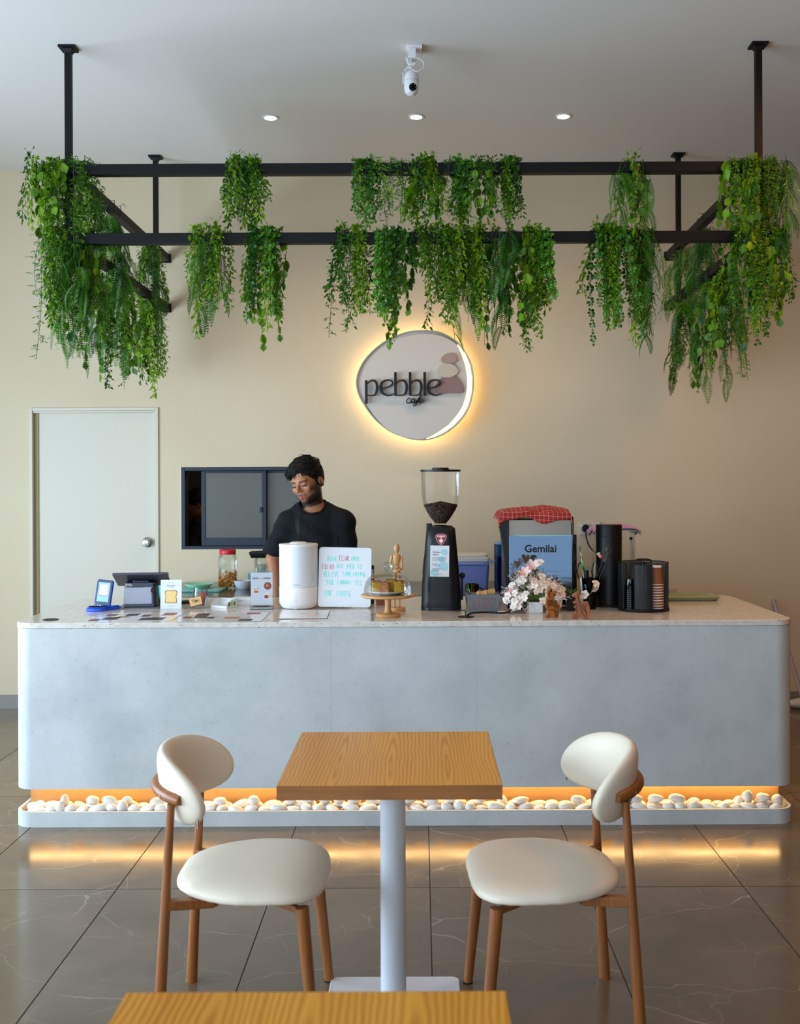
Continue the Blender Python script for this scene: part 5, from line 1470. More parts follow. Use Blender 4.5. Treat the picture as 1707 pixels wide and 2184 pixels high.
# --- acrylic menu holder
x, y, s = P(558.5, 1299)
t = thing('menu_holder', 'clear acrylic menu holder with the NEW on the MENU card', 'menu holder', (x, y, Z0))
w_, h_ = 49 * s, 82 * s
for m_, y0, nm in ((gl_thin, -.0022, 'front_sheet'), (gl_thin, .0020, 'rear_sheet')):
    MB().box(-w_ / 2, w_ / 2, y0, y0 + .0016, .010, h_).obj(nm, m_, t)
MB().box(-w_ / 2, w_ / 2, -.014, .030, 0, .0045).obj('base', blackp, t); MB().box(-w_ / 2, w_ / 2, -.014, .030, .0046, .008).obj('base_strip', white, t)
MB().box(-w_ / 2, w_ / 2, -.012, .028, .0082, .0115).obj('base_top', mat('dark_gloss', '#10131c', .12), t)
MB().box(-w_ / 2 + .003, w_ / 2 - .003, -.0004, .0004, .020, h_ - .010).obj('card', mat('menu_card', '#dfe0ea', .4), t)
b = MB()
for sx in (-1, 1): b.tube([(sx * .027, -.003, h_ - .004), (sx * .027, -.003, h_ + .012), (sx * .027, .003, h_ + .012), (sx * .027, .003, h_ - .004)], .0012, 5)
b.box(-.027, .027, -.0035, -.0028, h_ - .006, h_ - .003); b.obj('clip', gl_clear, t)
I4 = T((0, -.0006, 0))
text('NEW', .0130, ink, t, (-.031, -.0012, h_ * .795), depth=.0002); text('MENU', .0130, ink, t, (.028, -.0012, h_ * .795), depth=.0002)
text('on the', .006, ink, t, (-.002, -.0012, h_ * .795), depth=.0002)
circ = [(math.cos(2 * PI * k / 20), math.sin(2 * PI * k / 20)) for k in range(20)]
def dc(cx, cz, r, col, nm, lay, sq=1.0): dec(circ, .0001 + lay * .00045, col, nm, t, I4, r, r * sq, cx, cz, False, 'dish_print')
dc(.030, h_ * .60, .0185, '#4a2c22', 'dish_bowl', 0); dc(.030, h_ * .60, .0155, '#a8482c', 'dish_sauce', 1); dc(.028, h_ * .61, .006, '#dda25e', 'dish_noodle', 2, .7)
dc(-.028, h_ * .47, .017, '#e8e6e6', 'dish_plate', 0); dc(-.028, h_ * .45, .0125, '#d3702c', 'dish_orange', 1, .55); dc(-.035, h_ * .52, .004, '#c96a4a', 'dish_cup', 2); dc(-.020, h_ * .53, .0045, '#9fb0b6', 'dish_dip', 2)
dc(.029, h_ * .33, .019, '#e6e2e0', 'dish_plate', 0); dc(.024, h_ * .32, .0115, '#a83a2a', 'dish_red', 1, .8); dc(.038, h_ * .335, .0065, '#d9c27a', 'dish_lime', 2)

# --- humidifier
x, y, s = P(633, 1301); rr = 41.5 * s; y += rr * .9; s = y / FPX; rr = 41.3 * s
t = thing('humidifier', 'tall white cylindrical humidifier giving off a thin plume of mist', 'humidifier', (x, y, Z0))
H_ = 137 * s
hw_ = mat('humidifier_white', '#f0eeee', .35); htank = mat('humidifier_tank', '#e6edf3', .25, Transmission_Weight=.1)
MB().lathe([(rr * .82, .004), (rr * .9, .012), (rr, .030), (rr, .052 * 2.1)], 56).obj('base', hw_, t, bevel=.0)
MB().lathe([(rr * .99, .110), (rr * .985, H_ - .012), (rr * .9, H_ - .011)], 56).obj('water_tank', htank, t)
MB().lathe([(rr, H_ - .012), (rr, H_ - .004), (rr * .97, H_), (rr * .48, H_ + .001)], 56).obj('lid', hw_, t)
MB().lathe([(rr * .48, H_ + .0012), (rr * .47, H_ + .004), (rr * .35, H_ + .009), (.001, H_ + .0105)], 40).obj('mist_cap', hw_, t)
MB().cyl(.0022, H_ + .0095, H_ + .0115, 10).obj('nozzle', blackp, t)
MB().box(-.016, .016, -rr - .0006, -rr - .0001, .1225, .1245).obj('small_print', mat('print_grey2', '#8a8d92', .6), t)
b = MB()
for zz in (.052, .072): b.tube([(.0045 * math.cos(a), -rr - .0002, zz - .008 + .0045 * math.sin(a)) for a in [2 * PI * k / 16 for k in range(16)]], .0004, 4, closed=True)
b.obj('touch_buttons', mat('print_grey2', '#8a8d92', .6), t)
b = MB()
for k in range(3):
    a = 2.1 * k + .4; b.cyl(.006, 0, .0042, 12, T((rr * .7 * math.cos(a), rr * .7 * math.sin(a), 0)))
b.obj('rubber_foot', white, t)
b = MB()
for k in range(4): b.box(rr * .80, rr * .88, -rr * .62, -rr * .56, .145 + .014 * k, .1462 + .014 * k)
b.obj('level_marks', mat('print_grey2', '#8a8d92', .6), t)
# mist
mm = bpy.data.materials.new('mist'); mm.use_nodes = True; nt = mm.node_tree; nt.nodes.remove(nt.nodes['Principled BSDF'])
vp = nt.nodes.new('ShaderNodeVolumePrincipled'); vp.inputs['Color'].default_value = (.9, .9, .92, 1)
tcn = nt.nodes.new('ShaderNodeTexCoord'); mpn = nt.nodes.new('ShaderNodeMapping'); mpn.inputs['Scale'].default_value = (20, 20, 6)
nz = nt.nodes.new('ShaderNodeTexNoise'); nz.inputs['Scale'].default_value = 1.5; nz.inputs['Detail'].default_value = 3
rp = nt.nodes.new('ShaderNodeMapRange'); rp.inputs[1].default_value = .38; rp.inputs[2].default_value = .72; rp.inputs[3].default_value = 0; rp.inputs[4].default_value = 5
nt.links.new(tcn.outputs['Object'], mpn.inputs[0]); nt.links.new(mpn.outputs[0], nz.inputs['Vector']); nt.links.new(nz.outputs['Fac'], rp.inputs[0]); sz_n = nt.nodes.new('ShaderNodeSeparateXYZ'); nt.links.new(tcn.outputs['Object'], sz_n.inputs[0]); fd = nt.nodes.new('ShaderNodeMapRange'); fd.inputs[1].default_value = H_ + .03; fd.inputs[2].default_value = H_ + .175; fd.inputs[3].default_value = 1.6; fd.inputs[4].default_value = 0
nt.links.new(sz_n.outputs[2], fd.inputs[0]); ml = nt.nodes.new('ShaderNodeMath'); ml.operation = 'MULTIPLY'; nt.links.new(rp.outputs[0], ml.inputs[0]); nt.links.new(fd.outputs[0], ml.inputs[1]); nt.links.new(ml.outputs[0], vp.inputs['Density'])
nt.links.new(vp.outputs[0], nt.nodes['Material Output'].inputs['Volume'])
b = MB(); b.tube([(0, 0, H_ + .013), (-.001, 0, H_ + .04), (-.003, 0, H_ + .08), (-.008, 0, H_ + .13), (-.016, 0, H_ + .18)], [.0024, .005, .010, .018, .020], 16)
tag(b.obj('mist', mm), 'thin plume of mist rising from the white humidifier', 'mist', kind='stuff').location = (x, y, Z0)

# --- magazine / papers in front of it
def flat(name, label, quad, th, m, z=0, cat='paper'):
    pts = [P(a, c)[:2] for a, c in quad]; cx = sum(p[0] for p in pts) / 4; cy = sum(p[1] for p in pts) / 4
    t = thing(name, label, cat, (cx, cy, Z0 + z)); loc = [(a - cx, c - cy) for a, c in pts]
    return t, loc
t, loc = flat('booklet', 'thin white booklet lying in front of the humidifier', [(594, 1321), (698, 1320), (705, 1303), (603, 1302)], .003, paper)
MB().prism(loc, 0, .0012, axis='z').obj('back_cover', mat('booklet_dark', '#4a4744', .5), t)
MB().prism([(a * .985, c * .97) for a, c in loc], .0013, .0045, axis='z').obj('pages', lam, t, bevel=.0006)
b = MB(); b.box(-.02, .02, -.002, .0, .0046, .0049); b.box(.05, .07, -.001, .0, .0046, .0049); b.obj('print', ink, t)

# --- whiteboard with handwriting
x, y, s = P(734, 1298); 
t = thing('whiteboard', 'small white board with green and red handwriting on clear feet', 'whiteboard', (x, y + .01, Z0 + .0015))
WB_W, WB_H = 113.5 * s, 127.5 * s
Mw = T((0, 0, .004), (-.10, .022, 0))
wbm = mat('whiteboard_gloss', '#dfe6ee', .14)
MB().prism(rrect(WB_W, WB_H, .016, 6, 0, WB_H / 2), 0, .008, Mw).obj('board', wbm, t, bevel=.002)
FONT = {'A': [[(.05, 0), (.05, .6), (.2, .95), (.5, 1), (.75, .8), (.8, 0)], [(.05, .45), (.8, .45)]], 'B': [[(.1, 0), (.1, 1), (.6, .95), (.65, .65), (.15, .5), (.7, .4), (.75, .1), (.1, 0)]],
        'C': [[(.8, .9), (.4, 1), (.1, .6), (.15, .15), (.5, 0), (.85, .1)]], 'D': [[(.1, 0), (.1, 1), (.6, .85), (.8, .5), (.6, .1), (.1, 0)]],
        'E': [[(.8, 1), (.1, 1), (.1, 0), (.8, 0)], [(.1, .5), (.65, .52)]], 'F': [[(.15, -.1), (.15, 1), (.8, 1)], [(-.05, .5), (.6, .55)]],
        'G': [[(.8, .85), (.4, 1), (.1, .5), (.4, 0), (.8, .15), (.8, .5), (.5, .5)], [(.8, .4), (.8, -.25)]], 'H': [[(.1, 0), (.1, 1)], [(.8, 0), (.8, 1)], [(-.1, .5), (1, .52)]],
        'I': [[(.4, 0), (.42, 1)]], 'K': [[(.1, 0), (.1, 1)], [(.75, 1), (.1, .45), (.8, 0)]], 'L': [[(.15, 1), (.12, 0), (.8, 0)]],
        'M': [[(0, 0), (.1, 1), (.45, .4), (.8, 1), (.9, 0)]], 'N': [[(.1, 0), (.1, 1), (.75, 0), (.8, 1)]], 'O': [[(.45, 1), (.1, .7), (.1, .25), (.45, 0), (.8, .3), (.8, .75), (.45, 1)]],
        'R': [[(.1, 0), (.12, 1), (.65, .9), (.6, .55), (.12, .48), (.8, 0)]], 'S': [[(.8, .9), (.4, 1), (.15, .75), (.7, .35), (.6, .05), (.1, .05)]],
        'T': [[(.45, 0), (.45, 1)], [(0, .98), (.95, 1)]], 't': [[(.4, 0), (.4, .9)], [(.05, .5), (.85, .5)]], 'U': [[(.1, 1), (.1, .2), (.4, 0), (.7, .2), (.78, 1), (.8, 0)]],
        'V': [[(.05, 1), (.4, 0), (.8, 1)]], 'Y': [[(.05, 1), (.35, .45), (.75, 1)], [(.75, 1), (.2, -.2)]], 'a': [[(.8, .85), (.3, .9), (.05, .4), (.3, 0), (.75, .3), (.8, .9), (.85, 0)]], '.': [[(.1, 0), (.2, .03)]]}
teal = mat('teal_marker', '#3cf7ea', .5); redm = mat('red_marker', '#d84562', .5)
def wb(px, py):
    return ((px - 734.5) * s, (1297 - py) * s)
def write(word, px0, px1, pyb, hpx, m):
    b = MB(); n = len(word); adv = (px1 - px0) / n; cw = adv * .80
    for i, ch in enumerate(word):
        for st in FONT.get(ch, []):
            pts = []
            for (u, v) in smoothpoly(st, 3, False) if len(st) > 2 else st:
                X_, Z_ = wb(px0 + i * adv + u * cw, pyb - v * hpx); pts.append(tuple(Mw @ Vector((X_, -.0005, Z_ - .004))))
            b.tube(pts, .0014, 4, flat=.4)
    b.obj('handwriting', m, t)
for (wd, a, c, pb, hp, m) in (('BOtH', 696, 716, 1197.5, 10, teal), ('FEaR', 721, 744, 1196, 10, redm), ('aND', 747, 766, 1196, 9, teal),
        ('FaItH', 685, 711, 1215, 11, redm), ('aSK', 716, 732, 1212, 9, teal), ('YOU', 737, 754, 1213, 10, teal), ('TO', 760, 771, 1213, 10, teal),
        ('BELIEVE', 690, 722, 1230.5, 10, teal), ('SOMEtHING', 729, 778, 1229, 9, teal), ('YOU', 695, 710, 1248, 11, teal), ('CaNNOt', 718, 750, 1247, 9.5, teal), ('SEE', 755, 773, 1247.5, 9.5, teal),
        ('YOU', 692, 707, 1272, 12, teal), ('CHOOSE.', 717, 756, 1272, 11.5, teal)):
    write(wd, a, c, pb, hp, m)
for sx in (-.045, .035):
    b = MB(); b.tube(smoothpoly([(sx, -.020, .010), (sx, -.012, .002), (sx, .0, -.0005), (sx, .03, -.0005), (sx, .05, .03)], 4, False), .0020, 6); b.obj('clear_foot', gl_clear, t)
b = MB(); b.tube([(-.105, .035, .004), (-.06, .03, .003), (.0, .034, .002)], .003, 6); b.obj('cable', blackp, t)
# card reader peeking out behind the board
x2, y2 = aty(796, 1215, 5.42)[0], 5.42
t = thing('card_reader', 'black handheld device peeking out behind the whiteboard', 'card reader', (x2, y2, Z0))
MB().prism(rrect(.034, .20, .006, 4, -.012, .10), -.01, .012).obj('body', blackp, t, bevel=.002)
MB().box(-.020, .002, -.0106, -.0102, .150, .180).obj('screen', mat('pale_screen', '#cdd3e2', .2), t)
# terracotta cup behind the cake stand
x, y, s = P(813, 1291); y += .04
t = thing('terracotta_cup', 'small pinkish clay cup half hidden behind the cake stand stem', 'cup', (x, y, Z0))
MB().lathe([(.026, 0), (.034, .05), (.036, .065), (.033, .065), (.031, .05), (.023, .006), (.001, .005)], 28).obj('cup', mat('clay', '#a8685a', .6), t)

# --- cake stand, dome, plate, cake
x, y, s = P(827, 1317.5); y += .056; s = y / FPX
CSX, CSY = x, y
t = thing('cake_stand', 'round wooden cake stand with a glass dome', 'cake stand', (x, y, Z0))
topz = .1035
MB().lathe([(.001, 0), (.057, 0), (.0595, .004), (.056, .011), (.048, .0145), (.022, .016), (.016, .024), (.0135, .045), (.014, .065), (.018, topz - .014), (.024, topz - .0135)], 48).obj('foot', wood_l, t)
MB().lathe([(.001, topz - .0134), (.120, topz - .0134), (.1275, topz - .009), (.1275, topz - .002), (.125, topz), (.001, topz)], 64).obj('plate', wood_l, t)
dr = 51 * s; dh = 47 * s
dome = []
for k in range(15):
    a = PI / 2 * k / 14; dome.append((dr * math.cos(a) ** .72 if k < 14 else .006, topz + .001 + dh * (0.30 * min(1, k / 2) + .70 * math.sin(a) if k else 0)))
dome = [(dr, topz + .001), (dr, topz + .018), (dr * .985, topz + .034), (dr * .93, topz + .056), (dr * .84, topz + .073), (dr * .7, topz + .087), (dr * .5, topz + .097), (dr * .3, topz + .102), (.012, topz + .104)]
inn = [(r_ - .0022 if r_ > .02 else r_, z_ - .0018) for r_, z_ in dome]; inn[0] = (dr - .0022, topz + .001)
dm_ = MB(); dm_.lathe(dome + [(.010, topz + .108), (.012, topz + .111)], 56); 
dmo = dm_.obj('dome', gl_clear, t)
b = MB(); b.lathe([(.008, topz + .108), (.013, topz + .113), (.021, topz + .122), (.0225, topz + .131), (.019, topz + .142), (.010, topz + .149), (.001, topz + .151)], 32); b.obj('dome_knob', gl_clear, dmo)
t = thing('cake_plate', 'white plate under the glass dome', 'plate', (x, y, Z0 + topz + .0008))
MB().lathe([(.001, 0), (.055, 0), (.080, .008), (.090, .014), (.0885, .016), (.075, .0095), (.05, .004), (.001, .004)], 48).obj('plate', mat('white_china', '#ece7e2', .25), t)
crumb = mat('yellow_cake', '#b98d22', .85); tck = NT(crumb); tck.col(tck.ramp(tck.noise(tck.coord(), 160, 4, .7), [(.3, '#6f4f14'), (.42, '#b58a22'), (.7, '#cda238')])); tck.bump(tck.noise(tck.coord(), 220, 3), .5, .002)
crust = mat('brown_cake', '#9a5a26', .7); tck = NT(crust); tck.col(tck.ramp(tck.noise(tck.coord(), 60, 4, .6), [(.3, '#7a3d16'), (.55, '#a9632c'), (.75, '#bf7d3e')])); tck.bump(tck.noise(tck.coord(), 90, 3), .5, .003)
def slice_(px_, w__, d__, h__, rz, label, frontcrust=False, yy=0.0):
    tt = thing('cake_slice', label, 'cake', (x + px_, y + yy, Z0 + topz + .0068), rz, 'slices of yellow cake under the dome')
    b = MB(); b.prism(rrect(w__, d__, .006, 3), 0, h__ - .004, axis='z'); b.obj('crumb', crumb, tt, bevel=.002)
    b = MB(); pp = rrect(w__ * 1.02, d__ * 1.02, .008, 3); b.prism(pp, h__ - .004, h__ + .001, axis='z'); 
    if frontcrust: b.box(-w__ / 2, w__ / 2, -d__ / 2 - .003, -d__ / 2, 0, h__)
    b.obj('crust', crust, tt, bevel=.0015)
slice_(-.054, .040, .055, .056, .1, 'short cake slice at the left of the plate', yy=-.0)
slice_(-.012, .042, .040, .050, -.25, 'cake slice with browned side facing forward', True, yy=-.032)
slice_(.052, .046, .045, .058, .08, 'tall yellow cake slice at the right of the plate', yy=-.018)
slice_(.014, .05, .04, .060, -.15, 'cake slice lying at the back of the plate', yy=.030)

# --- wooden mannequin
x, y, s = P(847, 1305); y += .043; s = y / FPX
t = thing('wooden_mannequin', 'jointed wooden artist mannequin standing behind the cake stand', 'mannequin', (x, y, Z0))
def mz(py): return (1303.5 - py) * s * 1.0
def mx(px): return (px - 847.5) * s
MB().lathe([(.001, 0), (.040, 0), (.041, .002), (.041, .016), (.039, .018), (.001, .018)], 36).obj('base', wood_l, t)
b = MB(); b.ell((mx(847), 0, mz(1170)), (.0145, .016, .0235), 24, 16); b.obj('head', wood_l, t)
b = MB(); b.cyl(.006, mz(1187), mz(1180), 14, T((mx(847), 0, 0))); b.obj('neck', wood_l, t)
b = MB(); b.lathe([(.001, mz(1206)), (.012, mz(1205)), (.0165, mz(1198)), (.0195, mz(1190)), (.017, mz(1184)), (.006, mz(1182))], 24, T((mx(847), 0, 0), (0, 0, 0), (1, .75, 1))); b.obj('chest', wood_l, t)
b = MB(); b.ell((mx(848), 0, mz(1210)), (.013, .010, .011), 18, 12); b.obj('waist', wood_l, t)
b = MB(); b.ell((mx(847), 0, mz(1219)), (.0175, .013, .0125), 18, 12); b.obj('hips', wood_l, t)
for sx, pts in ((-1, [(837, 1187), (833, 1203), (838, 1216)]), (1, [(858, 1190), (858, 1214), (852, 1217)])):
    b = MB(); b.ell((mx(pts[0][0]), 0, mz(pts[0][1])), (.006, .006, .006), 14, 10); b.rod((mx(pts[0][0]), 0, mz(pts[0][1])), (mx(pts[1][0]), -.004, mz(pts[1][1])), .0062, .0058)
    b.ell((mx(pts[1][0]), -.004, mz(pts[1][1])), (.0058, .0058, .0058), 12, 8); b.rod((mx(pts[1][0]), -.004, mz(pts[1][1])), (mx(pts[2][0]), -.020, mz(pts[2][1]) + .004), .0055, .004); b.obj('arm', wood_l, t)
for sx in (-1, 1):
    b = MB(); q = mx(847) + sx * .010
    b.rod((q, 0, mz(1222)), (q + sx * .002, -.003, mz(1258)), .0085, .0065); b.ell((q + sx * .002, -.003, mz(1259)), (.0065, .0065, .0065), 12, 8)
    b.rod((q + sx * .002, -.003, mz(1260)), (q + sx * .002, .002, mz(1292)), .0068, .0048); b.ell((q + sx * .002, -.008, .0225), (.0065, .014, .0045), 14, 8); b.obj('leg', wood_l, t)
MB().rod((mx(841), .018, .018), (mx(841), .010, mz(1219)), .0016).obj('support_rod', chrome, t)

# --- coffee grinder
x, y, s = P(942, 1303); y += .093; s = y / FPX
t = thing('coffee_grinder', 'tall black coffee grinder with a clear hopper of beans', 'coffee grinder', (x, y, Z0), 0.0)
gb = mat('grinder_black', '#17191d', .38)
b = MB(); vs = []
lev = [(.0, .0995, .090), (.016, .0995, .090), (.018, .098, .089), (.06, .097, .088), (.13, .094, .085), (.25, .084, .077), (.34, .076, .070), (.398, .071, .066), (.405, .066, .062)]
cxs = lambda z: .002
for z_, a_, d_ in lev:
    for p_ in rrect(2 * a_, 2 * d_, min(a_, d_) * .62, 8): vs.append((p_[0], p_[1], z_))
k = len(vs) // len(lev)
fs = [(i * k + j, i * k + (j + 1) % k, (i + 1) * k + (j + 1) % k, (i + 1) * k + j) for i in range(len(lev) - 1) for j in range(k)] + [tuple(range(k)), tuple(range((len(lev) - 1) * k, len(lev) * k))]
b.add(vs, fs); b.obj('housing', gb, t, smooth=35)
b = MB()
for k in range(7): b.box(-.062 + k * .006, -.060 + k * .006, -.0925, -.0895, .0, .016)
b.obj('vent_slots', mat('dark_gloss', '#10131c', .12), t)
MB().prism(rrect(.028, .03, .004, 3, -.058, .0), .400, .424, axis='z').obj('side_knob', gb, t, bevel=.002)
MB().lathe([(.060, .405), (.058, .412), (.034, .416)], 36).obj('collar', blackp, t)
def gz(py): return (1303.5 - py) * s
MB().lathe([(.030, gz(1122)), (.033, gz(1118)), (.052, gz(1108)), (.076, gz(1092)), (.088, gz(1078)), (.0945, gz(1060)), (.097, gz(1012))], 48).obj('hopper', gl_thin, t)
MB().lathe([(.001, gz(1011.5)), (.1005, gz(1011.5)), (.1005, gz(1007.5)), (.042, gz(1007)), (.042, gz(1004.5)), (.038, gz(1003)), (.001, gz(1003))], 48).obj('hopper_lid', gb, t)
beanm = mat('coffee_bean', '#36231b', .4)
b = MB(); b.lathe([(.001, gz(1121.5)), (.028, gz(1121.5)), (.050, gz(1107.5)), (.072, gz(1093)), (.080, gz(1086)), (.060, gz(1083.5)), (.02, gz(1080)), (.001, gz(1079))], 40); b.obj('bean_core', beanm, t)
rb_ = random.Random(2); bb = MB()
for k in range(1500):
    a = rb_.uniform(0, 2 * PI)
    if k < 900:   # against the cone
        q = rb_.random(); z_ = gz(1119) + q * (gz(1084) - gz(1119)); r_ = np.interp(z_, [gz(1118), gz(1108), gz(1092), gz(1082)], [.030, .049, .072, .082])
    else:
        r_ = .082 * math.sqrt(rb_.random()); z_ = gz(1084) + (.082 - r_) / .082 * .018 + rb_.uniform(-.002, .003)
    Mx = T((r_ * math.cos(a), r_ * math.sin(a), z_), (rb_.uniform(0, 3), rb_.uniform(0, 3), rb_.uniform(0, 3)), (.0052, .0036, .0027))
    bb.lathe([(.001, -1), (.87, -.5), (.87, .5), (.001, 1)], 5, Mx)
tag(bb.obj('beans', beanm, t), None or 'dark roasted coffee beans', 'x'); o_ = bpy.data.objects[bb and 'beans']; del o_['category']; o_['kind'] = 'stuff'
# badge and card
gx = lambda px: (px - 942) * s
def ysurf(z): return -float(np.interp(z, [l_[0] for l_ in lev], [l_[2] for l_ in lev])) - .0012
zb = gz(1154); tl = -.088
Mb_ = T((gx(942), ysurf(zb) - .0006, zb), (-.085, 0, 0))
shield = [(-.026, .020), (-.012, .026), (0, .027), (.012, .026), (.026, .020), (.027, .008), (.018, -.014), (.008, -.024), (0, -.028), (-.008, -.024), (-.018, -.014), (-.027, .008)]
MB().prism(smoothpoly(shield, 3), -.001, .002, Mb_).obj('badge_border', mat('badge_pale', '#d8a9a9', .4), t)
MB().prism([(a * .92, c * .92) for a, c in smoothpoly(shield, 3)], -.0016, -.0011, Mb_).obj('badge', mat('badge_red', '#a31c2e', .35), t)
text('EUREKA', .0105, white, t, tuple(Mb_ @ Vector((0, -.0020, .0145))), (PI / 2 - .085, 0, 0), bold=.0004, depth=.0002)
text('1920', .006, white, t, tuple(Mb_ @ Vector((0, -.0020, .0075))), (PI / 2 - .085, 0, 0), bold=.0003, depth=.0002)
MB().prism([(0, .005), (.004, 0), (.010, -.006), (.008, -.013), (.003, -.014), (.0015, -.022), (-.0015, -.022), (-.003, -.014), (-.008, -.013), (-.010, -.006), (-.004, 0)], -.0022, -.0017, Mb_).obj('badge_emblem', white, t)
zc = gz(1199); Mc_ = T((gx(938), ysurf(gz(1232)) - .006, gz(1231.5)), (-.085, .02, 0))
MB().prism(rrect(40 * s, 65 * s, .002, 3, 0, 32 * s), -.001, .0, Mc_).obj('info_card', mat('info_card_white', '#dfe4ea', .4), t)
for (cx_, cz_, r_) in ((.022, .118, .018), (.008, .084, .017), (.020, .050, .024), (-.025, .018, .020), (-.01, .055, .012)):
    dec([(math.cos(k * .785) * (1 + .2 * math.sin(k * 2.1)), math.sin(k * .785) * (1 + .2 * math.cos(k * 1.7))) for k in range(8)], .0011, '#a9d6e2', 'card_blue', t, Mc_, r_ * .85, r_, cx_, cz_, True, 'card_print')
text('Pebbles\nBlend', .012, mat('card_text', '#6a7480', .6), t, tuple(Mc_ @ Vector((-.036, -.0019, .112))), (PI / 2 - .085, .02, 0), align='LEFT', shear=.3, depth=.0002)
b = MB()
for k, (zz, w0, w1) in enumerate(((.092, -.036, .036), (.087, -.036, .034), (.081, -.036, .036), (.075, -.036, .032), (.062, -.036, -.012), (.057, -.036, -.014), (.051, -.036, -.013), (.038, -.036, .006), (.033, -.036, .012), (.028, -.036, .0), (.010, -.012, .014))):
    b.box(w0, w1, -.0020, -.0017, zz, zz + .0013, Mc_)
b.obj('card_text_lines', mat('card_text', '#6a7480', .6), t)
MB().box(-.108, -.100, -.012, .05, .165, .24, T((0, 0, 0), (0, 0.09, 0))).obj('side_flap', mat('brown_flap', '#57463c', .5), t)
# portafilter handle visible at the right edge
b = MB(); b.rod((.103, -.02, .045), (.103, -.01, .16), .006, .006); b.ell((.106, -.01, .165), (.014, .014, .016), 16, 10); b.obj('side_lever', gb, t)

# --- cable from a grommet
gxx, gyy = grommet(994, 1316, .038, 'black round cable grommet with cables in front of the grinder')
t = thing('power_cable', 'black power cable running from the grommet towards the espresso machine', 'cable', (gxx, gyy, Z0 + .0035))
def rel(px, py, dz=.004): X_, Y_, _ = P(px, py); return (X_ - gxx, Y_ - gyy, dz - .0035 + .0045)
b = MB(); b.tube(smoothpoly([(0.004, 0, .002), (.018, .004, .010), rel(1012, 1311), rel(1040, 1310), rel(1076, 1311), rel(1098, 1304), rel(1122, 1302), rel(1140, 1299)], 6, False), .0048, 10); b.obj('cable', mat('cable_rubber', '#161515', .5), t)
b = MB(); b.tube(smoothpoly([(-.002, 0, .001), (-.003, .002, .022), (-.012, .01, .026), (-.035, .02, .02), rel(968, 1306.5), rel(955, 1305.5)], 6, False), .0022, 8); b.obj('thin_cable', mat('cable_rubber', '#161515', .5), t)

# --- rainbow tumbler behind the basket
x, y, s = P(1008, 1289); y += .05
t = thing('steel_tumbler', 'black and rainbow-sheen steel cup behind the grey basket', 'cup', (x, y, Z0)); s = y / FPX
iri = mat('rainbow_steel', '#8a5a9a', .12, 1.0); ti = NT(iri); lw = ti.n('ShaderNodeTexCoord'); sxn = ti.n('ShaderNodeSeparateXYZ'); ti.l(lw.outputs['Normal'], sxn.inputs[0])
ti.col(ti.ramp(sxn.outputs[0], [(.0, '#3a5a20'), (.12, '#e0d040'), (.2, '#20204a'), (.3, '#e83a2a'), (.38, '#f09030'), (.46, '#7a20c0'), (.62, '#1a1030'), (.8, '#a02060'), (.95, '#202060')]))
MB().lathe([(.001, 0), (.030, 0), (.034, .02), (.037, .10), (.0345, .100), (.032, .02), (.001, .012)], 40).obj('cup', iri, t)
MB().tube([(.036, 0, .02), (.056, -.005, .03), (.058, -.006, .07), (.0375, 0, .085)], .004, 8).obj('handle', blackp, t)
# --- grey slotted basket with brush
x, y, s = P(1031, 1306); y += .052; s = y / FPX
t = thing('storage_basket', 'small grey perforated basket holding a wooden brush', 'basket', (x, y, Z0), .03)
gbk = mat('grey_basket', '#6f757c', .5)
W0, W1, D0, D1, HB = .066, .079, .042, .053, .083
def bq(u, v, side):   # point on tapered wall
    w_ = W0 + (W1 - W0) * v; d_ = D0 + (D1 - D0) * v
    return {'f': (u * w_, -d_, v * HB), 'b': (-u * w_, d_, v * HB), 'l': (-w_, -u * d_, v * HB), 'r': (w_, u * d_, v * HB)}[side]
b = MB()
def holewall(side, nh, mh, u0, u1, v0, v1):
    us = [-1] + [u0 + (u1 - u0) * i / (2 * nh) for i in range(2 * nh + 1)] + [1]; vs_ = [0] + [v0 + (v1 - v0) * j / (2 * mh) for j in range(2 * mh + 1)] + [1]
    vv = []; idx = {}
    for j, v in enumerate(vs_):
        for i, u in enumerate(us): idx[(i, j)] = len(vv); vv.append(bq(u, v, side))
    ff = [(idx[(i, j)], idx[(i + 1, j)], idx[(i + 1, j + 1)], idx[(i, j + 1)]) for j in range(len(vs_) - 1) for i in range(len(us) - 1)
          if not (0 < i < len(us) - 2 and 0 < j < len(vs_) - 2 and i % 2 == 0 and j % 2 == 0)]
    b.add(vv, ff)
for sd_, nh in (('f', 14), ('b', 14), ('l', 8), ('r', 8)): holewall(sd_, nh, 6, -.78, .78, .14, .80)
b.box(-W0, W0, -D0, D0, 0, .002); o = b.obj('basket', gbk, t, smooth=0); sm_ = o.modifiers.new('thick', 'SOLIDIFY'); sm_.thickness = .0016
b = MB(); R0 = [(-W1, -D1), (W1, -D1), (W1, D1), (-W1, D1)]
b.tube([(a, c, HB) for a, c in R0], .0032, 4, closed=True); b.obj('rim', gbk, t)
MB().box(-.060, .060, -.040, .038, .003, .060).obj('sachet_stack', mat('orange_sachets', '#ef9a7c', .6), t, bevel=.004)
t2 = thing('cleaning_brush', 'wooden-handled brush with pale bristles in the grey basket', 'brush', (x + .012, y - .01, Z0 + .072), .15)
MB().lathe([(.001, -.045), (.010, -.044), (.017, -.034), (.013, -.018), (.018, -.004), (.020, .006), (.001, .008)], 22, T((0, 0, .012), (0, PI / 2, 0))).obj('handle', wood_l, t2)
b = MB(); rb2 = random.Random(4)
for k in range(260):
    a, r_ = rb2.uniform(0, 2 * PI), .018 * math.sqrt(rb2.random()); b.tube([(.008, r_ * math.cos(a), .012 + r_ * math.sin(a)), (.046, r_ * 1.35 * math.cos(a), .014 + r_ * 1.35 * math.sin(a))], .0010, 3)
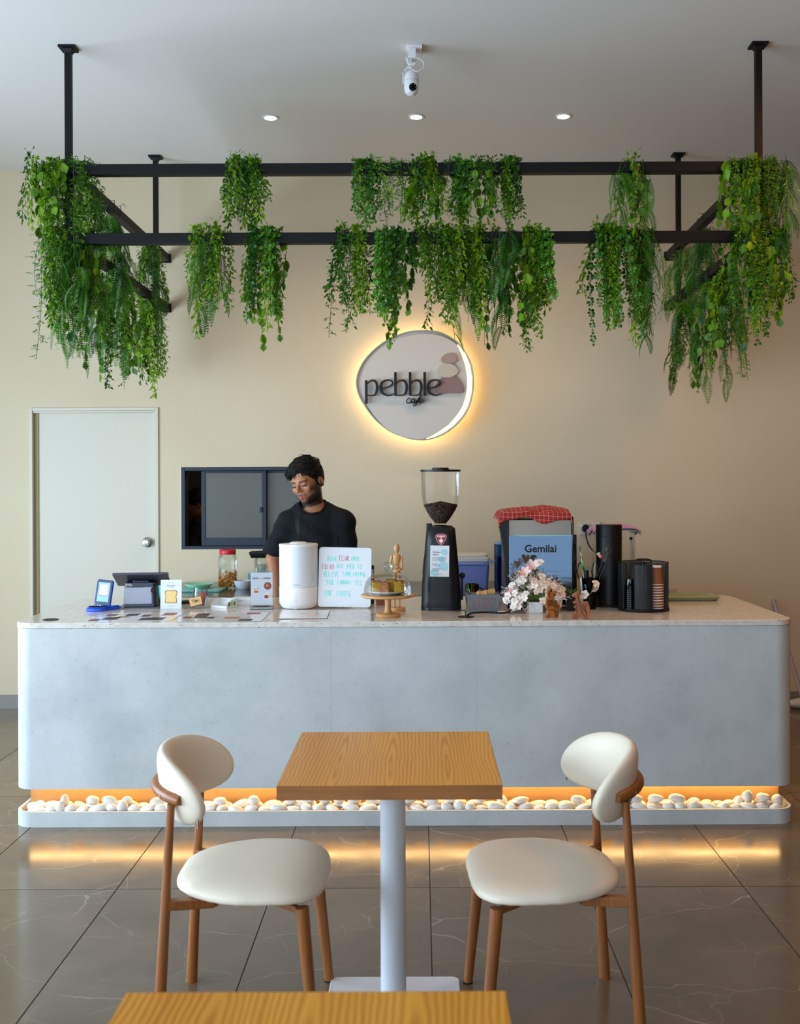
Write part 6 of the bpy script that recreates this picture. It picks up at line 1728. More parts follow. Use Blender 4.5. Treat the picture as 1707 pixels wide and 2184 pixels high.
b.obj('bristles', mat('bristle_tan', '#c9a35c', .8), t2, smooth=0)['kind'] = 'stuff'
t2 = thing('tweezers', 'slim metal tongs leaning in the left corner of the grey basket', 'tongs', (x - .062, y - .02, Z0 + .05), .2)
MB().tube([(.012, 0, 0), (-.004, 0, .06)], .0018, 5).obj('arm', chrome, t2); MB().tube([(.012, .0, 0), (-.016, 0, .062)], .0018, 5).obj('arm', chrome, t2)
# --- espresso machine with mirrored back
x, y, s = P(1153, 1298); s = y / FPX; EX, EY = x, y
t = thing('espresso_machine', 'espresso machine with mirrored back panel reading Gemilai', 'espresso machine', (x, y, Z0))
hz = lambda py: (1297 - py) * s; hx = lambda px: (px - 1153) * s
mir = mat('mirror_blue', '#98b0c6', .045, 1.0); tm_ = NT(mir)
mp_ = tm_.coord('Object', (1.5, 1, 30)); tm_.bump(tm_.noise(mp_, 1.2, 3), .05, .004)
MB().box(hx(1086), hx(1221), .0, .006, hz(1292), hz(1141.5)).obj('mirror_panel', mir, t, bevel=.001)
MB().box(hx(1086), hx(1220), .001, .007, hz(1141), hz(1108)).obj('top_panel', mat('satin_steel', '#a39a90', .38, .85), t, bevel=.001)
MB().box(hx(1086), hx(1221), -.001, .008, hz(1142.6), hz(1140.2)).obj('glass_edge', mat('glass_edge_green', '#8fc9bf', .2), t)
text('Gemilai', .052, ink, t, (hx(1154), -.0008, hz(1170)), bold=.0010, depth=.0005)
mach = mat('machine_black', '#141517', .35)
side = lambda pts, x0, x1: MB().prism(pts, x0, x1, Matrix(((0, 1, 0, 0), (1, 0, 0, 0), (0, 0, 1, 0), (0, 0, 0, 1))))
pr_l = [(.0, .012), (.02, .0), (.40, .0), (.40, .10), (.36, .455), (-.012, .455), (-.03, .40), (-.004, .28)]
side(pr_l, hx(1086) - .006, hx(1086)).obj('side_panel', mach, t, bevel=.002); side(pr_l, hx(1221), hx(1221) + .006).obj('side_panel', mach, t, bevel=.002)
b = MB(); b.prism([(hx(1070), hz(1108)), (hx(1085.5), hz(1108)), (hx(1085.5), hz(1290)), (hx(1080), hz(1280)), (hx(1076), hz(1190)), (hx(1066), hz(1122))], -.012, .03); b.obj('side_wing', mach, t, bevel=.002)
MB().box(hx(1086), hx(1221), .01, .40, .035, .445).obj('body', mach, t, bevel=.004)
MB().box(hx(1222.5), hx(1235), .06, .32, .07, hz(1141)).obj('side_tank', mat('tank_gloss', '#1b1c1f', .12), t, bevel=.004)
b = MB()
for sx in (-1, 1):
    for yy in (.03, .36): b.lathe([(.018, -.0), (.020, .006), (.012, .012), (.012, .034)], 20, T((sx * .13, yy, 0)))
b.obj('feet', chrome, t)
MB().box(hx(1092), hx(1216), -.03, .02, .010, .022).obj('lower_tray', chrome, t, bevel=.003)
# red checked cloth draped on top
b = MB(); NX, NY = 60, 34; vs = []
for j in range(NY + 1):
    for i in range(NX + 1):
        u, v = i / NX, j / NY; X_ = hx(1064) + (hx(1225) - hx(1064)) * u; Y_ = -.016 + .33 * v
        z_ = .470 + .030 * math.sin(PI * u) ** .6 * min(1, v / .25 + .05) + .007 * math.sin(7 * u + 3 * v) + .004 * math.sin(19 * u + 7 * v)
        e = 0
        if v < .10: e = (0.10 - v) / .10; Y_ = -.016 - .004 * math.sin(9 * u) ; z_ -= e * (.034 + .008 * math.sin(11 * u + 1))
        if u < .06: z_ -= (0.06 - u) * .55 ; X_ -= .004 * math.sin(20 * v)
        if u > .95: q = (u - .95) / .05; z_ -= q * (.052 + .012 * math.sin(9 * v)); X_ -= .003 * q
        vs.append((X_, Y_, z_))
b.add(vs, [(j * (NX + 1) + i, j * (NX + 1) + i + 1, (j + 1) * (NX + 1) + i + 1, (j + 1) * (NX + 1) + i) for j in range(NY) for i in range(NX)])
redc = mat('red_checked_cloth', '#b3261c', .85); tr = NT(redc)
tcx = tr.n('ShaderNodeTexCoord'); sx3 = tr.n('ShaderNodeSeparateXYZ'); tr.l(tcx.outputs['Object'], sx3.inputs[0])
def gridline(sock, off, per=.0225, wd=.07):
    a = tr.n('ShaderNodeMath', operation='MULTIPLY_ADD'); a.inputs[1].default_value = 1 / per; a.inputs[2].default_value = off; tr.l(sock, a.inputs[0])
    f = tr.n('ShaderNodeMath', operation='FRACT'); tr.l(a.outputs[0], f.inputs[0]); g = tr.n('ShaderNodeMath', operation='LESS_THAN'); g.inputs[1].default_value = wd; tr.l(f.outputs[0], g.inputs[0]); return g.outputs[0]
yz = tr.n('ShaderNodeMath', operation='SUBTRACT'); tr.l(sx3.outputs[1], yz.inputs[0]); tr.l(sx3.outputs[2], yz.inputs[1])
gmx = tr.n('ShaderNodeMath', operation='MAXIMUM'); tr.l(gridline(sx3.outputs[0], .2), gmx.inputs[0]); tr.l(gridline(yz.outputs[0], .1), gmx.inputs[1])
tr.col(tr.mix(gmx.outputs[0], '#9a2017', '#d2948a'))
o = b.obj('red_cloth', redc, None, smooth=80, loc=(x, y, Z0)); m_ = o.modifiers.new('thick', 'SOLIDIFY'); m_.thickness = .0035
tag(o, 'red cloth with thin white checks draped over the espresso machine', 'cloth')

# --- flower arrangement
x, y, s = P(1143, 1308); y += .034
t = thing('flower_arrangement', 'white and pink artificial flowers in a small white marble block pot', 'flowers', (x, y, Z0), .05)
mbm = mat('white_marble', '#d8d9d6', .35); tmb = NT(mbm); tmb.col(tmb.ramp(tmb.noise(tmb.coord(), 30, 6, .7, 1.0), [(.35, '#bcc0bf'), (.55, '#e2e2df')]))
MB().box(-.034, .034, -.030, .030, 0, .052).obj('pot', mbm, t, bevel=.002)
MB().ell((0, 0, .052), (.028, .024, .012), 16, 10).obj('foam', mat('dark_moss', '#2b3a1d', .9), t)
fw = mat('petal_white', '#f3e9df', .6, Subsurface_Weight=.0); fp = mat('petal_pink', '#eac9c2', .6); fc = mat('flower_centre', '#e8a090', .6); fg = mat('flower_stem', '#6f8f3a', .6); fpk = mat('petal_rose', '#dd8a98', .6)
def flower_mesh(np_, L, W, m, cup=.35, seed=0):
    b = MB(); r_ = random.Random(seed)
    for k in range(np_):
        a = 2 * PI * k / np_ + r_.uniform(-.12, .12); c_, s_ = math.cos(a), math.sin(a); cu = cup + r_.uniform(-.15, .15); pts = []
        prof = [(0, .0), (.25, .30), (.55, .5), (.8, .42), (1.0, .0)]
        vs = []
        for u, w_ in prof:
            z = L * (cu * u - .35 * u * u); xr = L * u
            for sd in (-1, 0, 1):
                yy = sd * w_ * W; zz = z + (abs(sd) * w_ * W * .25)
                vs.append((c_ * xr - s_ * yy, s_ * xr + c_ * yy, zz))
        fs = []
        for i in range(len(prof) - 1):
            for q in range(2): fs.append((i * 3 + q, i * 3 + q + 1, (i + 1) * 3 + q + 1, (i + 1) * 3 + q))
        b.add(vs, fs)
    b.cur = 1; b.ell((0, 0, .001), (L * .13, L * .13, L * .12), 8, 6); b.cur = 0
    return b.mesh('flower', [m, fc if np_ == 5 else mat('yellow_stamen', '#c9a62c', .6)], 0)
FM = [flower_mesh(5, .023, .019, fw, .35, k) for k in range(4)] + [flower_mesh(5, .019, .015, fpk, .5, 9)]
LM = [flower_mesh(6, .034, .020, fp, 1.1, 20), flower_mesh(6, .036, .022, fp, 1.3, 21)]
rf_ = random.Random(12); sb = MB()
cen = Vector((0, .01, .075))
def fpos(th, ph, R_): return cen + Vector((math.cos(th) * math.cos(ph) * .150, math.sin(th) * math.cos(ph) * .085, math.sin(ph) * .105)) * R_
for k in range(125):
    th = rf_.uniform(0, 2 * PI) if k % 3 else rf_.uniform(PI, 2 * PI); ph = rf_.uniform(-.50, 1.25); R_ = rf_.uniform(.72, 1.0)
    p = fpos(th, ph, R_)
    if p.z < .058 and abs(p.x) < .05 and p.y < .03: p.z = .062
    n_ = (p - cen + Vector((0, -.05, .03))).normalized() + Vector((rf_.uniform(-.4, .4), rf_.uniform(-.4, .2), rf_.uniform(-.3, .4)))
    me = FM[4] if k % 15 == 4 else rf_.choice(FM[:4]); sc_ = rf_.uniform(.68, .98)
    link('flower', me, t, p, n_.to_track_quat('Z', 'Y').to_euler(), (sc_,) * 3)
    sb.tube([Vector((p.x * .08, p.y * .08, .052)), (p + cen) * .5 + Vector((0, 0, .01)), p], .0009, 4)
for (px, py, m_, dy) in ((1119, 1226, 0, -.045), (1137, 1214, 1, -.02), (1152, 1199, 0, .0)):
    X_, Z_ = aty(px, py, y + dy); p = Vector((X_ - x, dy, Z_ - Z0)); link('flower', LM[m_] if py > 1205 else FM[1], t, p, Vector((-.2, -.7, .8)).to_track_quat('Z', 'Y').to_euler())
    sb.tube([Vector((0, 0, .052)), p], .0012, 4)
sb.obj('stems', fg, t)
b = MB()
for k in range(70):
    th, ph = rf_.uniform(0, 2 * PI), rf_.uniform(-.2, 1.2); p0 = fpos(th, ph, .6); d = (p0 - cen).normalized(); L_ = rf_.uniform(.05, .085)
    p1 = p0 + d * L_ + Vector((0, 0, .008)); b.tube([p0, p1], [.0012, .0008], 3)
    for q in range(7):
        o = p0.lerp(p1, .4 + .09 * q); dd = (d + Vector((rf_.uniform(-1, 1), rf_.uniform(-1, 1), rf_.uniform(-1, 1))) * .8).normalized(); b.tube([o, o + dd * .016], [.0011, .0006], 3)
b.obj('twigs', mat('white_twig', '#e9e2dc', .7), t, smooth=0)['kind'] = 'stuff'
b = MB(); rbn = mat('pink_ribbon', '#e3c8bf', .5)
def ribbon(pts, wd): 
    pp = smoothpoly(pts, 8, False); vs = []
    for i, p in enumerate(pp): vs += [(p[0], p[1], p[2]), (p[0], p[1] + wd * .7, p[2] + wd * .7)]
    b.add(vs, [(2 * i, 2 * i + 2, 2 * i + 3, 2 * i + 1) for i in range(len(pp) - 1)])
ribbon([(-.034, -.03, .03), (-.055, -.035, .015), (-.07, -.04, .034), (-.085, -.035, .018), (-.13, -.02, .004), (-.18, .0, .003)], .008)
ribbon([(-.034, -.03, .02), (-.045, -.04, .002), (-.07, -.045, .03), (-.06, -.03, .05)], .008)
ribbon([(.034, -.01, .07), (.10, -.02, .06), (.125, -.02, .030), (.09, -.03, .004), (.05, -.02, .002)], .008)
b.obj('ribbon', rbn, t, smooth=60)

# --- carved wooden animals
def carved(name, label, cat, pts, px_, py_, base_py, col, dk, rz=0.0, th=.020):
    x, y, s = P(px_, base_py); y += .012; t = thing(name, label, cat, (x, y, Z0), rz)
    ox, oz = 1130, 1160
    loc = [((ox + a / 10.04 - px_) * s, max(0, (base_py - .5 - (oz + c / 10.04)) * s)) for a, c in pts]
    MB().prism(smoothpoly(loc, 3), -th / 2, th / 2).obj('body', col, t, bevel=.002)
    return t, (lambda a, c: ((ox + a / 10.04 - px_) * s, max(.001, (base_py - .5 - (oz + c / 10.04)) * s)))
wc = m_wood('carved_wood_orange', '#8a4a18', '#a86224', '#bb7330', (60, 60, 14), .45); wk = m_wood('carved_wood_red', '#743814', '#96501f', '#ad642c', (50, 50, 12), .4)
burn = mat('burnt_line', '#2b1409', .7)
t, g_ = carved('wooden_cat', 'carved wooden cat figurine with burnt tiger stripes', 'figurine', [(465, 935), (490, 1005), (535, 1015), (588, 1012), (585, 1060), (545, 1120), (525, 1160), (540, 1195), (600, 1250), (650, 1300), (655, 1360), (645, 1440), (622, 1530), (600, 1588), (545, 1588), (440, 1588), (438, 1545), (452, 1490), (425, 1520), (385, 1588), (328, 1588), (335, 1555), (385, 1485), (398, 1430), (362, 1380), (345, 1290), (362, 1200), (385, 1130), (378, 1060), (400, 990)], 1178, 0, 1318, wc, burn, .12)
b = MB()
def line(pts, w_=.0013): b.tube([(g_(*p)[0], -.0108, g_(*p)[1]) for p in smoothpoly(pts, 4, False)], [w_ * .5] + [w_] * (len(smoothpoly(pts, 4, False)) - 2) + [w_ * .4], 4)
for k in range(5): line([(372 + 3 * k, 1215 + 24 * k), (440, 1235 + 22 * k), (520 + 10 * k, 1225 + 26 * k), (575 + 14 * k, 1250 + 24 * k)])
for k in range(9): line([(520 + 6 * (k > 4), 1335 + 27 * k), (575, 1345 + 27 * k), (640 - k * 3, 1325 + 27 * k)])
for k in range(4): line([(398, 1020 + 28 * k), (425, 1040 + 28 * k), (415, 1060 + 28 * k)], .001)
for k in range(3): line([(560, 1075 + 20 * k), (525, 1070 + 22 * k), (505, 1085 + 20 * k)], .001)
line([(385, 1195), (440, 1215), (510, 1190)]); line([(425, 1430), (470, 1400), (520, 1430), (550, 1500)])
b.obj('burnt_stripes', burn, t)
b = MB(); b.prism([g_(*p) for p in ((395, 1075), (470, 955), (485, 1010), (430, 1030))], -.0106, -.0100); b.obj('ear', burn, t); 
t, g_ = carved('wooden_kangaroo', 'carved red-brown wooden kangaroo figurine with a joey', 'figurine', [(912, 1110), (950, 1075), (1000, 1045), (1030, 1030), (1050, 1005), (1062, 1035), (1082, 1060), (1088, 1110), (1085, 1180), (1110, 1240), (1150, 1290), (1160, 1245), (1205, 1232), (1255, 1240), (1288, 1330), (1308, 1440), (1300, 1510), (1275, 1562), (1190, 1570), (1100, 1580), (1000, 1592), (915, 1594), (915, 1565), (950, 1525), (990, 1510), (985, 1450), (1002, 1390), (965, 1368), (958, 1345), (990, 1325), (1005, 1290), (950, 1278), (940, 1252), (960, 1230), (1000, 1215), (985, 1150), (930, 1135)], 1240.5, 0, 1320, wk, burn, -.1, .024)
b = MB()
for pts in ([(1085, 1290), (1110, 1400), (1150, 1500), (1190, 1550)], [(1120, 1300), (1160, 1400), (1200, 1440), (1230, 1550)], [(1160, 1300), (1185, 1380), (1190, 1440)], [(1215, 1290), (1200, 1400), (1240, 1500)], [(1040, 1090), (1060, 1180), (1090, 1260)], [(1005, 1290), (1030, 1330), (1010, 1400), (1035, 1460)]):
    b.tube([(g_(*p)[0], -.0128, g_(*p)[1]) for p in smoothpoly(pts, 4, False)], .0010, 4)
b.obj('burnt_lines', burn, t)
b = MB(); b.ell((g_(985, 1080)[0], -.0122, g_(985, 1080)[1]), (.0022, .001, .0016), 8, 6); b.obj('eye', mat('carving_eye', '#d9c8b0', .5), t)

# --- small black pot with a spiky green plant
x, y, s = P(1221, 1304); y += .026
t = thing('potted_plant', 'small black pot with spiky green leaves beside the wooden kangaroo', 'potted plant', (x, y, Z0))
b = MB(); 
vs = [(sx * r_, sy * r_, z_) for (r_, z_) in ((.020, 0), (.029, .080), (.026, .080), (.022, .070)) for sx, sy in ((-1, -1), (1, -1), (1, 1), (-1, 1))]
b.add(vs, [(i * 4 + k, i * 4 + (k + 1) % 4, (i + 1) * 4 + (k + 1) % 4, (i + 1) * 4 + k) for i in range(3) for k in range(4)] + [(0, 1, 2, 3), (12, 13, 14, 15)]); b.obj('pot', mat('black_pot', '#1d2024', .5), t, smooth=0, bevel=.002)
LS = m_leaf('leaf_spiky', '#2f5a1c', '#86a93c'); rs = random.Random(8)
for k in range(34):
    a = rs.uniform(0, 2 * PI); el = rs.uniform(.15, 1.3); L_ = rs.uniform(.045, .075); d = Vector((math.cos(a) * math.cos(el), math.sin(a) * math.cos(el), math.sin(el)))
    b = MB(); p0 = Vector((0, 0, .076)); pts = [p0 + d * L_ * u + Vector((0, 0, -.018 * u * u)) for u in (0, .35, .7, 1)]; b.tube(pts, [.0025, .0042, .003, .0004], 4, flat=.35); b.obj('leaf', LS, t, smooth=0)

# --- pen cup
x, y, s = P(1261, 1301); y += .042; s = y / FPX
t = thing('pen_cup', 'clear plastic cup crammed with pens and scissors', 'cup', (x, y, Z0))
MB().lathe([(.001, .002), (.033, .002), (.040, .155), (.0385, .155), (.0315, .004), (.001, .004)], 40).obj('cup', glass('smoky_plastic', '#8f979b', .8, .3), t)
def cw(px, py, dy=0): return ((px - 1261) * s, dy, (1300 - py) * s)
def inst(name, label, cat, build):
    tt = thing(name, label, cat, (x, y, Z0 + .006)); build(tt); return tt
def z6(p): return (p[0], p[1], p[2] - .006)
def mk(tt):
    b = MB(); b.rod(z6(cw(1263, 1296, .0)), z6(cw(1275, 1238, .01)), .0035); b.rod(z6(cw(1275, 1238, .01)), z6(cw(1291, 1200, .012)), .005, .007); b.obj('handle', blackp, tt)
    b = MB(); b.rod(z6(cw(1286.5, 1192.5, .012)), z6(cw(1289.5, 1187, .012)), .0085, .0075); b.obj('red_band', mat('bright_red', '#c8281c', .4), tt)
    b = MB(); b.rod(z6(cw(1286, 1190.5, .012)), z6(cw(1280.5, 1181, .012)), .006, .0095, 10); b.obj('bristles', mat('bristle_pale', '#cbbdb0', .8), tt)
inst('barista_brush', 'black brush with a red band leaning out of the pen cup', 'brush', mk)
def mk(tt):
    b = MB(); vs = []; n = 40
    for i in range(n + 1):
        u = i / n; a = u * 9.5; c0 = Vector(z6(cw(1240.5 + 9 * u, 1167 + 62 * u, -.01))); r_ = .0055
        vs += [tuple(c0 + Vector((math.cos(a) * r_, math.sin(a) * r_, .008))), tuple(c0 + Vector((-math.cos(a) * r_, -math.sin(a) * r_, -.008)))]
    b.add(vs, [(2 * i, 2 * i + 2, 2 * i + 3, 2 * i + 1) for i in range(n)]); b.obj('spiral', mat('bright_green', '#18a02c', .45), tt)
    b = MB(); b.rod(z6(cw(1242, 1176, -.01)), z6(cw(1256, 1292, .01)), .0022); b.obj('stick', white, tt)
inst('green_spiral', 'bright green twisted paper spiral sticking up from the pen cup', 'straw', mk)
def mk(tt):
    b = MB()
    for cx_, sgx in ((1243, -1), (1274, 1)):
        pts = [z6(cw(cx_ + 7 * math.cos(q), 1220 + 18 * math.sin(q), .012)) for q in [2 * PI * k / 18 for k in range(18)]]; b.tube(pts, .0036, 6, closed=True)
        b.rod(z6(cw(cx_, 1237, .012)), z6(cw(1259 + sgx * 2, 1262, .01)), .004)
    b.obj('handles', blackp, tt); MB().rod(z6(cw(1259, 1262, .01)), z6(cw(1261, 1296, .005)), .004, .0015).obj('blades', chrome, tt)
inst('scissors', 'black-handled scissors standing in the pen cup', 'scissors', mk)
for (nm, lb, p0, p1, c, r_) in (('pen', 'white pen standing at the left of the pen cup', (1239, 1260, -.022), (1241, 1233, -.025), '#dfe3e6', .0045), ('pen', 'pale blue pen leaning at the front of the pen cup', (1264, 1298, -.020), (1250, 1247, -.028), '#39a4cc', .0042),
        ('marker', 'fat black marker in the middle of the pen cup', (1256, 1290, -.006), (1253, 1218, -.012), '#141416', .0105), ('pen', 'grey metal pen at the right of the pen cup', (1266, 1290, .0), (1273, 1202, -.008), '#8d8f90', .0035), ('pen', 'teal pen in the middle of the pen cup', (1258, 1290, .018), (1259, 1211, .020), '#3f9ea6', .004)):
    def mk(tt, p0=p0, p1=p1, c=c, r_=r_):
        q0 = cw(p0[0], min(p0[1], 1294), p0[2]); q1 = cw(*p1)
        if p0[1] < 1270: q0 = cw(1246, 1292, -.01)
        MB().rod(z6(q0), z6(q1), r_, r_ * .95, 12).obj('barrel', mat('pen_' + c[1:], c, .4), tt)
        MB().rod(z6(tuple(a + (b_ - a) * .62 for a, b_ in zip(q0, q1))), z6(tuple(a + (b_ - a) * 1.01 for a, b_ in zip(q0, q1))), r_ * 1.15, r_ * 1.1, 12).obj('cap', mat('pen_' + c[1:], c, .4), tt)
    inst(nm, lb, 'pen', mk)
def mk(tt):
    MB().rod(z6(cw(1266, 1290, .01)), z6(cw(1301, 1181, .02)), .0012, .0010, 6).obj('wire', mat('brass', '#a48a4a', .3, 1), tt)
    MB().tube([z6(cw(1304.5 + 6 * math.cos(q), 1174.5 + 6 * math.sin(q), .02)) for q in [2 * PI * k / 20 for k in range(20)]], .0011, 5, closed=True).obj('loop', mat('brass', '#a48a4a', .3, 1), tt)
inst('wire_loop', 'thin wire with a round loop leaning out of the pen cup', 'wire', mk)
# sprig of white flowers hanging in front of the cup
X_, Z_ = aty(1262, 1265, y - .05)
t2 = thing('flower_sprig', 'loose sprig of white flowers drooping in front of the pen cup', 'flowers', (x - .03, y - .075, Z0 + .02))
b = MB(); pts = smoothpoly([(-.045, .0, .04), (-.02, -.0, .065), (.02, -.0, .06), (.036, 0, .10), (.05, 0, .115)], 5, False); b.tube(pts, .0013, 5); b.obj('stem', fg, t2)
for p, n_ in (((-.005, -.002, .060), (-.4, -.8, .1)), ((.048, -.002, .112), (.4, -.7, .5)), ((.046, -.002, .088), (.5, -.6, -.5)), ((-.012, 0, .05), (.1, -.7, -.7))): link('flower', FM[0], t2, p, Vector(n_).to_track_quat('Z', 'Y').to_euler(), (1.0,) * 3)

# --- tall black cylinder dispenser
x, y, s = P(1305, 1296); y += .068; s = y / FPX
t = thing('black_canister', 'tall matt black cylindrical canister', 'canister', (x, y, Z0))
mb_ = mat('matt_black', '#101114', .45)
MB().lathe([(.001, 0), (.076, 0), (.076, .006), (.072, .010), (.001, .010)], 48).obj('base', mb_, t)
MB().lathe([(.001, .0105), (.0625, .0105), (.0655, .405), (.0635, .411), (.001, .412)], 56).obj('body', mb_, t)
b = MB(); b.tube([(.0662 * math.cos(a), .0662 * math.sin(a), .348 + .018 * math.cos(a + PI / 2) - .01) for a in [-PI + PI * k / 20 for k in range(21)]], .0012, 5); b.obj('lid_seam', mat('seam_grey', '#2c2e33', .4), t)
# --- clear box behind with cloth on top
x, y, s = P(1309, 1287); y = 5.56; x = aty(1309, 1287, y)[0]; s = y / FPX
t = thing('acrylic_dispenser', 'clear acrylic dispenser box standing behind the black canister', 'dispenser', (x, y, Z0))
HW, HD, HH = 41 * s, .07, (1283 - 1133) * s
b = MB(); th = .003
b.box(-HW, HW, -HD, -HD + th, 0, HH); b.box(-HW, HW, HD - th, HD, 0, HH); b.box(-HW, -HW + th, -HD + th, HD - th, 0, HH); b.box(HW - th, HW, -HD + th, HD - th, 0, HH); b.obj('walls', gl_thin, t, smooth=0)
MB().box(-HW + th + .001, HW - th - .001, -HD + th + .001, HD - th - .001, 0, .05).obj('lower_block', mat('dark_base', '#1b1c1e', .4), t)
b = MB(); b.box(-.06, .06, -.05, .05, .051, .075); b.obj('green_sachets', mat('lime_sachet', '#8a9a2c', .6), t, bevel=.003)
b = MB(); b.rod((HW - .022, -.071, HH - .045), (HW - .006, -.071, HH - .18), .0013); b.rod((-HW + .01, -.071, HH - .045), (-HW + .02, -.071, HH - .14), .0013); b.obj('support_wire', mat('grey_cable', '#777a80', .5), t)
b = MB()
for sx in (-1, 1): b.cyl(.009, 0, .004, 18, T((sx * (HW - .022), -.0702, HH - .045), (PI / 2, 0, 0)))
b.obj('grommets', blackp, t)
def cloth(name, label, col, pts0, zoff, W_=.26, D_=.20, seed=1, drop=.035):
    b = MB(); N = 26; vs = []; rs2 = random.Random(seed)
    for j in range(N + 1):
        for i in range(N + 1):
            u, v = i / N * 2 - 1, j / N * 2 - 1
            X_, Y_ = u * W_ / 2, v * D_ / 2
            over = max(0, abs(X_) - HW + .004); overy = max(0, abs(Y_) - HD + .002)
            z_ = zoff - drop * min(1, over / .03) ** 1.2 * (1.1 + .5 * math.sin(3 * v + seed)) - drop * .8 * min(1, overy / .03) * (1 + .4 * math.sin(4 * u + seed * 2))
            z_ += .014 * math.exp(-((u - .25) / .3) ** 2) + .002 * math.sin(9 * u + 5 * v)
            if over or overy: z_ = z_
            vs.append((X_ + (.004 if X_ > 0 else -.004) * (over > 0), Y_, z_))
    b.add(vs, [(j * (N + 1) + i, j * (N + 1) + i + 1, (j + 1) * (N + 1) + i + 1, (j + 1) * (N + 1) + i) for j in range(N) for i in range(N)])
    o = b.obj(name, col, None, smooth=80, loc=(x, y, Z0), rot=(0, 0, .05 * seed)); md = o.modifiers.new('thick', 'SOLIDIFY'); md.thickness = .0022
    return tag(o, label, 'cloth')
cloth('blue_cloth', 'pale blue cloth with scalloped edge under the pink one on the acrylic box', mat('blue_cloth', '#8fb3c4', .9), None, HH + .004, .240, .18, 1, .030)
cloth('pink_cloth', 'pink cloth draped on top of the acrylic box', mat('pink_cloth', '#c79ac0', .9), None, HH + .018, .250, .185, 1.0, .034)
# --- wall socket with plug
x, z = aty(1258, 1127, WALLY)
t = thing('wall_socket', 'white double wall socket with a black plug', 'socket', (x, WALLY - .0005, z))
MB().prism(rrect(.150, .088, .006), -.010, 0).obj('plate', mat('socket_white', '#cfccc5', .4), t, bevel=.002)
b = MB()
for xx in (-.055, -.025, .03, .06): b.box(xx - .006, xx + .006, -.0125, -.0101, .008, .028)
b.obj('switches', white, t, bevel=.001)
px_ = (1248 - 1258) * WALLY / FPX
b = MB(); b.prism(smoothpoly([(px_ - .024, -.004), (px_ - .020, .016), (px_, .030), (px_ + .020, .016), (px_ + .024, -.004), (px_ + .014, -.022), (px_ - .014, -.022)], 4), -.045, -.0102); b.obj('plug', blackp, t, bevel=.004)
b = MB(); b.tube(smoothpoly([(px_, -.036, -.02), (px_ + .004, -.035, -.06), (px_ + .025, -.035, -.12), (px_ + .075, -.05, -.175), (px_ + .14, -.10, -.22)], 6, False), .005, 8); b.obj('plug_cable', blackp, t)

# --- black mesh cup carousel with stacks
x, y, s = P(1384, 1307); y += .120; s = y / FPX; KX, KY = x, y
t = thing('cup_organiser', 'round black perforated metal cup and lid organiser', 'organiser', (x, y, Z0))
pm = bpy.data.materials.new('perforated_black'); pm.use_nodes = True; tp_ = NT(pm); tp_.b.inputs['Base Color'].default_value = lin('#131416'); tp_.b.inputs['Roughness'].default_value = .45
at2 = tp_.n('ShaderNodeAttribute'); at2.attribute_name = 'uvw'
vsc = tp_.n('ShaderNodeVectorMath', operation='SCALE'); vsc.inputs['Scale'].default_value = 1 / .0054; tp_.l(at2.outputs['Vector'], vsc.inputs[0])
mpr = tp_.n('ShaderNodeMapping'); mpr.inputs['Rotation'].default_value = (0, 0, PI / 4); tp_.l(vsc.outputs[0], mpr.inputs['Vector'])
fr = tp_.n('ShaderNodeVectorMath', operation='FRACTION'); tp_.l(mpr.outputs[0], fr.inputs[0])
sb_ = tp_.n('ShaderNodeVectorMath', operation='DISTANCE'); sb_.inputs[1].default_value = (.5, .5, 0); tp_.l(fr.outputs[0], sb_.inputs[0])
gt = tp_.n('ShaderNodeMath', operation='GREATER_THAN'); gt.inputs[1].default_value = .30; tp_.l(sb_.outputs['Value'], gt.inputs[0]); tp_.l(gt.outputs[0], tp_.b.inputs['Alpha'])
RK, HK = .1215, .232
def meshwall(name, f, n, z0, z1, length):
    b = MB(); vs = []; uv = []
    for i in range(n + 1):
        u = i / n; X_, Y_ = f(u)
        for z_ in (z0, z1): vs.append((X_, Y_, z_)); uv.append((u * length, z_, 0))
    b.add(vs, [(2 * i, 2 * i + 2, 2 * i + 3, 2 * i + 1) for i in range(n)])
    me = b.mesh(name, pm, 60); a = me.attributes.new('uvw', 'FLOAT_VECTOR', 'POINT'); a.data.foreach_set('vector', [c for p in uv for c in p])
    return link(name, me, t)
arc = lambda r_, a0, a1: (lambda u: (r_ * math.cos(math.radians(a0 + (a1 - a0) * u)), r_ * math.sin(math.radians(a0 + (a1 - a0) * u))))
meshwall('outer_wall', arc(RK, -42, 222 - 14), 60, .014, HK, RK * math.radians(250))
meshwall('front_panel', arc(RK * .985, -122, -81), 12, .014, HK - .006, RK * math.radians(41))
for a0 in (-122, -81): meshwall('divider', (lambda a: (lambda u: ((.03 + (RK * .985 - .03) * u) * math.cos(math.radians(a)), (.03 + (RK * .985 - .03) * u) * math.sin(math.radians(a)))))(a0), 4, .014, HK - .006, .09)
for a0 in (-12, 180, 90): meshwall('divider', (lambda a: (lambda u: ((.03 + (RK - .03) * u) * math.cos(math.radians(a)), (.03 + (RK - .03) * u) * math.sin(math.radians(a)))))(a0), 4, .014, HK, .09)
MB().lathe([(.001, 0), (.124, 0), (.1255, .003), (.1255, .012), (.122, .0138), (.001, .0138)], 56).obj('base', mb_, t)
b = MB(); b.tube([(RK * math.cos(a), RK * math.sin(a), HK) for a in [math.radians(-42 + 250 * k / 50) for k in range(51)]], .0022, 6)
b.tube([(RK * .985 * math.cos(a), RK * .985 * math.sin(a), HK - .006) for a in [math.radians(-122 + 41 * k / 12) for k in range(13)]], .0022, 6)
for a0 in (-122, -81): b.rod((RK * .985 * math.cos(math.radians(a0)), RK * .985 * math.sin(math.radians(a0)), .014), (RK * .985 * math.cos(math.radians(a0)), RK * .985 * math.sin(math.radians(a0)), HK - .006), .0022)
